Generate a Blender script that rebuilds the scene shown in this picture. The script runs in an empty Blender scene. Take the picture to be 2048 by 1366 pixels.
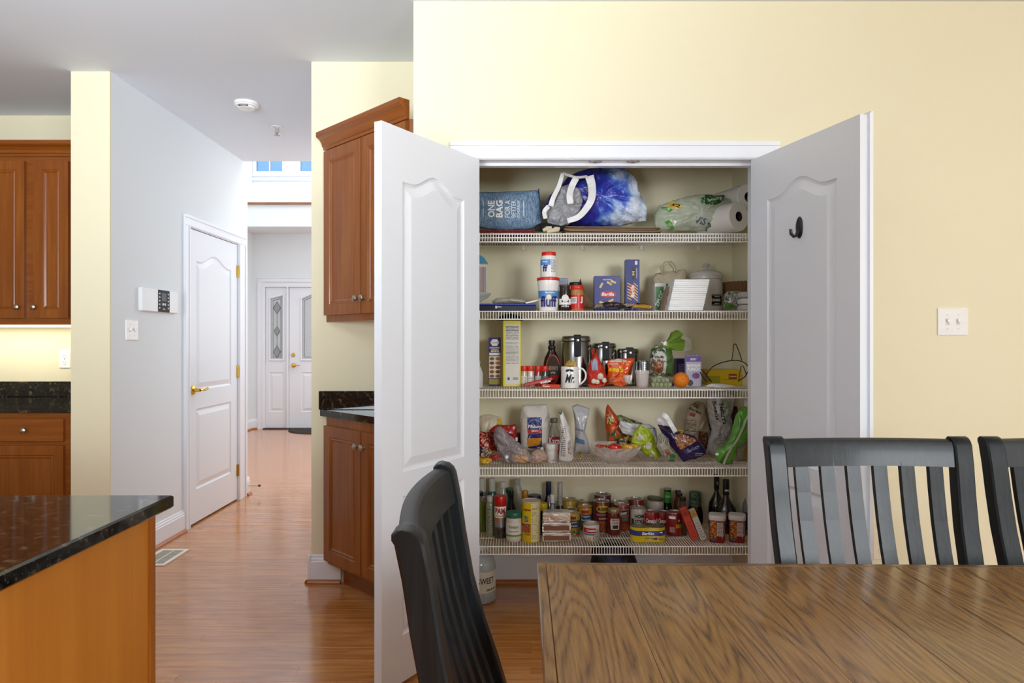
import bpy, bmesh, math, random
from mathutils import Vector, Matrix, noise
from mathutils.geometry import tessellate_polygon
from mathutils.bvhtree import BVHTree
random.seed(7)
PI = math.pi
SC = bpy.context.scene
COL = SC.collection
# ---------------------------------------------------------------- camera, world, lights, exposure
CAMZ, FOC = 1.27, 1365.33
cam = bpy.data.cameras.new('camera'); cam.lens = 24.0; cam.sensor_width = 36.0; cam.clip_start = .02
camo = bpy.data.objects.new('camera', cam); COL.objects.link(camo)
camo.location = (0, 0, CAMZ); camo.rotation_euler = (PI/2, 0, 0)
SC.camera = camo
SC.view_settings.view_transform = 'Standard'; SC.view_settings.look = 'None'
SC.view_settings.exposure = 0.14; SC.view_settings.gamma = 1.0; SC.view_settings.use_curve_mapping = False
w = bpy.data.worlds.new('sky'); SC.world = w; w.use_nodes = True
w.node_tree.nodes['Background'].inputs[0].default_value = (.22, .50, .95, 1)
w.node_tree.nodes['Background'].inputs[1].default_value = 1.0
SC.cycles.max_bounces = 8; SC.cycles.diffuse_bounces = 5; SC.cycles.glossy_bounces = 4
SC.cycles.transmission_bounces = 8; SC.cycles.transparent_max_bounces = 12
SC.cycles.sample_clamp_indirect = 6; SC.cycles.caustics_reflective = False; SC.cycles.caustics_refractive = False
SC.cycles.use_denoising = True

def area(name, loc, tgt, sx, sy, power, col=(1, 1, 1), spread=PI):
    l = bpy.data.lights.new(name, 'AREA'); l.shape = 'RECTANGLE'; l.size = sx; l.size_y = sy
    l.energy = power; l.color = col; l.spread = spread
    o = bpy.data.objects.new(name, l); COL.objects.link(o); o.location = loc
    d = Vector(tgt) - Vector(loc); o.rotation_euler = d.to_track_quat('-Z', 'Y').to_euler()
    return o
# daylight through the dining room and kitchen windows behind and beside the camera
DAY = (.885, .95, 1)
area('dining_window_light', (2.5, -2.5, 1.95), (.8, 3.0, 1.3), 1.5, 1.3, 130, DAY)
area('side_window_light', (4.4, .0, 1.7), (-1, 1.8, 1.6), 1.8, 1.6, 26, DAY)
area('kitchen_window_light', (-3.0, -2.9, 1.8), (-2.6, 4, 1.6), 2.6, 1.6, 34, (.88, .95, 1))
area('ceiling_fill', (-1.5, -.6, 1.5), (-1.7, 1.2, 2.745), 1.6, 1.0, 70, (.86, .93, 1), 1.7)  # added uplight behind the camera to brighten the ceiling, not a window
area('foyer_fill', (-1.6, 8.0, 5.3), (-1.9, 7.6, 0), 3.4, 3.0, 125, (.97, .985, 1))  # fill added under the foyer ceiling, brightens foyer and hall floor
area('foyer_side_fill', (.3, 8.2, 2.2), (-3.5, 8.6, 1.6), 2.0, 2.4, 34, (.97, .985, 1))  # second added fill, from the unseen right side of the foyer
area('hall_side_fill', (-1.1, 6.2, 1.9), (-2.4, 5.0, 1.5), .8, 1.6, 9, (.97, .985, 1))  # fill added past the hall end to lift its left wall, no fixture
area('undercabinet_light', (-3.1, 4.28, 1.355), (-3.1, 4.34, .9), 1.1, .06, 2.4, (1, .93, .74))

# ---------------------------------------------------------------- materials
def lin(c):
    if isinstance(c, str):
        c = [int(c[i:i+2], 16)/255 for i in (0, 2, 4)]
    return tuple((x/12.92 if x <= .04045 else ((x+.055)/1.055)**2.4) for x in c[:3]) + (1,)
MATS = {}
def mat(col, rough=.5, metal=0.0, trans=0.0, alpha=1.0, coat=0.0, spec=.5, bump=0.0, bscale=40, ior=1.45, emit=0, var=0.0, vscale=8):
    key = (col, rough, metal, trans, alpha, coat, spec, bump, bscale, ior, emit, var, vscale)
    if key in MATS: return MATS[key]
    m = bpy.data.materials.new('paint_' + str(len(MATS))); m.use_nodes = True
    nt = m.node_tree; b = nt.nodes['Principled BSDF']
    b.inputs['Base Color'].default_value = lin(col); b.inputs['Roughness'].default_value = rough
    b.inputs['Metallic'].default_value = metal; b.inputs['Transmission Weight'].default_value = trans
    b.inputs['Alpha'].default_value = alpha; b.inputs['Coat Weight'].default_value = coat
    b.inputs['Coat Roughness'].default_value = .08
    b.inputs['Specular IOR Level'].default_value = spec; b.inputs['IOR'].default_value = ior
    if emit:
        b.inputs['Emission Color'].default_value = lin(col); b.inputs['Emission Strength'].default_value = emit
    tc = None
    if bump or var:
        tc = nt.nodes.new('ShaderNodeTexCoord')
    if var:
        n = nt.nodes.new('ShaderNodeTexNoise'); n.inputs['Scale'].default_value = vscale; n.inputs['Detail'].default_value = 4
        mp = nt.nodes.new('ShaderNodeMapRange'); mp.inputs[1].default_value = .3; mp.inputs[2].default_value = .7
        mp.inputs[3].default_value = 1-var; mp.inputs[4].default_value = 1+var
        hs = nt.nodes.new('ShaderNodeHueSaturation'); hs.inputs['Color'].default_value = lin(col)
        nt.links.new(tc.outputs['Object'], n.inputs['Vector']); nt.links.new(n.outputs['Fac'], mp.inputs[0])
        nt.links.new(mp.outputs[0], hs.inputs['Value']); nt.links.new(hs.outputs[0], b.inputs['Base Color'])
    if bump:
        n = nt.nodes.new('ShaderNodeTexNoise'); n.inputs['Scale'].default_value = bscale; n.inputs['Detail'].default_value = 3
        bp = nt.nodes.new('ShaderNodeBump'); bp.inputs['Strength'].default_value = bump; bp.inputs['Distance'].default_value = .01
        nt.links.new(tc.outputs['Object'], n.inputs['Vector']); nt.links.new(n.outputs['Fac'], bp.inputs['Height'])
        nt.links.new(bp.outputs[0], b.inputs['Normal'])
    MATS[key] = m
    return m

def print_mat(cols, scale=30, rough=.4, kind='noise', stretch=(1, 1, 1), coat=.0, bump=0.0, pos=None, detail=2):
    """busy printed packaging: several flat inks mixed by a noise or cells"""
    key = ('p', tuple(cols), scale, rough, kind, stretch, coat, bump, detail)
    if key in MATS: return MATS[key]
    m = bpy.data.materials.new('print_' + str(len(MATS))); m.use_nodes = True
    nt = m.node_tree; b = nt.nodes['Principled BSDF']; b.inputs['Roughness'].default_value = rough
    b.inputs['Coat Weight'].default_value = coat
    tc = nt.nodes.new('ShaderNodeTexCoord'); mp = nt.nodes.new('ShaderNodeMapping'); mp.inputs['Scale'].default_value = stretch
    nt.links.new(tc.outputs['Object'], mp.inputs[0])
    if kind == 'cells':
        n = nt.nodes.new('ShaderNodeTexVoronoi'); n.inputs['Scale'].default_value = scale
        sp = nt.nodes.new('ShaderNodeSeparateColor'); nt.links.new(n.outputs['Color'], sp.inputs[0]); out = sp.outputs[0]
        lo, hi = 0., 1.
    else:
        n = nt.nodes.new('ShaderNodeTexNoise'); n.inputs['Scale'].default_value = scale; n.inputs['Detail'].default_value = detail
        out = n.outputs['Fac']; lo, hi = .33, .67
    nt.links.new(mp.outputs[0], n.inputs['Vector'])
    cr = nt.nodes.new('ShaderNodeValToRGB'); cr.color_ramp.interpolation = 'CONSTANT' if kind != 'soft' else 'LINEAR'
    k = len(cols)
    for i, c in enumerate(cols):
        p = lo + (hi-lo)*i/k if i else 0
        if i < 2: e = cr.color_ramp.elements[i]; e.position = p
        else: e = cr.color_ramp.elements.new(p)
        e.color = lin(c)
    nt.links.new(out, cr.inputs[0]); nt.links.new(cr.outputs[0], b.inputs['Base Color'])
    if bump:
        n2 = nt.nodes.new('ShaderNodeTexNoise'); n2.inputs['Scale'].default_value = 60
        bp = nt.nodes.new('ShaderNodeBump'); bp.inputs['Strength'].default_value = bump; bp.inputs['Distance'].default_value = .01
        nt.links.new(tc.outputs['Object'], n2.inputs[0]); nt.links.new(n2.outputs['Fac'], bp.inputs['Height']); nt.links.new(bp.outputs[0], b.inputs['Normal'])
    MATS[key] = m
    return m

def wood(name, stops, axis='x', rough=.35, grain=1.0, band=0.0, vary=0.12, coat=0.0, bump=.1, island=False, gscale=70, bscale=7, bdist=5, bst=.13, shape=1.0):
    """stops: dark, mid, light; fine fibres run along axis; band adds cathedral figure"""
    m = bpy.data.materials.new(name); m.use_nodes = True
    nt = m.node_tree; N = nt.nodes.new; L = nt.links.new
    b = nt.nodes['Principled BSDF']; b.inputs['Roughness'].default_value = rough; b.inputs['Coat Weight'].default_value = coat; b.inputs['Coat Roughness'].default_value = .12
    tc = N('ShaderNodeTexCoord'); oi = N('ShaderNodeObjectInfo'); rnd = oi.outputs['Random']
    if island:
        ge = N('ShaderNodeNewGeometry'); ad = N('ShaderNodeMath'); ad.operation = 'ADD'
        L(oi.outputs['Random'], ad.inputs[0]); L(ge.outputs['Random Per Island'], ad.inputs[1])
        fr = N('ShaderNodeMath'); fr.operation = 'FRACT'; L(ad.outputs[0], fr.inputs[0]); rnd = fr.outputs[0]
    mul = N('ShaderNodeMath'); mul.operation = 'MULTIPLY'; mul.inputs[1].default_value = 37.0; L(rnd, mul.inputs[0])
    cx = N('ShaderNodeCombineXYZ'); [L(mul.outputs[0], cx.inputs[i]) for i in range(3)]
    va = N('ShaderNodeVectorMath'); L(tc.outputs['Object'], va.inputs[0]); L(cx.outputs[0], va.inputs[1])
    i = 'xyz'.index(axis)
    s1 = [1, 1, 1]; s1[i] = .045
    m1 = N('ShaderNodeMapping'); m1.inputs['Scale'].default_value = s1; L(va.outputs[0], m1.inputs[0])
    n1 = N('ShaderNodeTexNoise'); n1.inputs['Scale'].default_value = gscale; n1.inputs['Detail'].default_value = 5; n1.inputs['Roughness'].default_value = .65; L(m1.outputs[0], n1.inputs['Vector'])
    s2 = [1, 1, 1]; s2[i] = bst
    m2 = N('ShaderNodeMapping'); m2.inputs['Scale'].default_value = s2; L(va.outputs[0], m2.inputs[0])
    n2 = N('ShaderNodeTexNoise'); n2.inputs['Scale'].default_value = bscale; n2.inputs['Detail'].default_value = 2; L(m2.outputs[0], n2.inputs['Vector'])
    # contour lines of the low noise give the cathedral figure
    k = N('ShaderNodeMath'); k.operation = 'MULTIPLY'; k.inputs[1].default_value = 9*bdist; L(n2.outputs['Fac'], k.inputs[0])
    sn = N('ShaderNodeMath'); sn.operation = 'SINE'; L(k.outputs[0], sn.inputs[0])
    if shape != 1.0:   # thin dark growth lines between broad light bands
        s0 = N('ShaderNodeMath'); s0.operation = 'MULTIPLY_ADD'; s0.inputs[1].default_value = .5; s0.inputs[2].default_value = .5; L(sn.outputs[0], s0.inputs[0])
        s3 = N('ShaderNodeMath'); s3.operation = 'POWER'; s3.inputs[1].default_value = shape; L(s0.outputs[0], s3.inputs[0])
        sn = N('ShaderNodeMath'); sn.operation = 'MULTIPLY_ADD'; sn.inputs[1].default_value = -2; sn.inputs[2].default_value = 1; L(s3.outputs[0], sn.inputs[0])
    sb = N('ShaderNodeMath'); sb.operation = 'MULTIPLY'; sb.inputs[1].default_value = .11*band; L(sn.outputs[0], sb.inputs[0])
    g = N('ShaderNodeMath'); g.operation = 'MULTIPLY_ADD'; g.inputs[1].default_value = grain; g.inputs[2].default_value = .5-.5*grain; L(n1.outputs['Fac'], g.inputs[0])
    a2 = N('ShaderNodeMath'); a2.operation = 'ADD'; L(g.outputs[0], a2.inputs[0]); L(sb.outputs[0], a2.inputs[1])
    cr = N('ShaderNodeValToRGB'); e = cr.color_ramp.elements
    e[0].position = .28; e[0].color = lin(stops[0]); e[1].position = .72; e[1].color = lin(stops[2]); q = e.new(.5); q.color = lin(stops[1])
    L(a2.outputs[0], cr.inputs[0])
    hs = N('ShaderNodeHueSaturation'); L(cr.outputs[0], hs.inputs['Color'])
    mr = N('ShaderNodeMapRange'); mr.inputs[3].default_value = 1-vary; mr.inputs[4].default_value = 1+vary; L(rnd, mr.inputs[0]); L(mr.outputs[0], hs.inputs['Value'])
    L(hs.outputs[0], b.inputs['Base Color'])
    if bump:
        bp = N('ShaderNodeBump'); bp.inputs['Strength'].default_value = bump; bp.inputs['Distance'].default_value = .002
        L(n1.outputs['Fac'], bp.inputs['Height']); L(bp.outputs[0], b.inputs['Normal'])
    return m

def granite():
    m = bpy.data.materials.new('granite'); m.use_nodes = True
    nt = m.node_tree; N = nt.nodes.new; L = nt.links.new; b = nt.nodes['Principled BSDF']
    b.inputs['Roughness'].default_value = .07; b.inputs['Specular IOR Level'].default_value = .65
    tc = N('ShaderNodeTexCoord'); v = N('ShaderNodeTexVoronoi'); v.inputs['Scale'].default_value = 330; L(tc.outputs['Object'], v.inputs['Vector'])
    n = N('ShaderNodeTexNoise'); n.inputs['Scale'].default_value = 45; n.inputs['Detail'].default_value = 5; L(tc.outputs['Object'], n.inputs['Vector'])
    cr = N('ShaderNodeValToRGB'); e = cr.color_ramp.elements
    e[0].position = .5; e[0].color = lin('0b0c0c'); e[1].position = .72; e[1].color = lin('6b5638'); q = e.new(.6); q.color = lin('24241f')
    L(n.outputs['Fac'], cr.inputs[0])
    sp = N('ShaderNodeSeparateColor'); L(v.outputs['Color'], sp.inputs[0])
    c2 = N('ShaderNodeValToRGB'); e = c2.color_ramp.elements; e[0].position = .9; e[0].color = (0, 0, 0, 1); e[1].position = 1; e[1].color = lin('3f4a44'); L(sp.outputs[0], c2.inputs[0])
    mx = N('ShaderNodeMix'); mx.data_type = 'RGBA'; mx.blend_type = 'ADD'; mx.inputs[0].default_value = .6
    L(cr.outputs[0], mx.inputs[6]); L(c2.outputs[0], mx.inputs[7]); L(mx.outputs[2], b.inputs['Base Color'])
    return m

YELLOW = mat('e7dfc0', .62, bump=.03, bscale=260)
WHITEWALL = mat('e4e9ec', .6, bump=.03, bscale=260)
CEIL = mat('dde4ec', .7, bump=.03, bscale=260)
TRIM = mat('e8ebf1', .3)
DOORW = mat('e4e8ee', .33)
CHERRY = wood('cherry', ('6b330b', '884811', 'a26222'), 'z', rough=.3, grain=.55, band=.25, vary=.05, coat=.25, bump=.02, gscale=45, bscale=5, bdist=1.5)
CHERRYX = wood('cherry_rail', ('6b330b', '884811', 'a26222'), 'x', rough=.3, grain=.55, band=.2, vary=.05, coat=.25, bump=.02, gscale=45, bscale=5, bdist=1.5)
PANEL = wood('island_cherry', ('b26a24', 'c27b2a', 'd08c36'), 'z', rough=.38, grain=.5, band=.12, vary=.05, coat=.1, bump=.02, gscale=30, bscale=4, bdist=1.2)
FLOORW = wood('oak_floor', ('965620', 'b97638', 'd0904e'), 'x', rough=.2, grain=.6, band=.5, vary=.08, coat=.6, bump=.05, island=True, gscale=80, bscale=14, bdist=2.4)
SHOE = wood('oak_shoe', ('8a4a1c', 'a8622a', 'bd7c40'), 'x', rough=.3, grain=.6, vary=.05, bump=.03)
TABLEW = wood('table_oak', ('4a3116', '80592b', '967038'), 'y', rough=.27, grain=.75, band=.8, vary=.08, coat=.35, bump=.2, gscale=260, bscale=6.5, bdist=20, bst=.10, shape=1.7)
TABLEX = wood('table_border', ('3a2815', '6e5130', '8c6a42'), 'x', rough=.27, grain=.95, band=.3, vary=.06, coat=.12, bump=.25, gscale=95)
CHAIRB = wood('black_stain', ('0c0f11', '14191c', '20262a'), 'z', rough=.38, grain=.8, vary=.06, coat=.1, bump=.15, gscale=110)
CHAIRB.node_tree.nodes['Principled BSDF'].inputs['Specular IOR Level'].default_value = .28
GRANITE = granite()
BRASS = mat('d8b04a', .2, 1.0)
CHROME = mat('cfcfcc', .18, 1.0)
NICKEL = mat('b9b4aa', .3, 1.0)
WIREW = mat('f7f5ef', .35)
GLASS = mat('ffffff', .02, trans=1.0)
BLACK = mat('131313', .35)
DARK = mat('1d1b1a', .6)

# ---------------------------------------------------------------- mesh helpers
class MB:
    def __init__(s): s.v = []; s.f = []
    def add(s, vs, fs):
        n = len(s.v); s.v += [tuple(v) for v in vs]; s.f += [tuple(i+n for i in f) for f in fs]; return s
    def box(s, x0, x1, y0, y1, z0, z1, M=None, c=0.0):
        if c:
            o = []
            for (z, k) in ((z0, c), (z0+c, 0), (z1-c, 0), (z1, c)):
                o.append([(x0+k, y0+k, z), (x1-k, y0+k, z), (x1-k, y1-k, z), (x0+k, y1-k, z)])
            vs = sum(o, []); fs = [(3, 2, 1, 0), (12, 13, 14, 15)]
            for r in range(3):
                for i in range(4): fs.append((4*r+i, 4*r+(i+1) % 4, 4*r+4+(i+1) % 4, 4*r+4+i))
        else:
            vs = [(x, y, z) for z in (z0, z1) for x, y in ((x0, y0), (x1, y0), (x1, y1), (x0, y1))]
            fs = [(3, 2, 1, 0), (4, 5, 6, 7), (0, 1, 5, 4), (1, 2, 6, 5), (2, 3, 7, 6), (3, 0, 4, 7)]
        if M: vs = [M @ Vector(v) for v in vs]
        return s.add(vs, fs)
    def tube(s, pts, r, n=8, closed=False, ry=None):
        pts = [Vector(p) for p in pts]; k = len(pts); vs = []; up = None
        for i, p in enumerate(pts):
            a = pts[(i-1) % k] if (closed or i) else p; b = pts[(i+1) % k] if (closed or i < k-1) else p
            d = (b-a).normalized() if (b-a).length else Vector((0, 0, 1))
            if up is None:
                up = Vector((0, 0, 1)) if abs(d.z) < .9 else Vector((0, 1, 0))
            u = (up - d*up.dot(d)).normalized(); w_ = d.cross(u); up = u
            rr = r[i] if isinstance(r, (list, tuple)) else r
            for j in range(n):
                t = 2*PI*j/n; vs.append(p + u*math.cos(t)*rr + w_*math.sin(t)*(rr if ry is None else ry))
        fs = []
        for i in range(k if closed else k-1):
            for j in range(n):
                a, b = i*n+j, i*n+(j+1) % n; c, d = ((i+1) % k)*n+(j+1) % n, ((i+1) % k)*n+j
                fs.append((a, d, c, b))
        if not closed: fs += [tuple(range(n)), tuple(reversed(range((k-1)*n, k*n)))]
        return s.add(vs, fs)
    def lathe(s, prof, n=24, c=(0, 0, 0), sx=1, sy=1, M=None, cap=True):
        """prof: (r, z) from the bottom up"""
        vs = []; idx = []
        for r, z in prof:
            if r < 1e-6: idx.append([len(vs)]*n); vs.append((c[0], c[1], c[2]+z))
            else:
                idx.append(list(range(len(vs), len(vs)+n)))
                vs += [(c[0]+r*sx*math.cos(2*PI*j/n), c[1]+r*sy*math.sin(2*PI*j/n), c[2]+z) for j in range(n)]
        fs = []
        for a, b in zip(idx, idx[1:]):
            for j in range(n):
                q = []
                for t in (a[j], a[(j+1) % n], b[(j+1) % n], b[j]):
                    if t not in q: q.append(t)
                if len(q) > 2: fs.append(tuple(q))
        if cap and prof[0][0] > 1e-6: fs.append(tuple(reversed(idx[0])))
        if cap and prof[-1][0] > 1e-6: fs.append(tuple(idx[-1]))
        if M: vs = [M @ Vector(v) for v in vs]
        return s.add(vs, fs)
    def prism(s, poly, a0, a1, axis='z', M=None):
        """poly in the two other axes, in order (xy, xz, yz)"""
        def P(p, a):
            return {'z': (p[0], p[1], a), 'y': (p[0], a, p[1]), 'x': (a, p[0], p[1])}[axis]
        n = len(poly); vs = [P(p, a0) for p in poly] + [P(p, a1) for p in poly]
        fs = [tuple(range(n)), tuple(reversed(range(n, 2*n)))] + [(i, i+n, (i+1) % n+n, (i+1) % n) for i in range(n)]
        if M: vs = [M @ Vector(v) for v in vs]
        return s.add(vs, fs)
    def build(s, name, m, parent=None, smooth=False, kind=None, label=None, M=None, fix=True):
        me = bpy.data.meshes.new(name)
        vs = [M @ Vector(v) for v in s.v] if M else s.v
        me.from_pydata([tuple(v) for v in vs], [], s.f)
        if fix:
            bm = bmesh.new(); bm.from_mesh(me); bmesh.ops.recalc_face_normals(bm, faces=bm.faces); bm.to_mesh(me); bm.free()
        me.materials.append(m)
        if smooth:
            me.polygons.foreach_set('use_smooth', [True]*len(me.polygons))
            try: me.set_sharp_from_angle(angle=math.radians(38))
            except Exception: pass
        me.update()
        o = bpy.data.objects.new(name, me); COL.objects.link(o)
        if parent: o.parent = parent
        if kind: o['kind'] = kind
        if label: o['label'] = label
        return o
def box(name, m, x0, x1, y0, y1, z0, z1, parent=None, c=0, **k):
    return MB().box(x0, x1, y0, y1, z0, z1, c=c).build(name, m, parent, **k)
def thing(name, label, cat, loc=(0, 0, 0), rz=0, group=None):
    o = bpy.data.objects.new(name, None); o.empty_display_size = .05; COL.objects.link(o); o.location = loc; o.rotation_euler = (0, 0, rz)
    o['label'] = label; o['category'] = cat
    if group: o['group'] = group
    return o
def tag(o, label, cat, group=None):
    o['label'] = label; o['category'] = cat
    if group: o['group'] = group
    return o
def struct(name, loc=(0, 0, 0), rz=0):
    o = bpy.data.objects.new(name, None); o.empty_display_size = .05; COL.objects.link(o); o.location = loc; o.rotation_euler = (0, 0, rz); o['kind'] = 'structure'
    return o
def dup(root, loc, label=None, rz=None):
    r = root.copy(); COL.objects.link(r); r.location = loc
    if rz is not None: r.rotation_euler = (0, 0, rz)
    if label: r['label'] = label
    for ch in list(root.children):
        c = ch.copy(); COL.objects.link(c); c.parent = r
        for g in ch.children:
            d = g.copy(); COL.objects.link(d); d.parent = c
    return r
def X(px, Y): return (px-1024)/FOC*Y
def Z(py, Y): return CAMZ+(683-py)/FOC*Y

def inset(poly, d):
    n = len(poly); out = []
    ar = sum(poly[i][0]*poly[(i+1) % n][1]-poly[(i+1) % n][0]*poly[i][1] for i in range(n))
    sg = 1 if ar > 0 else -1
    for i in range(n):
        p0, p, p1 = Vector(poly[i-1][:2]), Vector(poly[i][:2]), Vector(poly[(i+1) % n][:2])
        a = (p-p0).normalized(); b = (p1-p).normalized()
        na = Vector((-a.y, a.x))*sg; nb = Vector((-b.y, b.x))*sg
        m_ = na+nb; m_ = m_/max(.35, m_.length_squared)*2
        out.append(tuple(p+m_*d))
    return out
def leaf(mb, w, h, t, panels, rings, both=True, M=None, z0=0):
    """a door leaf in x 0..w, y 0..t, its front at y=0 facing -y, with moulded panels"""
    vs, fs = [], []
    for side in ((0, 1) if both else (0,)):
        yy = (lambda d: d) if side == 0 else (lambda d: t-d)
        outer = [(0, z0), (w, z0), (w, z0+h), (0, z0+h)]
        loops = [outer]+panels
        flat = [p for l in loops for p in l]; base = len(vs)
        vs += [(p[0], yy(0), p[1]) for p in flat]
        for tri in tessellate_polygon([[Vector((p[0], p[1], 0)) for p in l] for l in loops]): fs.append(tuple(base+i for i in tri))
        for pl in panels:
            prev = None
            for d, dep in rings:
                cur = inset(pl, d) if d else pl; b = len(vs); vs += [(p[0], yy(dep), p[1]) for p in cur]; n = len(cur)
                if prev is not None: fs += [(prev+i, prev+(i+1) % n, b+(i+1) % n, b+i) for i in range(n)]
                prev = b; last = cur
            for tri in tessellate_polygon([[Vector((p[0], p[1], 0)) for p in last]]): fs.append(tuple(prev+i for i in tri))
    if not both:
        b = len(vs); vs += [(0, t, z0), (w, t, z0), (w, t, z0+h), (0, t, z0+h)]; fs.append((b, b+1, b+2, b+3))
    # edges
    b = len(vs)
    vs += [(x, y, z) for y in (0, t) for x, z in ((0, z0), (w, z0), (w, z0+h), (0, z0+h))]
    fs += [(b, b+1, b+5, b+4), (b+1, b+2, b+6, b+5), (b+2, b+3, b+7, b+6), (b+3, b, b+4, b+7)]
    if M: vs = [M @ Vector(v) for v in vs]
    return mb.add(vs, fs)
def arch(x0, x1, z0, z1, rise, n=16):
    pts = [(x0, z0), (x1, z0), (x1, z1)]
    f = .052; n = 14
    for i in range(0, n+1):
        t = i/n; x = (x1-f)+(x0-x1+2*f)*t; pts.append((x, z1+rise*(.5-.5*math.cos(2*PI*t))))
    pts.append((x0, z1))
    return pts
def rect(x0, x1, z0, z1): return [(x0, z0), (x1, z0), (x1, z1), (x0, z1)]
MOULD = [(0, 0), (.004, .005), (.012, .008), (.016, .008), (.045, .001), (.05, .0)]

# ---------------------------------------------------------------- the room
CH = 2.745
# floor: slab with separate boards
floor = struct('floor')
box('slab', DARK, -6.2, 4.6, -3.1, 10.2, -.12, -.0125, floor, kind='structure')
PW = .0572
def plank(mb, x0, x1, y0):
    c = .0005; a = [(x0, y0), (x1, y0), (x1, y0+PW), (x0, y0+PW)]; g = .0001
    q = [(x0+g, y0+g), (x1-g, y0+g), (x1-g, y0+PW-g), (x0+g, y0+PW-g)]; q2 = [(x0+g+c, y0+g+c), (x1-g-c, y0+g+c), (x1-g-c, y0+PW-g-c), (x0+g+c, y0+PW-g-c)]
    vs = [(x, y, -.0125) for x, y in q]+[(x, y, -c) for x, y in q]+[(x, y, 0) for x, y in q2]
    fs = [(8, 9, 10, 11)]+[(i, (i+1) % 4, 4+(i+1) % 4, 4+i) for i in range(4)]+[(4+i, 4+(i+1) % 4, 8+(i+1) % 4, 8+i) for i in range(4)]
    mb.add(vs, fs)
rest = MB(); ri = 0; rp = random.Random(3)
y = -3.0
while y < 9.95:
    near = 2.25 < y < 4.3
    x0 = -6.1+rp.uniform(-1, 0)
    while x0 < 4.5:
        L = rp.choice((.55, .75, .9, 1.1, 1.3)); x1 = x0+L
        if near and x1 > -1.95 and x0 < (-.6 if y > 3.1 else 1.0) and x0 > -3.0:
            b = MB(); plank(b, x0, x1, y); b.build('floorboard', FLOORW, floor, fix=False)
        elif not (x1 < -6.1):
            plank(rest, x0, x1, y)
        x0 = x1
    y += PW
rest.build('floorboards', FLOORW, floor, kind='stuff', fix=False)

def S(name, m, *boxes, **k):
    mb = MB()
    for b in boxes: mb.box(*b)
    o = mb.build(name, m, k.get('parent')); o['kind'] = 'structure'; return o
S('ceiling', CEIL, (-6.2, 4.6, -3.1, 5.59, CH, CH+.25))
S('ceiling_foyer', CEIL, (-4.0, .8, 5.59, 10.2, 5.6, 5.75))
PY = 2.96; BY = 3.6
S('wall_pantry', YELLOW, (-.427, -.190, PY, 3.075, 0, CH), (1.085, 4.6, PY, 3.075, 0, CH), (-.190, 1.085, PY, 3.075, 2.078, CH))
S('wall_pantry_side', YELLOW, (-.427, -.30, 3.075, BY, 0, CH))
S('wall_pantry_inside', YELLOW, (1.16, 1.28, 3.075, BY, 0, CH))
S('wall_back', YELLOW, (-1.058, 1.4, BY, BY+.12, 0, CH))
S('wall_hall_right', WHITEWALL, (-1.056, -.94, BY+.12, 5.59, 0, CH))
HX = -2.196
S('wall_hall_left', WHITEWALL, (-2.40, HX, 3.74, 4.615, 0, CH), (-2.40, HX, 5.485, 5.667, 0, CH), (-2.40, HX, 4.615, 5.485, 2.07, CH))
S('wall_hall_end', YELLOW, (-2.409, HX, 3.728, 3.74, 0, CH), (-2.409, -2.40, 3.74, 4.455, 0, CH))
S('wall_kitchen', YELLOW, (-6.2, -2.40, 4.455, 4.6, 0, CH))
S('wall_left', YELLOW, (-6.2, -6.08, -3.1, 4.6, 0, CH))
S('wall_right', YELLOW, (4.5, 4.62, -3.1, 2.96, 0, CH))
S('wall_rear', YELLOW, (-6.2, 4.6, -3.12, -3.0, 0, CH))
S('wall_foyer_left', WHITEWALL, (-3.88, -3.765, 5.667, 10.0, 0, 5.6), (-3.88, -2.40, 5.57, 5.667, 0, 5.6))
S('wall_foyer_right', WHITEWALL, (.5, .62, 5.5, 10.0, 0, 5.6), (-.94, .62, 5.5, 5.59, 0, CH))
S('wall_foyer_upper', WHITEWALL, (-3.88, .62, 5.45, 5.59, CH+.25, 5.6))
# foyer front wall, openings for the door unit and three windows above
FY = 9.9
dx0, dx1 = X(527, FY), X(577, FY)+.955
WINX = [(X(508, FY), X(569, FY)), (X(596, FY), X(657, FY)), (X(684, FY), X(745, FY))]
wz0, wz1 = 3.70, 5.05
bx = [(-3.88, dx0, FY, FY+.15, 0, 2.16), (dx1, .62, FY, FY+.15, 0, 2.16), (-3.88, .62, FY, FY+.15, 2.16, wz0), (-3.88, .62, FY, FY+.15, wz1, 5.6)]
px_ = -3.88
for a, b in WINX: bx.append((px_, a, FY, FY+.15, wz0, wz1)); px_ = b
bx.append((px_, .62, FY, FY+.15, wz0, wz1))
S('wall_foyer_front', WHITEWALL, *bx)
S('wall_ledge', WHITEWALL, (-3.765, .5, 9.28, FY, 2.834, 3.13))
S('trim_1', wood('ledge_oak', ('6e3f22', '8a5530', 'a06a40'), 'x'), (-3.765, .5, 9.25, 9.32, 3.13, 3.158))
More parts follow.
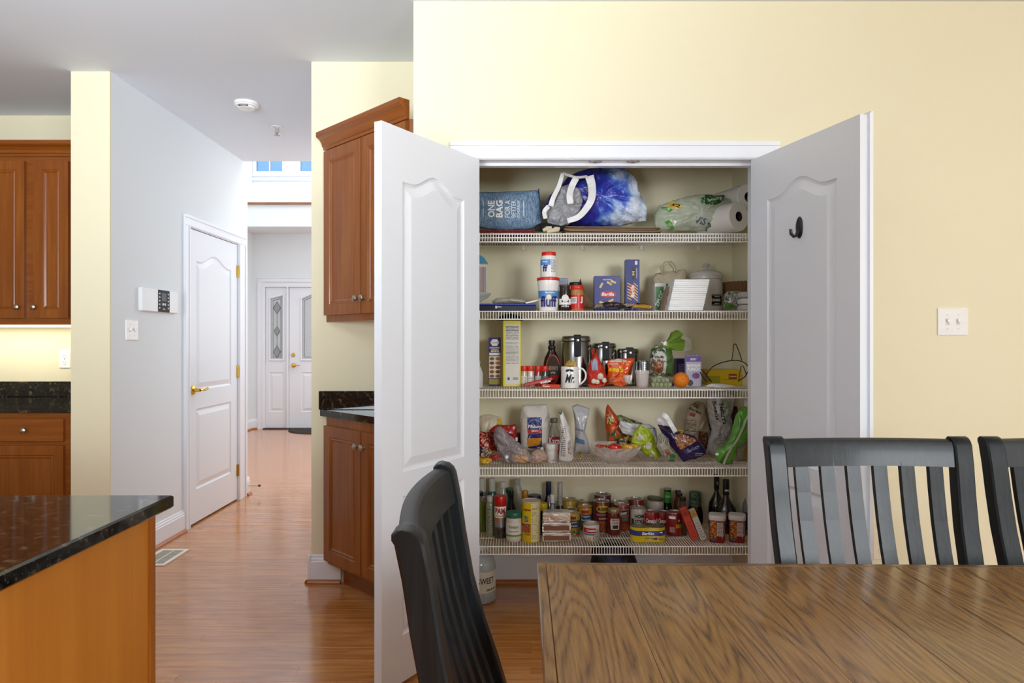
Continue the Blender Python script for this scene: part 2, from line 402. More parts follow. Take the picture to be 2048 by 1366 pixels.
for i, (a, b) in enumerate(WINX):
    o = struct('window_%d' % (i+1))
    f = MB(); f.box(a-.01, a+.03, FY-.01, FY+.06, wz0-.004, wz1+.004).box(b-.03, b+.01, FY-.012, FY+.06, wz0-.004, wz1+.004).box(a, b, FY-.014, FY+.062, wz0-.003, wz0+.035).box(a, b, FY-.01, FY+.06, wz1-.035, wz1)
    f.build('window_frame', TRIM, o)
    g = MB(); g.box((a+b)/2-.009, (a+b)/2+.009, FY+.02, FY+.05, wz0, wz1)
    for k in range(1, 4): g.box(a, b, FY+.02, FY+.05, wz0+(wz1-wz0)*k/4-.009, wz0+(wz1-wz0)*k/4+.009)
    g.build('muntin', TRIM, o)
    for u in range(2):
        for k in range(4):
            xa = a+.03+(b-a-.06)*u/2; xb = a+.03+(b-a-.06)*(u+1)/2; za = wz0+.035+(wz1-wz0-.07)*k/4; zb = wz0+.035+(wz1-wz0-.07)*(k+1)/4
            box('pane', GLASS, xa+.002, xb-.002, FY+.033, FY+.037, za+.002, zb-.002, o)
S('trim_2', TRIM, (-3.765, -1.2, FY-.04, FY, 3.66, 3.695), (-3.765, -1.2, FY-.02, FY, 3.60, 3.66))

def baseboard(name, p0, p1, out, h=.135, shoe=True):
    """p0->p1 along the wall foot, out: unit normal into the room"""
    p0, p1, out = Vector(p0), Vector(p1), Vector(out)
    prof = [(0, 0), (.014, 0), (.014, h-.035), (.011, h-.03), (.011, h-.022), (.007, h-.014), (.005, h-.004), (0, h)]
    mb = MB()
    def sweep(prof, z):
        vs = [(*(p+out*a), b+z) for p in (p0, p1) for a, b in prof]; n = len(prof)
        return vs, [tuple(range(n)), tuple(reversed(range(n, 2*n)))]+[(i, (i+1) % n, n+(i+1) % n, n+i) for i in range(n)]
    o = MB().add(*sweep(prof, .012)).build(name, TRIM); o['kind'] = 'structure'
    if shoe:
        q = [(.0135, 0), (.032, 0)]+[(.0135+.0185*math.cos(t), .02*math.sin(t)) for t in (.35, .7, 1.05, 1.3)]+[(.0135, .02)]
        MB().add(*sweep(q, .0005)).build('shoe_molding', SHOE, o)
    return o
baseboard('baseboard_hall_left', (HX, 3.728), (HX, 4.56), (1, 0))
baseboard('baseboard_hall_end', (HX, 5.615), (HX, 5.69), (1, 0))
baseboard('baseboard_column', (-1.073, BY), (-.90, BY), (0, -1))
baseboard('baseboard_hall_right', (-1.058, BY-.015), (-1.058, 5.59), (-1, 0))
baseboard('baseboard_pantry_inside', (-.29, BY), (1.16, BY), (0, -1))
baseboard('baseboard_pantry_wall', (1.162, PY), (4.5, PY), (0, -1))
baseboard('baseboard_foyer_left', (-3.765, 5.67), (-3.765, FY), (1, 0))
baseboard('baseboard_foyer_front', (-3.765, FY), (X(516, FY), FY), (0, -1))

# pantry door casing and jamb
def casing_h(mb, x0, x1, z0, z1, y0, M=None):
    mb.box(x0, x1, y0-.012, y0, z0, z1, M=M).box(x0+.0006, x1-.0006, y0-.02, y0-.0119, z1-.018, z1-.0007, M=M).box(x0+.0006, x1-.0006, y0-.016, y0-.0119, z0+.004, z0+.016, M=M)
def casing_v(mb, xi, xo, z0, z1, y0, M=None):
    s = 1 if xo > xi else -1
    def B(a, b, d, c=0): mb.box(min(a, b), max(a, b), y0-d, y0-(.0119 if d > .0125 else 0), z0+(.0006 if d > .0125 else 0), z1-(.0006 if d > .0125 else 0), M=M, c=0)
    B(xi, xo, .012); B(xo-.018*s, xo-.0007*s, .02, 0); B(xi+.004*s, xi+.016*s, .016, .002)
JL, JR = -.170, 1.065
c = MB(); casing_h(c, JL-.096, JR+.093, 2.060, 2.134, PY); o = c.build('trim_3', TRIM); o['kind'] = 'structure'
c = MB(); casing_v(c, JL-.005, JL-.096, .0, 2.060, PY); casing_v(c, JR+.005, JR+.093, 0, 2.060, PY); o = c.build('trim_4', TRIM); o['kind'] = 'structure'
jamb = S('trim_5', TRIM, (JL-.02, JL, PY-.002, 3.085, 0, 2.076), (JR, JR+.02, PY-.002, 3.085, 0, 2.076), (JL, JR, PY-.002, 3.085, 2.058, 2.076), (JL, JR, 3.015, 3.05, 2.046, 2.058))
for px in (1190, 1265):
    x = X(px, 3.0); t = thing('door_catch', 'dark metal strike plate under the pantry door head, %s of the pair' % ('left' if px < 1200 else 'right'), 'catch', (x, 2.99, 2.058))
    MB().lathe([(.0, -.0035), (.028, -.003), (.030, 0)], 20, sy=.42).build('plate', mat('8d8878', .35, .8), t, smooth=True)
    MB().lathe([(0, -.0045), (.007, -.004), (.008, -.0035)], 12).build('cup', BLACK, t)

# pantry door leaves, swung open
def pantry_leaf(name, F, H, w):
    F, H = Vector(F), Vector(H); d = (H-F).normalized(); rz = math.atan2(d.y, d.x)
    o = struct(name, (F.x, F.y, 0), rz)
    st = .112
    MB_ = leaf(MB(), w, 2.034, .035, [rect(st, w-st, .19, .70), arch(st, w-st, .79, 1.858, .052)], MOULD, z0=.018)
    MB_.build('door_leaf', DOORW, o)
    return o, d
h1 = Vector((JL+.853*.035, 2.955-.523*.035)); f1 = h1+Vector((-.523, -.853))*.613
door_left, _ = pantry_leaf('door_1', f1, h1, .613)
h2 = Vector((JR-.964*.035, 2.955-.265*.035)); f2 = h2+Vector((.265, -.964))*.622
door_right, dd = pantry_leaf('door_2', h2, f2, .622)
# meeting-edge astragal on the right leaf
MB().box(.598, .634, .035, .044, .018, 2.062).box(.622, .634, .030, .035, .018, 2.056).build('astragal', TRIM, door_right)
for d_, xh in ((door_left, .613), (door_right, 0)):
    for z in (.25, 1.05, 1.83):
        MB().lathe([(.005, -.045), (.005, .045)], 10, c=(xh, .04, z)).build('hinge', BRASS, d_, smooth=True)
# black hook stuck on the right leaf
ux = .34
hk = thing('wall_hook', 'black adhesive oval hook stuck high on the right pantry door', 'hook')
hk.parent = None
Mh = Matrix.Translation((h2.x, h2.y, 0)) @ Matrix.Rotation(math.atan2(dd.y, dd.x), 4, 'Z')
# find u where the hook projects to px 1599
best = min((abs((lambda p: 1024+FOC*p.x/p.y)(Mh @ Vector((u/1000, 0, 0)))-1599), u/1000) for u in range(620)); ux = best[1]
ph = Mh @ Vector((ux, -.0005, 0)); hk.location = (ph.x, ph.y, Z(455, ph.y)); hk.rotation_euler = (0, 0, math.atan2(dd.y, dd.x))
hp = MB().lathe([(0, .006), (.012, .0055), (.019, .003), (.021, 0)][::-1], 24, sy=2.05, M=Matrix.Rotation(PI/2, 4, 'X'))
HB = mat('1c1d20', .3)
hp.build('backplate', HB, hk, smooth=True)
MB().tube([(0, -.004, -.012), (0, -.012, -.03), (0, -.026, -.036), (0, -.038, -.026), (0, -.04, -.008)], [.008, .007, .006, .006, .0055], 10).build('hook_arm', HB, hk, smooth=True)

# ---- wall plates
def plate(name, label, loc, rz, gangs=2, kind='switch', w=None, cm=None):
    t = thing(name, label, 'outlet' if kind == 'outlet' else 'switch', loc, rz)
    w = w or (.07+.046*(gangs-1)); h = .116
    m = cm or mat('f2f1ee', .3)
    MB().box(-w/2, w/2, -.006, 0, -h/2, h/2, c=.002).build('cover_plate', m, t)
    for i in range(gangs):
        x = (i-(gangs-1)/2)*.046
        if kind == 'outlet':
            for s in (-1, 1):
                MB().lathe([(.0165, 0), (.0165, .002), (0, .002)], 18, M=Matrix.Translation((x, -.006, s*.02)) @ Matrix.Rotation(PI/2, 4, 'X')).build('socket', m, t)
                MB().box(x-.007, x-.005, -.0085, -.006, s*.02-.004, s*.02+.005).box(x+.005, x+.007, -.0085, -.006, s*.02-.004, s*.02+.005).build('slots', BLACK, t)
        else:
            MB().box(x-.008, x+.008, -.0065, -.0058, -.014, .014).build('surround', mat('d9d7d2', .4), t)
            MB().box(x-.005, x+.005, -.016, -.006, -.002, .011, c=.001).build('toggle', m, t)
        for s in (-1, 1):
            MB().lathe([(.003, 0), (.003, .001), (0, .0013)], 8, M=Matrix.Translation((x, -.006, s*(.03 if kind != 'outlet' else 0))) @ Matrix.Rotation(PI/2, 4, 'X')).build('screw', NICKEL, t)
    return t
t = plate('light_switch', 'white double light switch plate on the yellow wall beside the open pantry door', (X(1904, PY), PY, Z(643.5, PY)), 0, 2, w=.128)
MB().box(-.066, .066, -.0075, -.0065, -.06, .06).build('plastic_cover', mat('ffffff', .08, alpha=.18, bump=.8, bscale=50), t)
plate('wall_outlet', 'cream outlet plate low on the wall behind the dining chair', (X(1762, PY), PY, Z(1092, PY)), 0, 1, 'outlet', cm=mat('e9e2cd', .4))
plate('light_switch', 'white double switch plate on the white hall wall under the intercom panel', (HX, (3.868+4.01)/2, Z(660, 3.93)), PI/2, 2, w=.122)
plate('wall_outlet', 'white outlet on the kitchen backsplash wall under the lit cabinet', (X(130, 4.455), 4.455, Z(718, 4.455)), 0, 1, 'outlet')
plate('wall_outlet', 'small white plate on the upper foyer wall above the wooden ledge', (X(605, FY), FY, Z(383, FY)), 0, 1, 'outlet')

# intercom on the hall wall
t = thing('intercom_panel', 'white intercom panel with black keypad centre on the white hall wall', 'intercom', (HX, 4.23, Z(602, 4.23)), PI/2)
hw = .215
MB().box(-hw, hw, -.022, 0, -.070, .070, c=.004).build('housing', mat('e3e5e6', .35), t)
MB().box(-.035, .10, -.0245, -.021, -.068, .068, c=.001).build('keypad', mat('0c0d0e', .55, spec=.2), t)
MB().box(.0, .058, -.0255, -.0243, .0, .05).build('display', mat('3a3f4a', .4, spec=.2), t)
for s, x0 in ((0, -.022), (1, .082)):
    for k in range(5): MB().lathe([(.0055, 0), (.005, .0015), (0, .0015)], 8, M=Matrix.Translation((x0, -.0245, .045-k*.022)) @ Matrix.Rotation(PI/2, 4, 'X')).build('button', mat('e8e8e8', .4), t)
for q in (-.012, .012): MB().lathe([(.009, 0), (.008, .002), (0, .002)], 12, M=Matrix.Translation((.03+q, -.0245, -.02)) @ Matrix.Rotation(PI/2, 4, 'X')).build('button', mat('cfd2d4', .4), t)
MB().box(.018, .042, -.0255, -.0243, -.054, -.045).build('button', mat('9a9da0', .4), t)

# hall door (door_3)
d3 = struct('door_3', (HX, 5.462, 0), -PI/2)   # local x runs toward the camera along the wall, front faces +X? see below
d3.rotation_euler = (0, 0, PI/2); d3.location = (HX, 4.642, 0)
W3 = .82
leaf(MB(), W3, 2.03, .035, [rect(.115, W3-.115, .24, .80), arch(.115, W3-.115, .93, 1.83, .065)], MOULD, z0=.012, M=Matrix.Translation((0, .004, 0))).build('door_leaf', DOORW, d3)
c = MB(); casing_v(c, -.006, -.078, 0, 2.052, 0); casing_v(c, W3+.010, W3+.155-.01, 0, 2.052, 0); casing_h(c, -.078, W3+.145, 2.052, 2.125, 0); c.build('casing', TRIM, d3)
MB().box(-.025, -.004, .0, .2, 0, 2.07).box(W3+.004, W3+.022, 0, .2, 0, 2.07).box(-.02, W3+.02, 0, .2, 2.047, 2.069).build('jamb', TRIM, d3)
for z in (.24, 1.03, 1.83):
    h = MB().box(W3-.012, W3+.018, -.002, .003, z-.045, z+.045).lathe([(.006, -.047), (.006, .047)], 10, c=(W3+.003, -.004, z)); h.build('hinge', BRASS, d3)
def lever(parent, x, z, s=1):
    R = Matrix.Rotation(PI/2, 4, 'X')
    MB().lathe([(.033, 0), (.031, .008), (.014, .012), (.011, .05), (0, .052)], 20, M=Matrix.Translation((x, .004, z)) @ R).build('rose', BRASS, parent, smooth=True)
    MB().tube([(x, -.045, z), (x+.03*s, -.052, z+.004), (x+.06*s, -.05, z-.004), (x+.1*s, -.05, z+.004), (x+.115*s, -.048, z+.002)], [.011, .009, .008, .009, .007], 10).build('door_handle', BRASS, parent, smooth=True)
lever(d3, .065, .935)
# door stop by the hall wall end
t = thing('door_stop', 'small brass door stop on the hall baseboard end', 'door stop', (HX+.015, 5.66, .075))
MB().tube([(0, 0, 0), (.085, 0, .0)], .004, 8).build('rod', BRASS, t); MB().tube([(.078, 0, 0), (.095, 0, 0)], .009, 10).build('tip', mat('4a3524', .6), t)

# foyer front door with sidelight (door_4)
d4 = struct('door_4', (dx0, FY, 0))
sl0, sl1 = X(530, FY)-dx0, X(573, FY)-dx0
m0 = X(577, FY)-dx0; dw = .915
def lead_door(parent, x0, w, name, px0, px1, mirror):
    gx0, gx1, gz0, gz1 = px0, px1, 1.00, 1.90
    topL, topR = (gz1-.0, gz1+.055)
    if not mirror: hole = [(gx0, gz0), (gx1, gz0), (gx1, topR), (gx0, topL)]
    else:
        mid = (gx0+gx1)/2; hole = [(gx0, gz0), (gx1, gz0), (gx1, topL), (mid+.08, topR+.03), (mid-.08, topR+.03), (gx0, topL)]
    low = [rect(x0+(px0-x0)*.9, px1, .25, .82)] if not mirror else [rect(gx0, gx0+(gx1-gx0)*.44, .25, .82), rect(gx0+(gx1-gx0)*.56, gx1, .25, .82)]
    lo = [[(p[0]-x0, p[1]) for p in l] for l in low]
    hl = [(p[0]-x0, p[1]) for p in hole]
    # leaf with a real opening: two skins with a hole and the lite set in it
    vs, fs = [], []
    outer = [(0, .015), (w, .015), (w, 2.06), (0, 2.06)]
    mb = MB()
    leaf(mb, w, .94, .04, lo, MOULD, z0=.015, M=Matrix.Translation((x0, .03, 0)))
    for y in (.03, .07):
        loops = [[(0, .955), (w, .955), (w, 2.06), (0, 2.06)], hl]
        flat = [(p[0]+x0, y, p[1]) for l in loops for p in l]
        mb.add(flat, [tuple(t_) for t_ in tessellate_polygon([[Vector((p[0], p[1], 0)) for p in l] for l in loops])])
    mb.box(x0, x0+.002, .03, .07, .955, 2.06).box(x0+w-.002, x0+w, .03, .07, .955, 2.06).box(x0, x0+w, .03, .07, 2.058, 2.06)
    mb.build(name, DOORW, parent)
    fr = MB(); n = len(hole)
    for i in range(n): fr.tube([(hole[i][0], .03, hole[i][1]), (hole[(i+1) % n][0], .03, hole[(i+1) % n][1])], .014, 6)
    fr.build('lite_frame', TRIM, parent)
    g = MB(); g.prism(inset(hole, .005), .048, .054, 'y'); g.build('pane', mat('d9dcdb', .35, trans=.25, bump=.6, bscale=25), parent)
    ld = MB(); ins = inset(hole, .045)
    for i in range(len(ins)): ld.tube([(ins[i][0], .046, ins[i][1]), (ins[(i+1) % n][0], .046, ins[(i+1) % n][1])], .004, 4)
    cx_ = (gx0+gx1)/2
    for zc, r in ((1.12, .07), (1.42, .055), (1.76, .07)):
        q = [(cx_, zc-r*1.3), (cx_+r*.75, zc), (cx_, zc+r*1.3), (cx_-r*.75, zc)]
        for i in range(4): ld.tube([(q[i][0], .045, q[i][1]), (q[(i+1) % 4][0], .045, q[(i+1) % 4][1])], .0045, 4)
    ld.tube([(cx_, .046, 1.21), (cx_, .046, 1.35)], .004, 4).tube([(cx_, .046, 1.49), (cx_, .046, 1.67)], .004, 4)
    ld.build('leading', mat('8b8f90', .4, .3), parent)
    bv = MB()
    for zc, r in ((1.12, .065), (1.42, .045), (1.76, .065)): bv.prism([(cx_, zc-r*1.2), (cx_+r*.7, zc), (cx_, zc+r*1.2), (cx_-r*.7, zc)], .040, .047, 'y')
    bv.build('bevelled_glass', mat('a2a8aa', .15, trans=.2), parent)
lead_door(d4, sl0, sl1-sl0, 'sidelight', X(538, FY)-dx0, X(566, FY)-dx0, False)
lead_door(d4, m0, dw, 'door_leaf', X(601, FY)-dx0, X(601, FY)-dx0+.56, True)
MB().box(0, sl0-.002, .0, .1, .0141, 2.0604).box(sl1+.002, m0-.004, 0, .1, .0141, 2.0604).box(m0+dw+.004, m0+dw+.04, 0, .1, .0141, 2.0604).box(0, m0+dw+.04, 0.0002, .1, 2.0605, 2.16).build('jamb', TRIM, d4)
c = MB(); casing_v(c, -.0, -.08, 0, 2.13, 0); casing_v(c, m0+dw+.04, m0+dw+.12, 0, 2.13, 0); casing_h(c, -.08, m0+dw+.12, 2.13, 2.205, 0); c.build('casing', TRIM, d4)
MB().box(0, m0+dw, -.03, .1, 0.0, .014).build('threshold', mat('2c2119', .5), d4)
MB().lathe([(.028, 0), (.026, .012), (.018, .02), (0, .02)], 16, M=Matrix.Translation((m0+.06, .03, 1.075)) @ Matrix.Rotation(PI/2, 4, 'X')).build('deadbolt', BRASS, d4, smooth=True)
R_ = struct('x') ; bpy.data.objects.remove(R_)
MB().lathe([(.034, 0), (.03, .012), (.012, .02), (.011, .05), (0, .05)], 16, M=Matrix.Translation((m0+.065, .03, .925)) @ Matrix.Rotation(PI/2, 4, 'X')).build('rose', BRASS, d4, smooth=True)
MB().tube([(m0+.065, -.02, .925), (m0+.17, -.02, .922)], [.01, .006], 8).build('door_handle', BRASS, d4, smooth=True)
o = MB().lathe([(.46, 0), (.46, .008), (.44, .010), (0, .010)], 40, c=(X(640, 9.8)+.02, 9.82, .001))
o.v = [(x, min(y, 9.84), z) for x, y, z in o.v]
mt = thing('door_mat', 'dark half-round door mat on the oak floor at the front door', 'mat')
o.build('mat_body', mat('332c29', .95, bump=1, bscale=90), mt)
mc = (X(640, 9.8)+.02, 9.82)
for rr in (.40, .25):
    MB().tube([(mc[0]+rr*math.cos(a), mc[1]+rr*math.sin(a), .0125) for a in [PI+PI*i/24 for i in range(25)]], .008, 6).build('ridge', mat('4e4642', .95), mt)
box('wall_sensor', mat('d8d8d6', .4), -3.765, -3.75, X(505, 1)*0+9.6, 9.64, Z(574, 9.62), Z(566, 9.62)); tag(bpy.data.objects['wall_sensor'], 'tiny grey wall sensor beside the front door casing', 'sensor')

# floor register
t = thing('floor_register', 'white metal floor vent with louvres beside the hall baseboard', 'vent', (-2.05, 4.01, .0))
vx, vy = .085, .15
f = MB(); f.box(-vx, vx, -vy, -vy+.022, .0005, .006).box(-vx, vx, vy-.022, vy, .0005, .006).box(-vx, -vx+.022, -vy+.0221, vy-.0221, .0005, .006).box(vx-.022, vx, -vy+.0221, vy-.0221, .0005, .006).box(-.0, .006, -vy+.0222, vy-.0222, .0005, .0052)
f.build('frame', mat('e6e0d2', .4), t)
MB().box(-vx+.02, vx-.02, -vy+.02, vy-.02, .0002, .001).build('backing', mat('4a443a', .8), t)
for k in range(17):
    yy = -vy+.03+k*(2*vy-.06)/16
    MB().box(-vx+.02, vx-.02, yy-.0035, yy+.0035, .0012, .005).build('louvre', mat('b9b2a2', .45), t)

# ceiling fittings
Ys = 4.22; t = thing('smoke_detector', 'round white smoke detector on the hall ceiling', 'smoke detector', (X(493, Ys), Ys, CH))
MB().lathe([(0, -.038), (.048, -.037), (.052, -.026), (.063, -.024), (.066, -.018), (.072, -.016), (.072, 0)], 32).build('body', mat('f0f0ee', .35), t, smooth=True)
for k in range(5): MB().box(-.03+k*.012, -.021+k*.012, -.053, -.045, -.034, -.028).build('vent_slot', mat('2a2a2a', .6), t)
MB().lathe([(0, -.041), (.012, -.040), (.013, -.036)], 14, c=(.012, -.012, 0)).build('test_button', mat('cfd0d0', .3), t)
Ys = 4.7; t = thing('sprinkler_head', 'small chrome fire sprinkler hanging from the hall ceiling', 'sprinkler', (X(554, Ys), Ys, CH))
MB().lathe([(.042, -.004), (.040, 0)], 24).build('escutcheon', mat('eeeeec', .3), t)
MB().lathe([(.01, -.022), (.012, -.004)], 12).tube([(-.011, 0, -.02), (-.014, 0, -.04), (0, 0, -.052)], .003, 6).tube([(.011, 0, -.02), (.014, 0, -.04), (0, 0, -.052)], .003, 6).build('yoke', CHROME, t)
MB().lathe([(.003, -.05), (.003, -.03)], 8).build('glass_bulb', mat('9c2a20', .2), t)
MB().lathe([(.019, -.056), (.018, -.053)], 16).build('deflector', CHROME, t)

# ---------------------------------------------------------------- cabinets
CAB_R = [(0, 0), (.003, .004), (.008, .005), (.013, .002), (.018, .006), (.022, .008), (.026, .008)]
def knob(parent, x, y, z, r=.0155):
    R = Matrix.Translation((x, y, z)) @ Matrix.Rotation(PI/2, 4, 'X')
    MB().lathe([(.008, 0), (.006, .008), (.006, .012), (r, .018), (r, .022), (r*.6, .027), (0, .028)], 16, M=R).build('knob', NICKEL, parent, smooth=True)
def cab_door(parent, x0, x1, z0, z1, y, kx=None, kz=None, fw=.052, name='door', m=None):
    mb = leaf(MB(), x1-x0, z1-z0, .02, [rect(fw, x1-x0-fw, z0+fw, z1-fw)], CAB_R, both=False, z0=z0, M=Matrix.Translation((x0, y-.02, 0)))
    d = mb.build(name, m or CHERRY, parent)
    if kx is not None: knob(d, kx, y-.02, kz)
    return d
def crown(parent, pts, z0, prof):
    """pts: plan polyline left to right; profile (out, up)"""
    mb = MB(); n = len(prof); P = [Vector(p) for p in pts]; vs = []
    for i, p in enumerate(P):
        d0 = (P[i]-P[i-1]).normalized() if i else (P[1]-P[0]).normalized(); d1 = (P[i+1]-P[i]).normalized() if i < len(P)-1 else d0
        n0, n1 = Vector((d0.y, -d0.x)), Vector((d1.y, -d1.x)); m_ = n0+n1; m_ = m_*2/m_.length_squared
        vs += [(p.x+m_.x*a, p.y+m_.y*a, z0+b) for a, b in prof]
    fs = [(i*n+j, (i+1)*n+j, (i+1)*n+(j+1) % n, i*n+(j+1) % n) for i in range(len(P)-1) for j in range(n)]
    fs += [tuple(range(n)), tuple(range((len(P)-1)*n, len(P)*n))]
    mb.add(vs, fs); return mb.build('crown_molding', CHERRYX, parent)
CROWN = [(0, 0), (.012, 0), (.014, .014), (.020, .018), (.024, .034), (.036, .050), (.052, .060), (.056, .066), (.056, .086), (0, .086)]
# kitchen, left: upper and base cabinets
ky = 4.12
t = thing('wall_cabinet', 'cherry wall cabinet with two doors mounted over the lit backsplash', 'cabinet', (0, ky, 0))
zb = 1.372; zt = 2.385
MB().box(-4.2, -2.41, 0, .333, zb, zt).build('carcass', CHERRYX, t)
xd = [X(-8-90, ky), X(53, ky), X(71, ky), X(139, ky)]
cab_door(t, X(-70, ky), xd[1], zb+.04, zt-.03, 0, X(41, ky), Z(614, ky-.04)); cab_door(t, xd[2], xd[3]+.005, zb+.04, zt-.03, 0, X(74, ky), Z(614, ky-.04))
crown(t, [(-4.2, 0), (-2.411, 0)], zt, CROWN)
MB().box(-4.2, -2.41, -.006, .014, zb-.0, zb+.03).build('light_rail', CHERRYX, t)
MB().box(-3.7, -2.5, .16, .22, zb-.012, zb).build('light_strip', mat('fff3cf', .4, emit=3), t)
ky = 3.80
t = thing('base_cabinet', 'cherry base cabinet with drawer and door under the far kitchen counter', 'cabinet', (0, ky, 0))
MB().box(-4.4, -2.41, 0, .65, .1, .875).box(-4.4, -2.41, .07, .65, 0, .1).build('carcass', CHERRYX, t)
dz1, dz0 = Z(836, ky), Z(883, ky); xr = X(131, ky)
dr = MB().box(xr-.62, xr, -.02, 0, dz0, dz1, c=.005).build('drawer', CHERRYX, t); knob(dr, X(55, ky), -.02, (dz0+dz1)/2)
cab_door(t, xr-.62, xr, .13, dz0-.02, 0, None, None)
MB().box(-4.2, xr-.64, -.02, 0, .13, dz1, c=.004).build('panel', CHERRYX, t)
t = thing('countertop', 'dark granite counter with backsplash against the far kitchen wall', 'countertop', (0, 0, 0))
MB().box(-4.4, -2.41, 3.77, 4.455, .8755, .91, c=.003).build('slab', GRANITE, t); MB().box(-4.4, -2.41, 4.43, 4.455, .9105, 1.01, c=.002).build('backsplash', GRANITE, t)

# angled cabinets by the pantry
A = Vector((-.978, 3.598)); D45 = Vector((.7071, -.7071)); wL = .728
B = A+D45*wL
t = thing('wall_cabinet', 'cherry wall cabinet with crown set at an angle beside the pantry door', 'cabinet', (A.x, A.y, 0), -PI/4)
def loc45(p):  # world plan point -> cabinet local
    v = Vector(p)-A; return (v.dot(D45), v.dot(Vector((.7071, .7071))))
body = [(0, 0), (wL, 0), loc45((-.431, B.y)), loc45((-.431, 3.598))]
zb, zt = 1.372, 2.275
MB().prism(body, zb, zt).build('carcass', CHERRY, t)
hw_ = (wL-.02)/2
cab_door(t, .006, hw_+.004, zb+.035, zt-.01, 0, hw_-.022, Z(597, 3.35), .055); cab_door(t, hw_+.010, wL-.008, zb+.035, zt-.01, 0, hw_+.036, Z(597, 3.35), .055)
crown(t, [(-.01, .0), (wL, 0)], zt, CROWN)
t = thing('base_cabinet', 'cherry base cabinet with two doors set at an angle behind the open pantry door', 'cabinet', (A.x, A.y, 0), -PI/4)
MB().prism(body, .105, .877).build('carcass', CHERRY, t)
MB().prism([(.07, .06), (wL-.03, .06), body[2], body[3]], 0.0, .105).build('toe_kick', CHERRYX, t)
cab_door(t, .006, hw_+.004, .125, .83, 0, hw_-.022, Z(893, 3.35), .055); cab_door(t, hw_+.010, wL-.008, .125, .83, 0, hw_+.036, Z(893, 3.35), .055)
t = thing('countertop', 'black granite counter with backsplash on the angled cabinet', 'countertop')
a0 = Vector((-1.012, 3.598)); b0 = a0+D45*(wL+.03)
MB().prism([tuple(a0), (b0.x-.0, b0.y), (-.429, b0.y), (-.429, 3.598)], .878, .912).build('slab', GRANITE, t)
MB().box(-1.012, -.43, 3.575, 3.598, .9125, 1.01, c=.002).build('backsplash', GRANITE, t)

# island
t = thing('kitchen_island', 'kitchen island with cherry end panel and black granite top', 'island')
MB().box(-3.2, -.794, -.9, 1.602, .88, .91, c=.004).build('granite_top', GRANITE, t)
ix = -.828
MB().box(-3.1, ix-.02, -.85, 1.565, .1, .879).box(-3.0, ix-.08, -.8, 1.5, 0, .1).build('carcass', PANEL, t)
MB().box(ix-.019, ix, -.85, 1.57, .0, .879).build('end_panel', PANEL, t)
MB().box(ix+.0005, ix+.006, 1.553, 1.574, 0, .879, c=.001).build('corner_strip', wood('strip', ('8a4a12', 'a05e1c', 'b26e28'), 'z', bump=0), t)

# ---------------------------------------------------------------- dining table
TH = .76
tb = thing('dining_table', 'weathered brown oak dining table with planked top', 'table', (.058, 1.578, 0), math.radians(-1.0))
TX, TY = 1.85, 1.02
MB().box(0, .02, -TY, 0, TH-.03, TH, c=.002).build('end_board', TABLEW, tb)
MB().box(TX, TX+.02, -TY, 0, TH-.03, TH, c=.002).build('end_board', TABLEW, tb)
MB().box(.0203, TX-.0003, -.018, 0, TH-.03, TH, c=.002).build('edge_board', TABLEX, tb)
MB().box(.0203, TX-.0003, -TY, -TY+.018, TH-.03, TH, c=.002).build('edge_board', TABLEX, tb)
xs = [.0206, .18, .325, .462, .636, .812, .955, 1.12, 1.27, 1.42, 1.56, 1.70, TX-.0006]
for a, b in zip(xs, xs[1:]):
    g = .0009 if abs(a-.812) < .001 or abs(b-.812) < .001 else .0003
    MB().box(a+g, b-g, -TY+.0186, -.0184, TH-.028, TH-.0004, c=.0009 if g < .0005 else .0018).build('plank', TABLEW, tb)
MB().box(.09, TX-.07, -.10, -.08, TH-.12, TH-.031).box(.09, TX-.07, -TY+.08, -TY+.10, TH-.12, TH-.031).box(.09, .11, -TY+.08, -.08, TH-.12, TH-.031).box(TX-.09, TX-.07, -TY+.08, -.08, TH-.12, TH-.031).build('apron', TABLEX, tb)
for x in (.08, TX-.14):
    for y_ in (-.15, -TY+.07): MB().box(x, x+.08, y_, y_+.08, 0, TH-.031, c=.006).build('leg', TABLEW, tb)

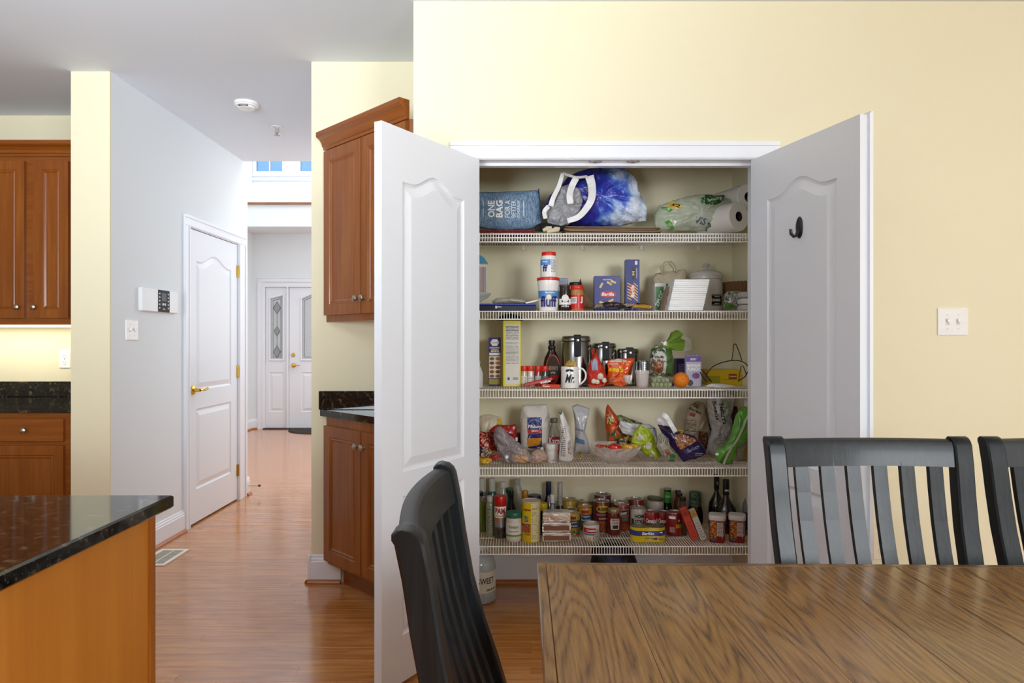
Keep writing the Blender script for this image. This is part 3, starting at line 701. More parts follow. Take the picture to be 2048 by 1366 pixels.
# ---------------------------------------------------------------- chairs
PROF = [(.40, 0), (.47, .002), (.54, .014), (.62, .038), (.70, .066), (.79, .090), (.88, .106), (.95, .116), (1.0, .126)]
def back_y(z):
    for (z0, y0), (z1, y1) in zip(PROF, PROF[1:]):
        if z <= z1: return y0+(y1-y0)*max(0, (z-z0))/(z1-z0)
    return PROF[-1][1]
def make_chair(label):
    """origin on the floor under the back posts; faces -y"""
    t = thing('dining_chair', label, 'chair', group='dark slat-back dining chairs round the table')
    HW = .265
    def xo(z): return HW-.011*(1.0-z)/.4 if z < 1.0 else HW
    for s in (-1, 1):
        mb = MB(); zs = [0, .2]+[p[0] for p in PROF]
        fr, bk = [], []
        for z in zs:
            y = back_y(z) if z >= .4 else (.4-z)*.10
            th = .040 if z > .4 else .034
            fr.append((y-.0, z)); bk.append((y+th, z))
        # scrolled top: the front rolls back over
        fr += [(.131, 1.010), (.140, 1.018), (.152, 1.021)]; bk += [(.170, 1.006), (.170, 1.014), (.163, 1.020)]
        n = len(fr); wd = .046; vs = []
        for (fy, fz), (by, bz) in zip(fr, bk):
            x1 = s*xo(fz); x0 = s*(xo(fz)-wd); lo, hi = min(x0, x1), max(x0, x1); c_ = .004
            vs += [(lo, fy+c_, fz), (lo+c_, fy, fz), (hi-c_, fy, fz), (hi, fy+c_, fz), (hi, by-c_, bz), (hi-c_, by, bz), (lo+c_, by, bz), (lo, by-c_, bz)]
        fs = [(i*8+j, i*8+(j+1) % 8, (i+1)*8+(j+1) % 8, (i+1)*8+j) for i in range(n-1) for j in range(8)]+[tuple(range(8)), tuple(range((n-1)*8, n*8))]
        mb.add(vs, fs); mb.build('back_post', CHAIRB, t, smooth=True)
    # top rail, bowed back, with a rolled top edge
    def rail(name, z0, z1, th, roll, bow):
        K = 14; vs = []
        for i in range(K+1):
            u = -1+2*i/K; x = u*(xo(z1)-.044); by = bow*(1-u*u)
            P = [(back_y(z0)+.008, z0), (back_y(z1)+.006, z1-.02)]
            if roll: P += [(back_y(z1)+.012, z1-.006), (back_y(z1)+.024, z1), (back_y(z1)+.038, z1-.001), (back_y(z1)+.040, z1-.012)]
            else: P += [(back_y(z1)+.006, z1), (back_y(z1)+.006+th, z1)]
            P += [(back_y((z0+z1)/2)+.008+th, (z0+z1)/2), (back_y(z0)+.008+th, z0)]
            vs += [(x, y+by, z) for y, z in P]; n = len(P)
        fs = [(i*n+j, i*n+(j+1) % n, (i+1)*n+(j+1) % n, (i+1)*n+j) for i in range(K) for j in range(n)]+[tuple(range(n)), tuple(range(K*n, K*n+n))]
        MB().add(vs, fs).build(name, CHAIRB, t, smooth=True)
    rail('top_rail', .945, 1.014, .022, True, .022)
    rail('lower_rail', .50, .545, .02, False, .004)
    for k in range(6):
        u = (k-2.5)/2.5*.735; vs = []; zs = [.53, .6, .67, .74, .81, .88, .955]; sw = .0175
        for z in zs:
            f = (z-.5)/.5; bw = (.004+.018*f)*(1-u*u); x = u*(xo(z)-.026); y = back_y(z)+.010+bw
            vs += [(x-sw, y, z), (x+sw, y, z), (x+sw, y+.015, z), (x-sw, y+.015, z)]
        n = len(zs); fs = [(i*4+j, i*4+(j+1) % 4, i*4+4+(j+1) % 4, i*4+4+j) for i in range(n-1) for j in range(4)]+[(0, 1, 2, 3), (n*4-4, n*4-3, n*4-2, n*4-1)]
        MB().add(vs, fs).build('slat', CHAIRB, t)
    # seat
    pl = [(-.245, .03), (.245, .03), (.265, -.40), (.25, -.43), (-.25, -.43), (-.265, -.40)]
    MB().prism(pl, .435, .462).build('seat', CHAIRB, t)
    MB().box(-.22, .22, -.40, -.38, .37, .434).box(-.22, .22, -.02, 0, .37, .434).box(-.235, -.215, -.39, -.01, .37, .434).box(.215, .235, -.39, -.01, .37, .434).build('apron', CHAIRB, t)
    for s in (-1, 1): MB().box(s*.225-.02, s*.225+.02, -.42, -.38, 0, .434, c=.003).build('leg', CHAIRB, t)
    MB().box(-.215, -.200, -.38, .02, .18, .21).box(.200, .215, -.38, .02, .18, .21).box(-.2, .2, -.2, -.18, .18, .21).build('stretcher', CHAIRB, t)
    return t
c1 = make_chair('dark slat-back chair on the far side of the table before the right pantry door')
c1.location = ((X(1533, 1.777)+X(1941, 1.777))/2, 1.640, 0)
c2 = dup(c1, (X(1970, 1.777)+.265, 1.640, 0), 'dark slat-back chair beyond the table, only its left post and slats in view')
c3 = dup(c1, (.010, (.905+1.425)/2, 0), 'dark slat-back chair at the left end of the table, seen from behind', PI/2)
# ================================================================ pantry shelves
SZ = {1: 1.781, 2: 1.418, 3: 1.05, 4: .684, 5: .316}
FRONT = 3.2
xl, xr_ = -.297, 1.157
nw = int((xr_-xl-.01)/.0127)
wires = MB()
for i in range(nw+1):
    x = xl+.006+i*.0127
    wires.tube([(x, 3.596, -.0045), (x, FRONT, -.0045), (x, FRONT-.004, -.008), (x, FRONT-.004, -.046)], .0018, 5)
wires_o = None
names = {1: 'topmost', 2: 'second from the top', 3: 'middle', 4: 'fourth from the top', 5: 'lowest'}
for k in range(1, 6):
    t = thing('wire_shelf', 'white wire pantry shelf, the %s of the five' % names[k], 'shelf', (0, 0, SZ[k]), group='white wire shelves in the pantry')
    if wires_o is None: wires_o = wires.build('wire_deck', WIREW, t, kind='stuff', fix=False); w_ = wires_o
    else:
        w_ = wires_o.copy(); COL.objects.link(w_); w_.parent = t
    def rod(nm, y, z, r=.003): MB().tube([(xl+.001, y, z), (xr_-.001, y, z)], r, 8).build(nm, WIREW, t, smooth=True)
    rod('front_rail', FRONT-.001, -.0075); rod('lip_rail', FRONT-.001, -.044); rod('rear_rail', 3.59, -.0085); rod('cross_rod', 3.34, -.0085, .0025); rod('cross_rod', 3.47, -.0085, .0025)
    if k == 1: rod('lip_rail', FRONT-.001, -.024, .0022)
    for x in (.06, .37, .68, .98):
        MB().box(x-.006, x+.006, 3.585, 3.598, -.028, -.004).tube([(x, 3.588, -.028), (x+.003, 3.575, -.034), (x+.008, 3.57, -.03)], .002, 6).build('wall_clip', WIREW, t)

# ================================================================ helpers for the things on the shelves
def W(px, Y): return px*Y/FOC
def Yb(py, k): return (CAMZ-SZ[k])*FOC/(py-683)
SHELFGROUP = None
def item(name, label, cat, px, Y, k, rz=0, group=None, dz=0.0):
    t = thing(name, label, cat, (X(px, Y), Y, SZ[k]+.0003-.003+dz), rz, group)
    t['k'] = k; return t
def H(t, py): return Z(py, t.location.y)-t.location.z
FONT_SEQ = [0]
def text_geo(s, bold=0.0):
    cu = bpy.data.curves.new('lettering', 'FONT'); cu.body = s; cu.size = 1; cu.resolution_u = 2; cu.offset = bold; cu.align_x = 'CENTER'
    o = bpy.data.objects.new('lettering', cu); COL.objects.link(o)
    me = o.to_mesh(); vs = [v.co.copy() for v in me.vertices]; fs = [tuple(p.vertices) for p in me.polygons]
    o.to_mesh_clear(); bpy.data.objects.remove(o); bpy.data.curves.remove(cu)
    x0, x1 = min(v.x for v in vs), max(v.x for v in vs); y0, y1 = min(v.y for v in vs), max(v.y for v in vs)
    return [((v.x-x0)/(x1-x0)-.5, (v.y-y0)/(y1-y0)-.5) for v in vs], fs
BV = {}
def drape(t, x, z, off=.0012):
    b = BV[t.name]
    hit = b.ray_cast(Vector((x, -1, z)), Vector((0, 1, 0)))
    return (hit[0].y if hit[0] else .0)-off
def txt(t, s, x, z, w, h, m, y=0.0, R=None, rot=0, bold=.02, name='lettering', dr=False, parent=None, shear=0):
    """flat print in the local xz plane facing -y, optionally wrapped on a cylinder or draped on a bag"""
    vs, fs = text_geo(s, bold); out = []; cr, sr = math.cos(rot), math.sin(rot)
    for a, b in vs:
        a, b = a*w+shear*b*h, b*h; a, b = x+a*cr-b*sr, z+a*sr+b*cr
        if R: out.append((R*math.sin(a/R), -R*math.cos(a/R), b))
        elif dr: out.append((a, drape(t, a, b, .0032), b))
        else: out.append((a, y, b))
    return MB().add(out, fs).build(name, m, parent or t, fix=False)
def cpatch(t, name, R, a0, a1, z0, z1, m, parent=None, n=None, R1=None, label=None):
    n = n or max(3, int(abs(a1-a0)/.2)); R1 = R1 or R
    vs = [(r*math.sin(a0+(a1-a0)*i/n), -r*math.cos(a0+(a1-a0)*i/n), z) for z, r in ((z0, R), (z1, R1)) for i in range(n+1)]
    return MB().add(vs, [(i, i+1, n+2+i, n+1+i) for i in range(n)]).build(name, m, parent or t, smooth=True, fix=False, label=label)
def epatch(t, name, R, cx, cz, a, b, m, parent=None):
    n = 20; vs = []
    for s in (1, .75, .5, .25): vs += [((cx+a*s*math.cos(q)), (cz+b*s*math.sin(q))) for q in [2*PI*i/n for i in range(n)]]
    vs.append((cx, cz)); fs = [(r_*n+j, r_*n+(j+1) % n, (r_+1)*n+(j+1) % n, (r_+1)*n+j) for r_ in range(3) for j in range(n)]+[(3*n+j, 3*n+(j+1) % n, 4*n) for j in range(n)]
    return MB().add([(R*math.sin(x/R), -R*math.cos(x/R), z) for x, z in vs], fs).build(name, m, parent or t, smooth=True, fix=False)
def fpatch(t, name, poly, y, m, parent=None):
    return MB().add([(p[0], y, p[1]) for p in poly], [tuple(tr) for tr in tessellate_polygon([[Vector((p[0], p[1], 0)) for p in poly]])]).build(name, m, parent or t, fix=False)
def R4(x0, x1, z0, z1): return [(x0, z0), (x1, z0), (x1, z1), (x0, z1)]
def ell(cx, cz, a, b, n=20, rot=0):
    return [(cx+a*math.cos(q)*math.cos(rot)-b*math.sin(q)*math.sin(rot), cz+a*math.cos(q)*math.sin(rot)+b*math.sin(q)*math.cos(rot)) for q in [2*PI*i/n for i in range(n)]]
def resample(poly, n):
    P = [Vector(p) for p in poly]; L = [(P[(i+1) % len(P)]-P[i]).length for i in range(len(P))]; T = sum(L); out = []
    for j in range(n):
        d = T*j/n; i = 0
        while d > L[i]: d -= L[i]; i += 1
        out.append(P[i].lerp(P[(i+1) % len(P)], d/L[i]))
    return out
def bag(t, name, pts, T, m, wr=.003, n=56, seed=0, flat=0.0, parent=None, fy=0.0, center=None, rings=(1, .96, .90, .82, .72, .61, .49, .36, .23, .11, 0), px=True):
    n = int(n*1.35); wr *= 1.35
    """a filled soft pouch: pts is its outline (photo pixels on the plane of the thing), T its thickness"""
    Y = t.location.y
    loc = [(X(a, Y)-t.location.x, Z(b, Y)-t.location.z) for a, b in pts] if px else pts
    P = resample(loc, n); c = Vector(center) if center else sum(P, Vector((0, 0)))/n
    rs = Vector((seed*3.1, seed*1.7, seed)); vs = []; idx = {}
    for side in (-1, 1):
        for ri, s in enumerate(rings):
            if s == 1 and side == 1: continue
            for j in range(n if s > 0 else 1):
                p = c+(P[j]-c)*s; y = side*T/2*max(0, 1-s**2.2)**.6
                q = Vector((p.x, y*2, p.y))*22+rs
                wv = .9*(.35-abs(noise.noise(q))*2.2)+.8*(.3-abs(noise.noise(q*2.3+rs))*2)+.35*noise.noise(q*5)
                y += fy*s*s + (side*wr*wv*(1 if s < 1 else .3))
                z = max(p.y+noise.noise(q*1.7)*wr*.35, .0015)
                idx[(side, ri, j)] = len(vs); vs.append((p.x+noise.noise(q*1.3+Vector((9, 0, 0)))*wr*.35, y, z))
    for j in range(n): idx[(1, 0, j)] = idx[(-1, 0, j)]
    fs = []
    for side in (-1, 1):
        for ri in range(len(rings)-1):
            for j in range(n):
                j2 = (j+1) % n
                if rings[ri+1] > 0: f = [idx[(side, ri, j)], idx[(side, ri, j2)], idx[(side, ri+1, j2)], idx[(side, ri+1, j)]]
                else: f = [idx[(side, ri, j)], idx[(side, ri, j2)], idx[(side, ri+1, 0)]]
                fs.append(tuple(f if side == -1 else f[::-1]))
    mb = MB().add(vs, fs); o = mb.build(name, m, parent or t, smooth=True)
    try: o.data.set_sharp_from_angle(angle=PI)
    except Exception: pass
    if t.name not in BV: BV[t.name] = BVHTree.FromPolygons([Vector(v) for v in vs], fs)
    return o
def dpatch(t, name, pts, m, px=True, n=36, parent=None, off=.0010):
    """a printed area laid on the front of a bag"""
    Y = t.location.y
    loc = [(X(a, Y)-t.location.x, Z(b, Y)-t.location.z) for a, b in pts] if px else pts
    P = resample(loc, n); c = sum(P, Vector((0, 0)))/n; vs = []; rings = (1, .8, .6, .4, .2)
    for s in rings:
        for p in P:
            q = c+(p-c)*s; vs.append((q.x, drape(t, q.x, q.y, off), q.y))
    vs.append((c.x, drape(t, c.x, c.y, off), c.y)); fs = []
    for r in range(4):
        for j in range(n): fs.append((r*n+j, r*n+(j+1) % n, (r+1)*n+(j+1) % n, (r+1)*n+j))
    for j in range(n): fs.append((4*n+j, 4*n+(j+1) % n, 5*n))
    return MB().add(vs, fs).build(name, m, parent or t, smooth=True, fix=False)
def tp(t, s, px, py, wpx, hpx, m, dr=True, **k):
    Y = t.location.y
    return txt(t, s, X(px, Y)-t.location.x, Z(py, Y)-t.location.z, W(wpx, Y), W(hpx, Y), m, dr=dr, **k)
WHT = mat('f2f0ec', .45); INK = mat('17151a', .5); SILV = mat('c8c6c0', .28, 1.0); REDP = mat('c8201c', .35); FILM = mat('ffffff', .08, alpha=.22, bump=.7, bscale=45)
CLEAR = mat('f4f6f4', .05, alpha=.28, coat=1.0)
PAPER = mat('e9e6de', .6)
def lines(t, x0, x1, z0, z1, n, y=0, R=None, m=None, dr=False, name='fine_print', seed=1):
    """rows of small print as thin bars"""
    r = random.Random(seed); mb = MB(); m = m or mat('4a4744', .5)
    dz = (z1-z0)/n
    for i in range(n):
        za = z0+dz*(i+.3); zb_ = za+dz*.38; x = x0
        while x < x1-.002:
            xe = min(x1, x+r.uniform(.25, .9)*(x1-x0))
            q = [(x, za), (xe, za), (xe, zb_), (x, zb_)]
            if R: vs = [(R*math.sin(a/R), -R*math.cos(a/R), b) for a, b in q]
            elif dr: vs = [(a, drape(t, a, b, .0016), b) for a, b in q]
            else: vs = [(a, y, b) for a, b in q]
            mb.add(vs, [(0, 1, 2, 3)]); x = xe+(x1-x0)*.06
    return mb.build(name, m, t, fix=False)
def carton(t, w, d, h, m, c=.0012, name='box_body'):
    return MB().box(-w/2, w/2, 0, d, 0, h, c=c).build(name, m, t)
def can(t, r, h, m, lid=None, ribs=False):
    lid = lid or SILV
    MB().lathe([(r*.97, .004), (r, .006), (r, h-.006), (r*.97, h-.004)], 32).build('can_body', m, t, smooth=True)
    MB().lathe([(r*.9, .0), (r*1.01, .0005), (r*1.01, .0045), (r*.97, .0055)], 32).build('bottom_rim', lid, t, smooth=True)
    MB().lathe([(r*.96, h-.006), (r*1.01, h-.004), (r*1.015, h-.001), (r*.98, h), (r*.95, h-.001), (r*.94, h-.004), (r*.75, h-.0035), (r*.72, h-.0045), (r*.3, h-.0045), (0, h-.0045)], 32).build('can_lid', lid, t, smooth=True)
def vessel(t, name, R, Hh, prof, m, n=28, parent=None, z0=0.0, sy=1):
    return MB().lathe([(a*R, z0+b*Hh) for a, b in prof], n, sy=sy).build(name, m, parent or t, smooth=True)
JARP = [(.88, 0), (.98, .03), (1, .08), (1, .78), (.93, .85), (.84, .88), (.84, 1)]
def cap(t, name, r, z0, z1, m, ridged=True, parent=None, n=28):
    o = MB().lathe([(r*.98, z0), (r, z0+.001), (r, z1-.002), (r*.96, z1), (0, z1)], n)
    if ridged:
        o.v = [(v[0]*(1.012 if i % 2 else 1), v[1]*(1.012 if i % 2 else 1), v[2]) for i, v in enumerate(o.v)]
    return o.build(name, m, parent or t, smooth=True)

# ================================================================ SHELF 1
# folded red tote under the denim bag
t = item('folded_tote', 'dark red folded tote lying flat under the denim bag', 'bag', 1008, 3.36, 1)
MB().box(-.20, .145, -.13, .12, .001, .012, c=.004).box(-.19, .14, -.12, .11, .0125, .021, c=.003).build('fabric', print_mat(('5d1016', '7c1a20', '4a0c12', '8b3a3c'), 60, .7), t)
# denim-look bag on its side
t = item('reusable_bag', 'blue denim-print bag lying on its side with white lettering', 'bag', 1010, 3.30, 1, dz=.0235)
DEN = print_mat(('3c546e', '506a86', '67819b', '8298ab'), 70, .7, stretch=(3.5, 3.5, .6), kind='soft', bump=.25, detail=8)
o = bag(t, 'bag_body', [(935, 384), (1000, 384), (1076, 380), (1079, 390), (1084, 452), (1060, 458), (1000, 461), (965, 457), (935, 452)], .085, DEN, .004, seed=2)
MB().tube([(X(p, 3.3)-t.location.x, -.006, Z(q, 3.3)-t.location.z) for p, q in ((1077, 378), (1080, 410), (1084, 454))], .0035, 6).build('seam_binding', mat('1f3a63', .6), t)
wl = mat('e6e8e6', .6)
for s, px, w_, h_ in (('ONE', 983, 33, 14), ('BAG', 999, 34, 14), ('FOR A', 1015, 34, 11), ('BETTER', 1027, 34, 8), ('TOMORROW', 1037, 34, 6)):
    tp(t, s, px, 421, w_, h_, wl, rot=PI/2, bold=.03 if px < 1005 else .0)
for px in (967, 1047): dpatch(t, 'printed_rule', [(px-.6, 402), (px+.8, 402), (px+.8, 438), (px-.6, 438)], wl, n=16)
# black and cream gloves
t = item('black_cloth', 'crumpled black cloth between the denim bag and the white handles', 'cloth', 1098, 3.27, 1)
bag(t, 'fabric', [(1070, 463), (1070, 452), (1082, 446), (1100, 447), (1120, 451), (1134, 457), (1134, 463)], .07, mat('141417', .8), .006, seed=3)
t = item('work_glove', 'cream cotton glove fingers hanging over the top shelf edge', 'glove', 1104, 3.215, 1)
for a, b, c_ in (((1086, 461), (1103, 455), 5), ((1094, 464), (1118, 460), 5), ((1104, 461), (1119, 457), 4)):
    MB().tube([(X(a[0], 3.215)-t.location.x, .0, max(.008, Z(a[1], 3.215)-t.location.z)), (X((a[0]+b[0])/2, 3.215)-t.location.x, -.004, max(.011, Z((a[1]+b[1])/2-1, 3.215)-t.location.z)), (X(b[0], 3.215)-t.location.x, 0, max(.009, Z(b[1], 3.215)-t.location.z))], [.008, .011, .007], 10).build('finger', mat('cdbfa4', .85), t, smooth=True)
# paper bags
for i in range(6):
    t = item('paper_bag', ('lowest', 'second from the bottom', 'third from the bottom', 'third from the top', 'second from the top', 'topmost')[i]+' flat brown paper bag in the stack under the blue bag', 'bag', 1215, 3.36, 1, rz=(.03, -.02, .05, 0, -.04, .02)[i], group='flat paper bags on the top shelf', dz=.0005+i*.0058)
    MB().box(-.225+.01*(i % 3), .235-.012*(i % 2), -.14, .13, 0, .0022, c=.0006).box(-.22, .23-.02*(i % 2), -.135, .12, .0024, .0050, c=.0006).build('folded_paper', mat(('8e7458', '7b6349', '9b8266')[i % 3], .8), t)
# blue plastic bag
t = item('plastic_bag', 'shiny blue and purple plastic bag with white mouth on the paper bags', 'bag', 1190, 3.36, 1, dz=.036)
BLU = bpy.data.materials.new('blue_print_film'); BLU.use_nodes = True
nt = BLU.node_tree; bs = nt.nodes['Principled BSDF']; bs.inputs['Roughness'].default_value = .18; bs.inputs['Coat Weight'].default_value = .5
tc = nt.nodes.new('ShaderNodeTexCoord'); sx = nt.nodes.new('ShaderNodeSeparateXYZ'); nt.links.new(tc.outputs['Object'], sx.inputs[0])
n1 = nt.nodes.new('ShaderNodeTexNoise'); n1.inputs['Scale'].default_value = 9; nt.links.new(tc.outputs['Object'], n1.inputs[0])
ma = nt.nodes.new('ShaderNodeMath'); ma.operation = 'MULTIPLY_ADD'; ma.inputs[1].default_value = 2.2; nt.links.new(sx.outputs[0], ma.inputs[0])
m2 = nt.nodes.new('ShaderNodeMath'); m2.operation = 'MULTIPLY_ADD'; m2.inputs[1].default_value = 1.5; m2.inputs[2].default_value = -.40; nt.links.new(n1.outputs['Fac'], m2.inputs[0]); nt.links.new(m2.outputs[0], ma.inputs[2])
cr = nt.nodes.new('ShaderNodeValToRGB'); e = cr.color_ramp.elements; e[0].position = 0; e[0].color = lin('2a2478'); e[1].position = .95; e[1].color = lin('dfe6f2')
for p, c_ in ((.22, '33329a'), (.42, '2f45b4'), (.58, '5f86d2'), (.72, 'c3d2ec')): q = e.new(p); q.color = lin(c_)
nt.links.new(ma.outputs[0], cr.inputs[0]); nt.links.new(cr.outputs[0], bs.inputs['Base Color'])
n3 = nt.nodes.new('ShaderNodeTexNoise'); n3.inputs['Scale'].default_value = 26; n3.inputs['Detail'].default_value = 4; nt.links.new(tc.outputs['Object'], n3.inputs[0])
bp = nt.nodes.new('ShaderNodeBump'); bp.inputs['Strength'].default_value = .7; bp.inputs['Distance'].default_value = .02; nt.links.new(n3.outputs['Fac'], bp.inputs['Height']); nt.links.new(bp.outputs[0], bs.inputs['Normal'])
bag(t, 'bag_body', [(1083, 420), (1096, 392), (1118, 372), (1135, 352), (1165, 340), (1190, 335), (1240, 332), (1254, 338), (1270, 352), (1281, 392), (1296, 418), (1293, 441), (1270, 445), (1235, 453), (1180, 454), (1130, 452), (1095, 446)], .22, BLU, .012, n=72, seed=5)
t2 = item('plastic_sack', 'grey-white stuffed plastic sack held in the mouth of the blue bag', 'bag', 1128, 3.255, 1, dz=.03)
bag(t2, 'bag_body', [(1090, 425), (1104, 400), (1120, 372), (1140, 368), (1160, 378), (1166, 400), (1160, 425), (1140, 448), (1112, 454), (1094, 446)], .05, mat('9a9a9e', .3, bump=.9, bscale=30), .010, seed=6)
WH = mat('e4e3e2', .35, bump=.4, bscale=40)
def smooth_pts(P, k=4):
    out = []; n = len(P)
    for i in range(n-1):
        p0, p1, p2, p3 = P[max(i-1, 0)], P[i], P[i+1], P[min(i+2, n-1)]
        for j in range(k):
            t_ = j/k; out.append(.5*((2*p1)+(p2-p0)*t_+(2*p0-5*p1+4*p2-p3)*t_*t_+(3*p1-p0-3*p2+p3)*t_**3))
    return out+[P[-1]]
def ribbon(t, name, pts, w, m, y=0.0, th=.002, tw=0, w1=None):
    """a flat strap through photo-plane points, w wide in pixels (w1 at its end)"""
    Y = t.location.y; P = [Vector((X(a, Y)-t.location.x, Z(b, Y)-t.location.z)) for a, b in pts]
    P = smooth_pts(P) if len(P) > 2 else P
    n = len(P); vs = []; w1 = w1 or w
    for i, p in enumerate(P):
        d = (P[min(i+1, n-1)]-P[max(i-1, 0)]).normalized(); q = Vector((-d.y, d.x))*W(w+(w1-w)*i/(n-1), Y)/2
        yy = y+.005*math.sin(i*.5+tw)
        for a in (q, -q):
            for s in (-th, th): vs.append((p.x+a.x, yy+s+(.004 if a is q else 0), max(.001, p.y+a.y)))
    fs = []
    for i in range(n-1):
        b = i*4
        for u, v in ((0, 1), (1, 3), (3, 2), (2, 0)): fs.append((b+u, b+v, b+4+v, b+4+u))
    fs += [(0, 1, 3, 2), (n*4-4, n*4-3, n*4-1, n*4-2)]
    return MB().add(vs, fs).build(name, m, t, smooth=False)
yo = 3.215-3.36
ribbon(t, 'handle', [(1172, 366), (1177, 385), (1176, 410), (1165, 430), (1150, 445), (1130, 452)], 17, WH, y=yo, w1=9)
ribbon(t, 'handle', [(1121, 361), (1114, 385), (1103, 408), (1098, 424)], 7, WH, y=yo, w1=10)
ribbon(t, 'handle', [(1147, 370), (1139, 385), (1134, 404), (1136, 420)], 12, WH, y=yo-.002)
ribbon(t, 'rim_band', [(1121, 360), (1135, 365), (1150, 369), (1168, 367)], 5, WH, y=yo+.002)
ribbon(t, 'rim_band', [(1094, 424), (1086, 434), (1088, 448)], 8, WH, y=yo)
MB().tube([(X(1168+6*math.cos(a), 3.21)-t.location.x, yo-.011, Z(372+6*math.sin(a), 3.21)-t.location.z) for a in [2*PI*i/12 for i in range(12)]], .0012, 5, closed=True).build('printed_ring', INK, t)
# paper towel pack
t = item('paper_towel_pack', 'clear and green wrapper of the paper towel pack at the right end', 'paper towels', 1385, 3.35, 1)
GW = mat('c6cfb9', .12, alpha=.55, coat=.6, bump=.8, bscale=30)
bag(t, 'wrapper', [(1308, 430), (1318, 412), (1345, 402), (1375, 392), (1405, 388), (1440, 390), (1462, 400), (1478, 440), (1470, 460), (1400, 462), (1320, 462), (1309, 452)], .15, GW, .010, seed=8)
GR1, GR2, YL = mat('1f5a24', .3), mat('4f9a2c', .3), mat('e0b21c', .3)
dpatch(t, 'green_print', [(1395, 402), (1410, 391), (1450, 390), (1440, 408), (1420, 416), (1396, 412)], GR1)
dpatch(t, 'green_print', [(1320, 414), (1333, 418), (1342, 424), (1334, 428), (1322, 420)], GR2)
dpatch(t, 'green_print', [(1326, 446), (1334, 443), (1346, 460), (1336, 462)], GR2)
dpatch(t, 'green_print', [(1425, 448), (1442, 432), (1450, 438), (1440, 458), (1428, 460)], GR1)
dpatch(t, 'yellow_print', [(1330, 412), (1345, 405), (1358, 418), (1347, 424)], YL)
tp(t, '12', 1348, 415, 13, 8, INK, rot=-.5); tp(t, 'Bounty', 1425, 402, 30, 9, mat('dfe8df', .4), rot=.25); tp(t, 'VIS', 1394, 446, 22, 12, mat('48566a', .4), rot=-.2); tp(t, 'Boun', 1426, 454, 34, 14, mat('515f5a', .4), rot=.15)
t['label'] = 'clear and green wrapper of the paper towel pack on the top shelf'
def roll(label, px, py, r, Y, tilt):
    t = thing('paper_towel_roll', label, 'paper towels', (X(px, Y), Y, Z(py, Y)), group='paper towel rolls on the top shelf')
    M = Matrix.Rotation(tilt, 4, 'Z') @ Matrix.Rotation(-PI/2, 4, 'X')
    MB().lathe([(.024, .0), (r-.004, 0), (r, .005), (r, .22), (.024, .22), (.024, 0)], 36, M=M, cap=False).build('paper', mat('e6e2dc', .8, bump=.3, bscale=120), t, smooth=True)
    MB().lathe([(.021, .001), (.024, .001), (.024, .219), (.021, .219), (.021, .001)], 24, M=M, cap=False).lathe([(.0212, .06), (.0, .06)], 24, M=M, cap=False).build('core', mat('2b2320', .8), t, smooth=True)
    return t
roll('lower paper towel roll showing its dark core beside the right door', 1478, 433, .0705, 3.24, .55)
roll('upper paper towel roll behind, half hidden by the right door', 1497, 394, .0655, 3.33, .35)

# ================================================================ SHELF 2
t = item('straw_dispenser', 'clear straw dispenser with pointed blue lid and coloured straws', 'straws', 957, 3.40, 2, dz=.098)
MB().box(-.042, .042, -.03, .03, .0, .145, c=.003).build('container', CLEAR, t)
MB().prism([(-.046, .145), (.046, .145), (.030, .17), (.0, .19), (-.03, .17)], -.032, .032, 'y').build('lid', mat('3f8fb4', .4), t)
for i in range(11): MB().tube([(-.034+i*.0068, -.01+.012*(i % 3), .003), (-.034+i*.0068, -.012+.012*(i % 3), .128)], .0030, 8).build('straw', mat(('b02a50', '7a3c9c', 'd2555c', '3c5c9c', 'c0362c', '8fb7c4')[i % 6], .4), t)
t = item('glass_dish', 'clear footed glass dish under the straw dispenser', 'bowl', 955, 3.40, 2, dz=.0325)
MB().lathe([(.035, 0), (.034, .004), (.012, .012), (.02, .022), (.055, .04), (.072, .062), (.069, .062), (.05, .045), (0, .03)], 28).build('bowl', mat('dfe6e2', .03, alpha=.45, coat=1), t, smooth=True)
t = item('tray', 'navy blue tray box at the left end of the second shelf', 'box', 1005, 3.24, 2)
MB().box(-.165, .160, 0, .30, 0, .026, c=.003).build('base', mat('10132a', .35), t); MB().box(-.166, .160, -.002, .302, .0262, .034, c=.002).build('rim', mat('2a3990', .35), t)
txt(t, 's~', -.02, .018, .03, .012, WHT, y=-.0005)
t = item('plastic_pouch', 'flat clear plastic pouch lying on the navy tray', 'bag', 1018, 3.34, 2, dz=.036)
bag(t, 'film', [(985, 602), (992, 596), (1025, 595), (1052, 600), (1054, 607), (985, 607)], .12, mat('c9c6b4', .15, alpha=.6, bump=.8), .004, seed=4)
t = item('plastic_knife', 'white plastic knife lying on the navy tray', 'cutlery', 1066, 3.255, 2, rz=.1, dz=.0365)
MB().tube([(-.035, 0, .001), (0, 0, .009), (.030, .0, .018)], [.003, .004, .002], 8, ry=.002).build('blade', WHT, t)
# marshmallow tubs
LB = mat('4f8ccb', .35); NV = mat('1c2168', .4)
t = item('spread_tub', 'large white marshmallow tub with red lid, under the small jar', 'tub', 1096.5, 3.255, 2)
r = W(43, 3.255)/2; h = H(t, 556)
vessel(t, 'tub_body', r, h-.012, [(.84, 0), (.86, .02), (.97, .80), (1.0, .83), (1.0, .99)], mat('ece8e4', .3))
cap(t, 'lid', r*1.06, h-.014, h, mat('c9281c', .35))
hb_ = h-.012; tr = lambda z: r*(.86+.11*(z/hb_-.02)/.78)
R = tr(.05)
for za, zb2, m_ in ((.012, .058, mat('ece9e6', .35)), (.058, .094, LB)): cpatch(t, 'label_print', tr(za)+.0008, -1.35, 1.35, za, zb2, m_, R1=tr(zb2)+.0008)
txt(t, 'fluff', 0, .043, .085, .052, NV, R=R+.0042, bold=.03); txt(t, 'Marshmallow', .008, .086, .048, .009, WHT, R=tr(.09)+.0018)
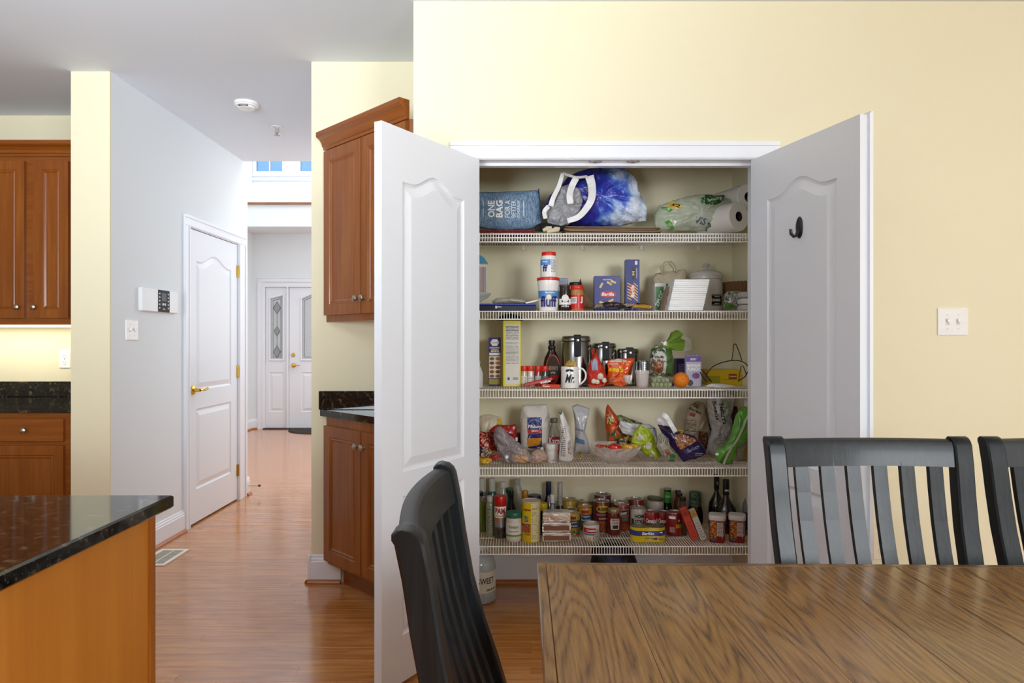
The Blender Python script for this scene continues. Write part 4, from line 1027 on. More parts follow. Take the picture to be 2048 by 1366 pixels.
MB().lathe([(.0105, 0), (.012, .002), (0, .005)], 14, M=Matrix.Translation((.0, -R-.004, .064)) @ Matrix.Rotation(PI/2, 4, 'X')).build('printed_swirl', mat('efe6d2', .4), t)
ht = h
t = item('spread_jar', 'small white marshmallow jar with red lid on top of the tub', 'jar', 1097.5, 3.255, 2, dz=ht+.0004)
r = W(34, 3.255)/2; h = H(t, 505)
vessel(t, 'jar_body', r, h-.018, [(.9, 0), (.98, .03), (1, .1), (1, .75), (.95, .88), (.86, .96), (.86, 1)], mat('e8e3df', .3)); cap(t, 'lid', r*.84, h-.020, h, mat('c9281c', .35))
cpatch(t, 'label_print', r+.0006, -1.3, .15, .058, .084, LB); txt(t, 'ff', -.020, .043, .026, .032, NV, R=r+.001, bold=.03); txt(t, 'Marsh', -.022, .074, .024, .007, WHT, R=r+.0012)
lines(t, .008, .034, .024, .084, 10, R=r+.001)
t = item('fudge_jar', 'dark brown topping jar with white label beside the marshmallow tub', 'jar', 1129.5, 3.27, 2)
r = W(25, 3.27)/2; h = H(t, 570)
vessel(t, 'jar_body', r, h-.008, [(.85, 0), (.97, .04), (1, .2), (.97, .45), (.9, .6), (.93, .75), (.82, .9), (.80, 1)], mat('241410', .12, coat=.5)); cap(t, 'lid', r*.86, h-.010, h, mat('4a2f2a', .4))
cpatch(t, 'label_print', r+.0008, -1.1, 1.1, .030, .058, WHT); MB().lathe([(.016, 0), (.017, .0015), (0, .002)], 20, M=Matrix.Translation((0, -r-.0002, .060)) @ Matrix.Rotation(PI/2, 4, 'X')).build('label_print', mat('e5e2da', .5), t)
txt(t, 'HOT FUDGE', 0, .022, .04, .007, WHT, R=r+.0012); txt(t, 'MM', 0, .047, .036, .014, INK, R=r+.0015)
t = item('small_tin', 'lavender tin with a tree pattern behind the topping jar', 'tin', 1127, 3.42, 2)
MB().box(-.026, .024, 0, .03, 0, H(t, 556), c=.004).build('tin_body', mat('a9afc8', .4), t)
for i in range(6): MB().tube([(-.022+.008*i, -.0006, H(t, 572)), (-.021+.008*i, -.0006, H(t, 563-(i % 3)*2))], [.0022, .0004], 5, ry=.0004).build('printed_tree', mat('20263c', .5), t)
t = item('peanut_butter_jar', 'peanut butter jar with red lid and red label', 'jar', 1154, 3.27, 2)
r = W(27, 3.27)/2; h = H(t, 571)
vessel(t, 'jar_body', r, h-.014, [(.93, 0), (1, .04), (1, .82), (.92, .9), (.88, 1)], mat('b07a3e', .3, coat=.3)); cap(t, 'lid', r*.97, h-.021, h, mat('cf2a16', .35))
cpatch(t, 'label_print', r+.0006, -1.45, 1.45, .010, .076, REDP); cpatch(t, 'barcode_label', r+.001, -1.15, -.15, .036, .066, WHT)
for i in range(7): cpatch(t, 'barcode', r+.0014, -1.05+i*.12, -1.0+i*.12, .040, .063, INK, n=2)
txt(t, 'J', .020, .052, .014, .032, WHT, R=r+.0012, bold=.05)
t = item('dark_lidded_jar', 'jar with flat black lid behind the peanut butter', 'jar', 1151, 3.40, 2)
r = W(25, 3.4)/2; h = H(t, 565); vessel(t, 'jar_body', r*.9, h-.01, JARP, mat('4a3b2e', .2)); cap(t, 'lid', r, h-.016, h, mat('1e1d1b', .4)); MB().lathe([(.006, h), (0, h+.022)], 8, c=(.024, 0, 0)).build('spout_tip', mat('2a2b28', .4), t)
t = item('paper_bag', 'small brown paper bag leaning behind the peanut butter jar', 'bag', 1176, 3.40, 2)
bag(t, 'paper', [(1160, 579), (1168, 577), (1178, 595), (1190, 617), (1160, 617)], .05, mat('7d6040', .8), .004, seed=9)
# pasta boxes
PB = mat('2c3680', .35)
def pasta(t, w, d, h, top, rot):
    carton(t, w, d, h, PB)
NOOD = mat('e2c87c', .5)
t = item('pasta_box', 'blue pasta box with spiral noodles beside the brown paper bag', 'box', 1214.5, 3.40, 2)
w_, h_ = W(51, 3.4), H(t, 552); carton(t, w_, .05, h_, PB)
fpatch(t, 'brand_oval', ell(.004, h_*.5, .040, .017), -.0006, mat('c0282c', .4)); txt(t, 'Barilla', .004, h_*.5, .062, .017, WHT, y=-.0014, shear=.25, bold=.03); txt(t, 'ROTINI', 0, h_*.90, .04, .007, WHT, y=-.0012)
for x, z, a in ((.01, h_*.80, -.6), (-.03, h_*.74, 1.1), (-.026, h_*.26, -.4), (.018, h_*.32, .5), (.03, h_*.2, -.2), (.03, h_*.84, -.4)):
    d = Vector((math.cos(a), math.sin(a)))*.014
    MB().tube([(x-d.x, -.001, z-d.y), (x-d.x*.4, -.001, z-d.y*.4), (x+d.x*.4, -.001, z+d.y*.4), (x+d.x, -.001, z+d.y)], [.005, .006, .0045, .006], 6, ry=.0008).build('printed_noodle', NOOD, t)
t = item('pasta_box', 'tall narrow blue pasta box standing upright', 'box', 1265, 3.40, 2, rz=-.05)
w_, h_ = W(28, 3.4), H(t, 519); carton(t, w_, .05, h_, PB)
fpatch(t, 'brand_oval', ell(.0, h_*.40, .036, .015, rot=PI/2), -.0006, mat('c0282c', .4)); txt(t, 'Barilla', .0, h_*.40, .062, .018, WHT, y=-.0014, rot=PI/2, shear=.2, bold=.03)
for i in range(6):
    for s in (-1, 1): MB().tube([(s*.016-.010, -.001, h_*(.28+.055*i)), (s*.016+.010, -.001, h_*(.28+.055*i)+(-.018 if s > 0 else -.012))], .0025, 5, ry=.0006).build('printed_noodle', NOOD, t)
fpatch(t, 'window', R4(-.004, .012, h_*.62, h_*.86), -.0006, mat('2b231b', .3)); txt(t, 'M', .004, h_*.74, .02, .012, NOOD, y=-.0012, rot=PI/2); txt(t, 'SPAGHETTI', .021, h_*.74, .05, .005, WHT, y=-.0012, rot=PI/2); fpatch(t, 'badge', R4(.012, .024, h_*.90, h_*.97), -.0008, WHT); txt(t, 'N.5', -.002, h_*.07, .016, .007, WHT, y=-.001, rot=PI/2)
# wrappers in front
for nm, lb, pts, c1_, s_, th in (('snack_pack', 'brown wrapped snack pack lying before the short pasta box', [(1200, 616), (1202, 607), (1215, 603), (1240, 605), (1252, 612), (1250, 617)], '2a201e', 1, .09),
        ('snack_pack', 'tan wrapped snack lying at the left of the brown packs', [(1186, 616), (1192, 608), (1205, 606), (1212, 612), (1208, 617)], '8d7d62', 2, .06),
        ('snack_pack', 'yellow and brown snack pack lying before the tall pasta box', [(1262, 616), (1268, 609), (1290, 609), (1306, 612), (1300, 617)], 'c08a1e', 4, .06)):
    xc = sum(p[0] for p in pts)/len(pts); t = item(nm, lb, 'snack', xc, 3.27 if s_ != 4 else 3.235, 2)
    bag(t, 'wrapper', pts, th*.6, mat(c1_, .25, coat=.5), .004, seed=s_)
t = item('chocolate_bar', 'dark chocolate pack with pale block letters on the second shelf', 'snack', 1262, 3.29, 2)
bag(t, 'wrapper', [(1236, 617), (1238, 607), (1255, 605), (1290, 606), (1298, 611), (1290, 617)], .04, mat('241a1a', .25, coat=.5), .003, seed=11); tp(t, 'HERSHEY', 1259, 610, 26, 6, mat('b9ab98', .4), bold=.04)
# green carton, kraft carton, foam plates, paper bag with handles
t = item('shopping_bag', 'crumpled off-white paper bag with twisted handles behind the cartons', 'bag', 1338, 3.50, 2)
bag(t, 'paper', [(1306, 617), (1306, 558), (1312, 547), (1330, 543), (1350, 542), (1368, 538), (1372, 545), (1372, 617)], .07, mat('b9ab93', .75), .006, seed=12)
MB().tube([(X(p, 3.48)-t.location.x, -.02, Z(q, 3.48)-t.location.z) for p, q in ((1324, 548), (1322, 535), (1330, 524), (1342, 523), (1350, 532), (1354, 545))], .0045, 6).tube([(X(p, 3.48)-t.location.x, 0, Z(q, 3.48)-t.location.z) for p, q in ((1328, 546), (1330, 531), (1340, 526), (1348, 536), (1349, 545))], .0035, 6).build('handle', mat('b9a98c', .8), t, smooth=True)
t = item('napkin_carton', 'green and white printed carton leaning behind the kraft carton', 'box', 1332, 3.36, 2)
M = Matrix.Rotation(.06, 4, 'Y')
MB().box(-.055, .06, 0, .06, 0, .142, c=.002).build('box_body', mat('cfd0c4', .5), t); fpatch(t, 'green_print', R4(-.053, -.012, .01, .125), -.0008, mat('2f6a34', .4)); txt(t, 'ZIPLOC', -.032, .065, .08, .02, mat('cfd8c8', .4), y=-.0016, rot=1.2); fpatch(t, 'green_print', R4(0.0, .058, .112, .139), -.0008, mat('3c6e44', .4))
t = item('kraft_carton', 'kraft carton between the green carton and the white foam plates', 'box', 1345, 3.30, 2, rz=.1)
MB().prism([(-.052, 0), (.05, 0), (.06, .136), (-.014, .122), (-.028, .10)], 0, .05, 'y').build('box_body', mat('9c8771', .7), t); txt(t, 'TROMBOLINE', -.022, .055, .065, .012, mat('57493f', .6), y=-.0008, rot=-1.45)
n_pl = 15
for i in range(n_pl):
    ORD = ('lowest', 'second from the bottom', 'third from the bottom', 'fourth from the bottom', 'fifth from the bottom', 'sixth from the bottom', 'seventh from the bottom', 'middle', 'seventh from the top', 'sixth from the top', 'fifth from the top', 'fourth from the top', 'third from the top', 'second from the top', 'topmost')
    t = item('foam_tray', ORD[i]+' square white foam tray in the leaning stack', 'tray', 1376.5, 3.225, 2, group='stack of white foam trays')
    f = i/(n_pl-1); z = .002+i*.0098
    w2 = .165; xo = -.012+.030*f
    MB().box(-w2/2, w2/2, 0, .16, 0, .0094, c=.0022).build('tray_body', mat('f4f3f1', .5), t)
    t.location.x += xo-.0; t.location.z += z-.0; t.location.y += .002*math.sin(i*2)
    t.rotation_euler = (0, 0, .02*math.sin(i*1.3))
# cookie jar
t = item('cookie_jar', 'grey-white ceramic cookie jar with knobbed lid and black label', 'jar', 1412, 3.46, 2)
r = W(66, 3.46)/2; h = H(t, 553)
CER = mat('bfbcb6', .15, coat=.6)
prof = [(.93, 0), (.98, .02)]+[(1.0+.006*math.sin(i*PI), .04+.68*i/16) for i in range(17)]+[(.99, .78), (.93, .86), (.92, .9), (.97, .92), (.97, 1)]
ribs = MB().lathe([(a*r, b*h) for a, b in prof], 40); ribs.build('jar_body', CER, t, smooth=True)
MB().lathe([(r*.99, h-.004), (r*1.02, h+.002), (r*1.0, h+.008), (r*.85, h+.02), (r*.5, h+.03), (r*.14, h+.034), (r*.11, h+.044), (r*.2, h+.052), (r*.23, h+.058), (r*.15, h+.064), (0, h+.065)], 40).build('lid', CER, t, smooth=True)
oc = [(-.045, .040), (-.038, .033), (.038, .033), (.045, .040), (.045, .080), (.038, .087), (-.038, .087), (-.045, .080)]
g = MB(); Rr = r+.0012; cpatch(t, 'label_print', Rr, .05, .80, .032, .088, mat('121213', .3)); cpatch(t, 'label_rule', Rr+.0005, .08, .76, .0355, .0365, WHT); cpatch(t, 'label_rule', Rr+.0005, .08, .76, .0835, .0845, WHT)
txt(t, 'COOKIES', .029, .060, .055, .013, WHT, R=Rr+.0006, bold=.02); txt(t, 'HOMEMADE', .034, .077, .032, .005, WHT, R=Rr+.0006); txt(t, 'delicious', .034, .044, .03, .005, WHT, R=Rr+.0006)
# coffee filters
t = item('coffee_filters', 'stack of brown pleated coffee filters in a clear bag by the right door', 'coffee filters', 1482, 3.45, 2, dz=.06)
for i in range(7):
    mb = MB(); n = 64; z0 = .004+i*.010; R0, R1 = .058, .088+.002*(i % 2)
    vs = [((R0)*math.cos(2*PI*j/n), R0*math.sin(2*PI*j/n), z0) for j in range(n)]+[((R1+(.004 if j % 2 else -.004))*math.cos(2*PI*j/n), (R1+(.004 if j % 2 else -.004))*math.sin(2*PI*j/n), z0+.028+(.003 if j % 2 else 0)) for j in range(n)]
    mb.add(vs, [(j, (j+1) % n, n+(j+1) % n, n+j) for j in range(n)]+[tuple(range(n))]).build('paper_filter', mat('8e6a42', .85), t)
t = item('filter_bag', 'printed plastic bag holding rolls under the coffee filters', 'bag', 1470, 3.33, 2)
bag(t, 'film', [(1447, 617), (1447, 590), (1455, 582), (1480, 582), (1486, 590), (1486, 617)], .07, print_mat(('8f8c84', '6c6a62', 'b0aca2', '55524c'), 45, .3, coat=.5), .005, seed=14); dpatch(t, 'green_print', [(1448, 605), (1462, 609), (1470, 616), (1448, 617)], mat('3f7a20', .4))
t = item('napkin_pack', 'small white wrapped napkin pack touching the right door at second shelf', 'napkins', 1494, 3.24, 2)
for i in range(3): MB().box(-.026, .04, 0, .06, .001+i*.031, .029+i*.031, c=.006).build('pack', mat(('c9c4be', 'dad6d0', 'b9b4b0')[i], .5), t)

# ================================================================ SHELF 3
t = item('recipe_box', 'small purple box with recipe pictures at the left of the middle shelf', 'box', 989.5, Yb(770.5, 3), 3, rz=.03)
w_ = W(24, t.location.y); h_ = H(t, 675)
carton(t, w_, .05, h_, mat('2b1f78', .35)); txt(t, 'DISCOVER', 0, h_*.79, w_*.86, h_*.028, WHT, y=-.001, bold=.04); txt(t, 'GREAT', .002, h_*.75, w_*.7, h_*.035, mat('e8c81c', .4), y=-.001, bold=.04); txt(t, 'RECIPES', .002, h_*.715, w_*.7, h_*.028, WHT, y=-.001, bold=.04)
fpatch(t, 'brand_hexagon', ell(0, h_*.895, w_*.38, h_*.08, 6, rot=0), -.0007, WHT); txt(t, 'Campbells', 0, h_*.89, w_*.6, h_*.03, mat('2b3f8c', .4), y=-.0013)
fpatch(t, 'white_label', R4(-w_*.46, w_*.46, h_*.63, h_*.685), -.0007, WHT)
fpatch(t, 'picture_panel', R4(-w_*.47, w_*.47, h_*.16, h_*.615), -.0007, mat('e6dccb', .4))
r_ = random.Random(2)
for i in range(5):
    for j in range(2): fpatch(t, 'printed_dish', ell((-.24+.48*j)*w_, h_*(.20+.09*i), w_*.2, h_*.034, 12), -.0013, mat(('8a5224', 'a8662a', '6e3a1c', 'c08a3c')[r_.randrange(4)], .4))
fpatch(t, 'picture_panel', R4(-w_*.47, w_*.47, h_*.03, h_*.145), -.0007, mat('9a9230', .4))
t = item('cereal_box', 'tall yellow box with white nutrition panel on the middle shelf', 'box', 1024, Yb(772, 3), 3, rz=.12)
w_ = W(35, t.location.y); h_ = H(t, 641)
carton(t, w_, .075, h_, mat('dccb10', .4)); fpatch(t, 'nutrition_panel', R4(-w_*.40, w_*.43, h_*.03, h_*.94), -.0007, mat('d7d3c8', .5))
lines(t, -w_*.36, w_*.38, h_*.72, h_*.92, 12, y=-.0012, seed=3); lines(t, -w_*.36, w_*.38, h_*.34, h_*.68, 16, y=-.0012, m=mat('8a8780', .5), seed=4)
for q in (.90, .85, .705, .52): fpatch(t, 'rule', R4(-w_*.38, w_*.40, h_*q, h_*q+.0018), -.0014, INK)
fpatch(t, 'crest_print', ell(-w_*.2, h_*.12, .006, .008), -.0013, mat('2f3f80', .5)); fpatch(t, 'barcode_label', R4(w_*.05, w_*.35, h_*.10, h_*.14), -.0013, mat('9a968e', .5))
t = item('black_dome_lid', 'black domed lid lying on top of the tall yellow box', 'lid', 1020, t.location.y+.075, 3, dz=H(t, 641)+.001)
MB().lathe([(.066, 0), (.068, .002), (.064, .012), (.045, .026), (.012, .033), (0, .034)], 32).build('dome', mat('17171a', .35), t, smooth=True)
# spice jars
for i, (px, c_, cc) in enumerate(((1048, 'b9a894', 'pale'), (1061, 'cfc9bf', 'white-labelled'), (1076, '9c2320', 'red-filled'), (1090, '2c4a44', 'green-filled'))):
    t = item('spice_jar', '%s spice jar with red cap, number-%s of four in a row' % (cc, ('one', 'two', 'three', 'four')[i]), 'spice jar', px, 3.39+(.012 if i > 1 else 0), 3, group='spice jars on the middle shelf')
    t['label'] = ('pale spice jar with red cap next to the tall yellow box', 'white-labelled spice jar with red cap, second from the yellow box', 'spice jar with red contents and red cap', 'spice jar with green contents nearest the syrup bottle')[i]
    r = W(13.6, 3.42)/2; h = H(t, 732)
    vessel(t, 'glass_body', r*.96, h-.02, [(.9, 0), (1, .04), (1, .85), (.86, .95), (.86, 1)], mat(c_, .12, coat=.7)); cap(t, 'cap', r, h-.024, h, mat('cf3018', .35))
    cpatch(t, 'label_print', r*.96+.0005, -1.1, 1.2, .014, .052, mat(('d8d4c4', 'dcd6ce', 'b4b6b8', '5f7468')[i], .5)); lines(t, -.010, .012, .018, .048, 6, R=r*.96+.001, seed=i)
# syrup bottle
SYR = mat('1f0e0c', .15, coat=.6)
t = item('syrup_bottle', 'dark brown chocolate syrup bottle with red-edged label', 'bottle', 1103.5, 3.47, 3)
r = W(37, 3.43)/2; h = H(t, 680)
vessel(t, 'bottle_body', r, h, [(.9, 0), (.98, .02), (1, .1), (1, .3), (.97, .42), (.8, .6), (.5, .72), (.36, .78), (.36, .80)], SYR, sy=.6); vessel(t, 'cap', r, h, [(.40, .79), (.42, .80), (.42, .86), (.3, .88), (.28, .91), (.34, .92), (.34, .99), (0, 1)], mat('1b1413', .3))
bag(t, 'label_print', [(p[0], p[1]) for p in ell(.004, h*.36, r*.80, h*.33)], .006, mat('b31a1c', .35), 0, px=False, fy=0); t.children[-1].location.y = -r*.6-.0005
o = MB(); fpatch(t, 'label_print', ell(.004, h*.37, r*.70, h*.29), -r*.6-.006, SYR); txt(t, 'HERSHEYS', .004, h*.38, r*1.1, h*.09, mat('a89a94', .3), y=-r*.6-.0066, bold=.03); txt(t, 'syrup', .004, h*.28, r*.5, h*.05, WHT, y=-r*.6-.0066)
fpatch(t, 'label_print', ell(.006, h*.18, r*.45, h*.05), -r*.6-.0064, mat('b31a1c', .35))
t = item('red_candy_box', 'red candy wrapper lying at a slant before the spice jars', 'snack', 1079, 3.33, 3, rz=.12)
MB().box(-.07, .068, -.014, .012, .001, .018, c=.003, M=Matrix.Rotation(-.22, 4, 'Y') @ Matrix.Translation((.0, 0, .0175))).build('wrapper', mat('b3221c', .25, coat=.5), t)
txt(t, 'KitKat', .028, .027, .05, .011, WHT, y=-.0155, rot=.22, bold=.04)
t = item('orange_candy_bar', 'orange-red candy bar lying flat at the shelf edge beside the mug', 'snack', 1101.5, 3.235, 3)
MB().box(-.042, .044, -.0, .028, .001, .019, c=.003).build('wrapper', mat('d2371c', .25, coat=.5), t); txt(t, 'Reeses', -.02, .011, .030, .008, mat('f0e0c0', .4), y=-.0006, bold=.03)
# canisters
STEEL = mat('a9a7a3', .16, 1.0); STR = mat('6f6d6a', .22, 1.0)
for px, wpx, yt, yb_, lb in ((1152, 58, 672, 766, 'tallest stainless canister with black clasp'), (1208, 48, 686, 762, 'middle-sized stainless canister with black clasp'), (1256, 43, 697, 764, 'smallest stainless canister with black clasp')):
    Yc = {1152: 3.44, 1208: 3.49, 1256: 3.49}[px]
    t = item('canister', lb, 'canister', px, Yc, 3, group='stainless canisters on the middle shelf')
    r = W(wpx, Yc)/2; h = H(t, yt)
    vessel(t, 'canister_body', r, h, [(.97, 0), (1, .01), (1, .88), (.98, .89)], STEEL, n=40); vessel(t, 'base_ring', r*1.01, .006, [(1, 0), (1, 1)], BLACK, n=40)
    vessel(t, 'gasket', r, h, [(.99, .885), (1.0, .89), (.99, .90)], BLACK, n=40); vessel(t, 'lid', r, h, [(1.02, .90), (1.03, .92), (1.03, .95), (.97, .985), (.9, 1), (0, 1)], STEEL, n=40)
    cw = W(13.5, Yc)/2; ch = h*.40
    MB().box(-cw, cw, -r*1.03-.012, -r*1.03-.001, h-ch, h+.006, c=.003).box(-cw*.9, cw*.9, -r*1.03-.004, -r*.5, h-.0, h+.006, c=.001).build('clasp', mat('121316', .45, spec=.25), t)
    MB().lathe([(.006, 0), (.006, .0012), (0, .002)], 12, M=Matrix.Translation((0, -r*1.03-.012, h-.022)) @ Matrix.Rotation(PI/2, 4, 'X')).build('clasp_rivet', CHROME, t)
# mug
t = item('mug', 'white mug with a black moustache print holding wrapped sweets', 'mug', 1140, 3.29, 3)
r = W(36, 3.29)/2; h = H(t, 733)
vessel(t, 'mug_body', r, h, [(.86, 0), (.96, .01), (1, .06), (1, .97), (.98, 1), (.92, 1), (.9, .97), (.9, .3), (0, .28)], mat('ecebe8', .12, coat=.6), n=36)
MB().tube(smooth_pts([Vector(p) for p in ((r*.96, 0, h*.86), (r*1.35, 0, h*.90), (r*1.72, 0, h*.70), (r*1.70, 0, h*.42), (r*1.3, 0, h*.22), (r*.98, 0, h*.16))]), .0045, 10).build('mug_handle', mat('ecebe8', .12, coat=.6), t, smooth=True)
R = r+.0008
for s in (-1, 1):
    o = MB(); P = ell(-.006+s*.0095, h*.83, .0105, .0058, 12, rot=-s*.35); o.add([((R+.0006)*math.sin(a/R), -(R+.0006)*math.cos(a/R), b) for a, b in P], [tuple(range(12))]); o.build('printed_moustache', INK, t, fix=False)
txt(t, 'Mr.', -.001, h*.45, .046, h*.42, INK, R=R, shear=.25)
t2 = item('wrapped_sweets', 'gold and clear wrapped sweets filling the white mug', 'candy', 1140, 3.29, 3, dz=h*.80)
bag(t2, 'wrapper', [(1129, 736), (1131, 727), (1137, 721), (1144, 720), (1152, 724), (1154, 736)], .04, mat('c9a24a', .15, alpha=.85, coat=.8, bump=.9, bscale=60), .004, seed=16)
# red mesh bag
t = item('garlic_bag', 'red netting bag of garlic tied at the top', 'produce bag', 1195, 3.33, 3)
NET = mat('c22a1c', .45, bump=.6, bscale=90)
bag(t, 'net_bag', [(1178, 772), (1173, 752), (1176, 735), (1184, 714), (1190, 704), (1193, 708), (1200, 720), (1208, 736), (1213, 754), (1213, 768), (1205, 773)], .07, NET, .005, seed=17)
dpatch(t, 'header_label', [(1181, 722), (1190, 716), (1194, 722), (1194, 740), (1183, 740)], mat('9fa6b8', .4))
for a, b, c_ in ((1199, 752, .017), (1207, 760, .013), (1186, 762, .013), (1193, 763, .012)):
    MB().lathe([(0, -c_), (c_*.75, -c_*.7), (c_, 0), (c_*.7, c_*.7), (c_*.15, c_), (0, c_*1.1)], 14, c=(X(a, 3.33)-t.location.x, -.030, Z(b, 3.33)-t.location.z)).build('garlic_bulb', mat('ddd3bf', .6), t, smooth=True)
for a, b in (((1189, 716), (1184, 698)), ((1193, 716), (1194, 699))): ribbon(t, 'tie', [a, ((a[0]+b[0])/2, (a[1]+b[1])/2), b], 3.5, NET, th=.001)
MB().tube([(X(p, 3.3)-t.location.x, -.035, Z(q, 3.3)-t.location.z) for p, q in ((1176, 770), (1190, 773), (1207, 770), (1212, 758))], .004, 8).build('drawstring', mat('d63a1c', .35), t)
# orange candy bag
t = item('candy_bag', 'torn orange candy bag with yellow lettering before the canisters', 'bag', 1240, 3.35, 3)
OR = mat('df5418', .22, coat=.4, bump=.2, bscale=30)
bag(t, 'bag_body', [(1211, 770), (1216, 742), (1214, 724), (1222, 717), (1240, 718), (1262, 716), (1269, 717), (1266, 732), (1262, 752), (1255, 767), (1240, 768)], .06, OR, .005, seed=19)
dpatch(t, 'white_flap', [(1216, 723), (1236, 717), (1254, 721), (1250, 724), (1218, 724)], mat('d8cfc8', .5)); tp(t, 'ese\'s', 1231, 738, 28, 12, mat('f0c81c', .3), bold=.05, rot=-.1, shear=.2); tp(t, 'WHITE', 1226, 728, 16, 4, mat('f0e0d8', .4), bold=.02)
dpatch(t, 'dark_print', [(1254, 745), (1260, 732), (1266, 724), (1263, 745), (1258, 752)], mat('7a3014', .4)); dpatch(t, 'picture_print', [(1218, 757), (1226, 752), (1236, 763), (1230, 768), (1218, 768)], mat('c8a070', .4))
t = item('candy_wrapper', 'crumpled orange candy wrapper at the foot of the orange bag', 'wrapper', 1242, 3.27, 3)
bag(t, 'wrapper', [(1222, 766), (1226, 758), (1238, 752), (1250, 742), (1246, 755), (1254, 770), (1240, 773), (1228, 770)], .035, mat('e05a1c', .2, coat=.5, bump=.5), .005, seed=20)
t = item('snack_pouch', 'white pouch corner lying right of the orange wrapper', 'bag', 1254, 3.31, 3)
bag(t, 'film', [(1244, 750), (1262, 750), (1260, 768), (1250, 766)], .02, mat('cfc9c2', .35), .003, seed=21)
t = item('drink_can', 'small silver can between the smallest canister and the bread', 'can', 1287, 3.47, 3)
can(t, W(20, 3.47)/2, H(t, 721), mat('a9abad', .25, .7)); lines(t, 0, .02, .06, .11, 5, R=W(20, 3.47)/2+.001)
t = item('deli_cup', 'clear plastic cup with a red base at the shelf front', 'cup', 1284.5, 3.29, 3)
r = W(29, 3.29)/2; h = H(t, 741)
vessel(t, 'cup_body', r, h, [(.74, 0), (.78, .02), (.92, .8), (1, .82), (1, 1), (.96, 1), (.9, .8), (.75, .05), (0, .04)], mat('e3dcd8', .1, alpha=.45, coat=.6)); vessel(t, 'contents', r*.77, .011, [(1, .15), (1.02, 1), (0, 1)], mat('a8281c', .3))
# bread
t = item('bread_bag', 'bread loaf in a green tinted bag with printed label and tied neck', 'bread', 1323, 3.43, 3)
o = bag(t, 'loaf_bag', [(1300, 750), (1299, 712), (1302, 697), (1312, 690), (1328, 692), (1343, 698), (1346, 712), (1347, 740), (1343, 752), (1325, 753)], .10, mat('4d6b32', .15, coat=.7, bump=.4, bscale=25), .005, seed=22)
dpatch(t, 'label_print', [(1300, 747), (1299.5, 712), (1303, 697), (1313, 691), (1329, 695), (1328, 749), (1312, 751)], mat('c9c9c2', .3)); dpatch(t, 'picture_print', [(1301, 722), (1312, 718), (1324, 722), (1322, 744), (1311, 749), (1302, 740)], print_mat(('7d3f22', 'a35e38', '5a2a18', 'c08a5c'), 120, .4), off=.0018)
tp(t, 'CINNAMON', 1314, 700, 25, 4.5, INK); tp(t, 'Fruit', 1313, 713, 22, 6, INK, bold=.02)
GB = mat('7f9f38', .18, alpha=.9, coat=.6, bump=.5, bscale=40)
def fan(t, name, base, tips, m, y=0.0):
    Y = t.location.y; mb = MB(); L = lambda p: (X(p[0], Y)-t.location.x, Z(p[1], Y)-t.location.z)
    b = L(base); n = len(tips); K = 5; vs = []
    for s in (-1, 1):
        for i, tip in enumerate(tips):
            e = L(tip)
            for k in range(K):
                f = .12+.88*k/(K-1); vs.append((b[0]+(e[0]-b[0])*f, y+s*.002+((i % 2)-.5)*.022*f, b[1]+(e[1]-b[1])*f))
    fs = [((i*K+k), (i*K+k+1), ((i+1)*K+k+1), ((i+1)*K+k)) for i in range(n-1) for k in range(K-1)]
    q = n*K; fs += [tuple(reversed([q+v for v in f])) for f in fs]
    for i in range(n-1): fs += [(i*K+K-1, q+i*K+K-1, q+(i+1)*K+K-1, (i+1)*K+K-1)]
    for k in range(K-1): fs += [(k, k+1, q+k+1, q+k), ((n-1)*K+k, q+(n-1)*K+k, q+(n-1)*K+k+1, (n-1)*K+k+1)]
    return mb.add(vs, fs).build(name, m, t)
fan(t, 'bag_tail', (1328, 690), [(1336, 675), (1342, 665), (1350, 660), (1358, 661), (1364, 668), (1361, 676), (1366, 680), (1370, 681), (1368, 690), (1366, 702), (1350, 701), (1338, 699)], GB, y=-.01)
bag(t, 'bag_neck', [(1318, 698), (1326, 688), (1336, 682), (1346, 686), (1344, 697), (1334, 703)], .035, GB, .004, seed=24)
fpatch(t, 'bread_clip', [(X(a, 3.4)-t.location.x, Z(b, 3.4)-t.location.z) for a, b in ((1325, 686), (1330, 682), (1333, 685), (1330, 690), (1326, 691))], -.042, WHT); MB().tube([(X(1322, 3.4)-t.location.x, -.036, Z(684, 3.4)-t.location.z), (X(1334, 3.4)-t.location.x, -.036, Z(691, 3.4)-t.location.z)], .0022, 6).build('twist_tie', WHT, t)
t = item('clear_wrapper_tail', 'clear crinkled wrapper end sticking out right of the bread bag', 'wrapper', 1374, 3.50, 3, dz=.08)
fan(t, 'film', (1352, 705), [(1366, 672), (1374, 674), (1381, 680), (1384, 692), (1382, 700), (1372, 703)], FILM)
# grapes
t = item('grape_container', 'clear clamshell holding the green grapes', 'container', 1321, 3.30, 3)
MB().prism([(-.043, .0), (.043, 0), (.056, .052), (-.056, .052)], -.035, .045, 'y').build('clamshell', mat('e6ebe2', .06, alpha=.10, coat=.3), t)
t3 = t; r_ = random.Random(5)
GRP = mat('8f9a5e', .25, coat=.4)
g0 = None
for i, (gx, gy, gz) in enumerate([(x, y_, z) for z, row in ((.013, 5), (.034, 4)) for y_ in (-.018, .008, .03) for x in [(-.040+.020*j+(.008 if z > .02 else 0)) for j in range(row)]]):
    if i == 0:
        g0 = MB().lathe([(0, -.0115), (.007, -.009), (.0105, 0), (.007, .009), (0, .0115)], 12).build('grape', GRP, None, smooth=True); g = g0
    else: g = g0.copy(); COL.objects.link(g)
    g.location = (t3.location.x+gx, t3.location.y+gy, t3.location.z+gz+.002); tag(g, 'green grape in the clear clamshell beside the orange', 'grape', 'green grapes in the clamshell')
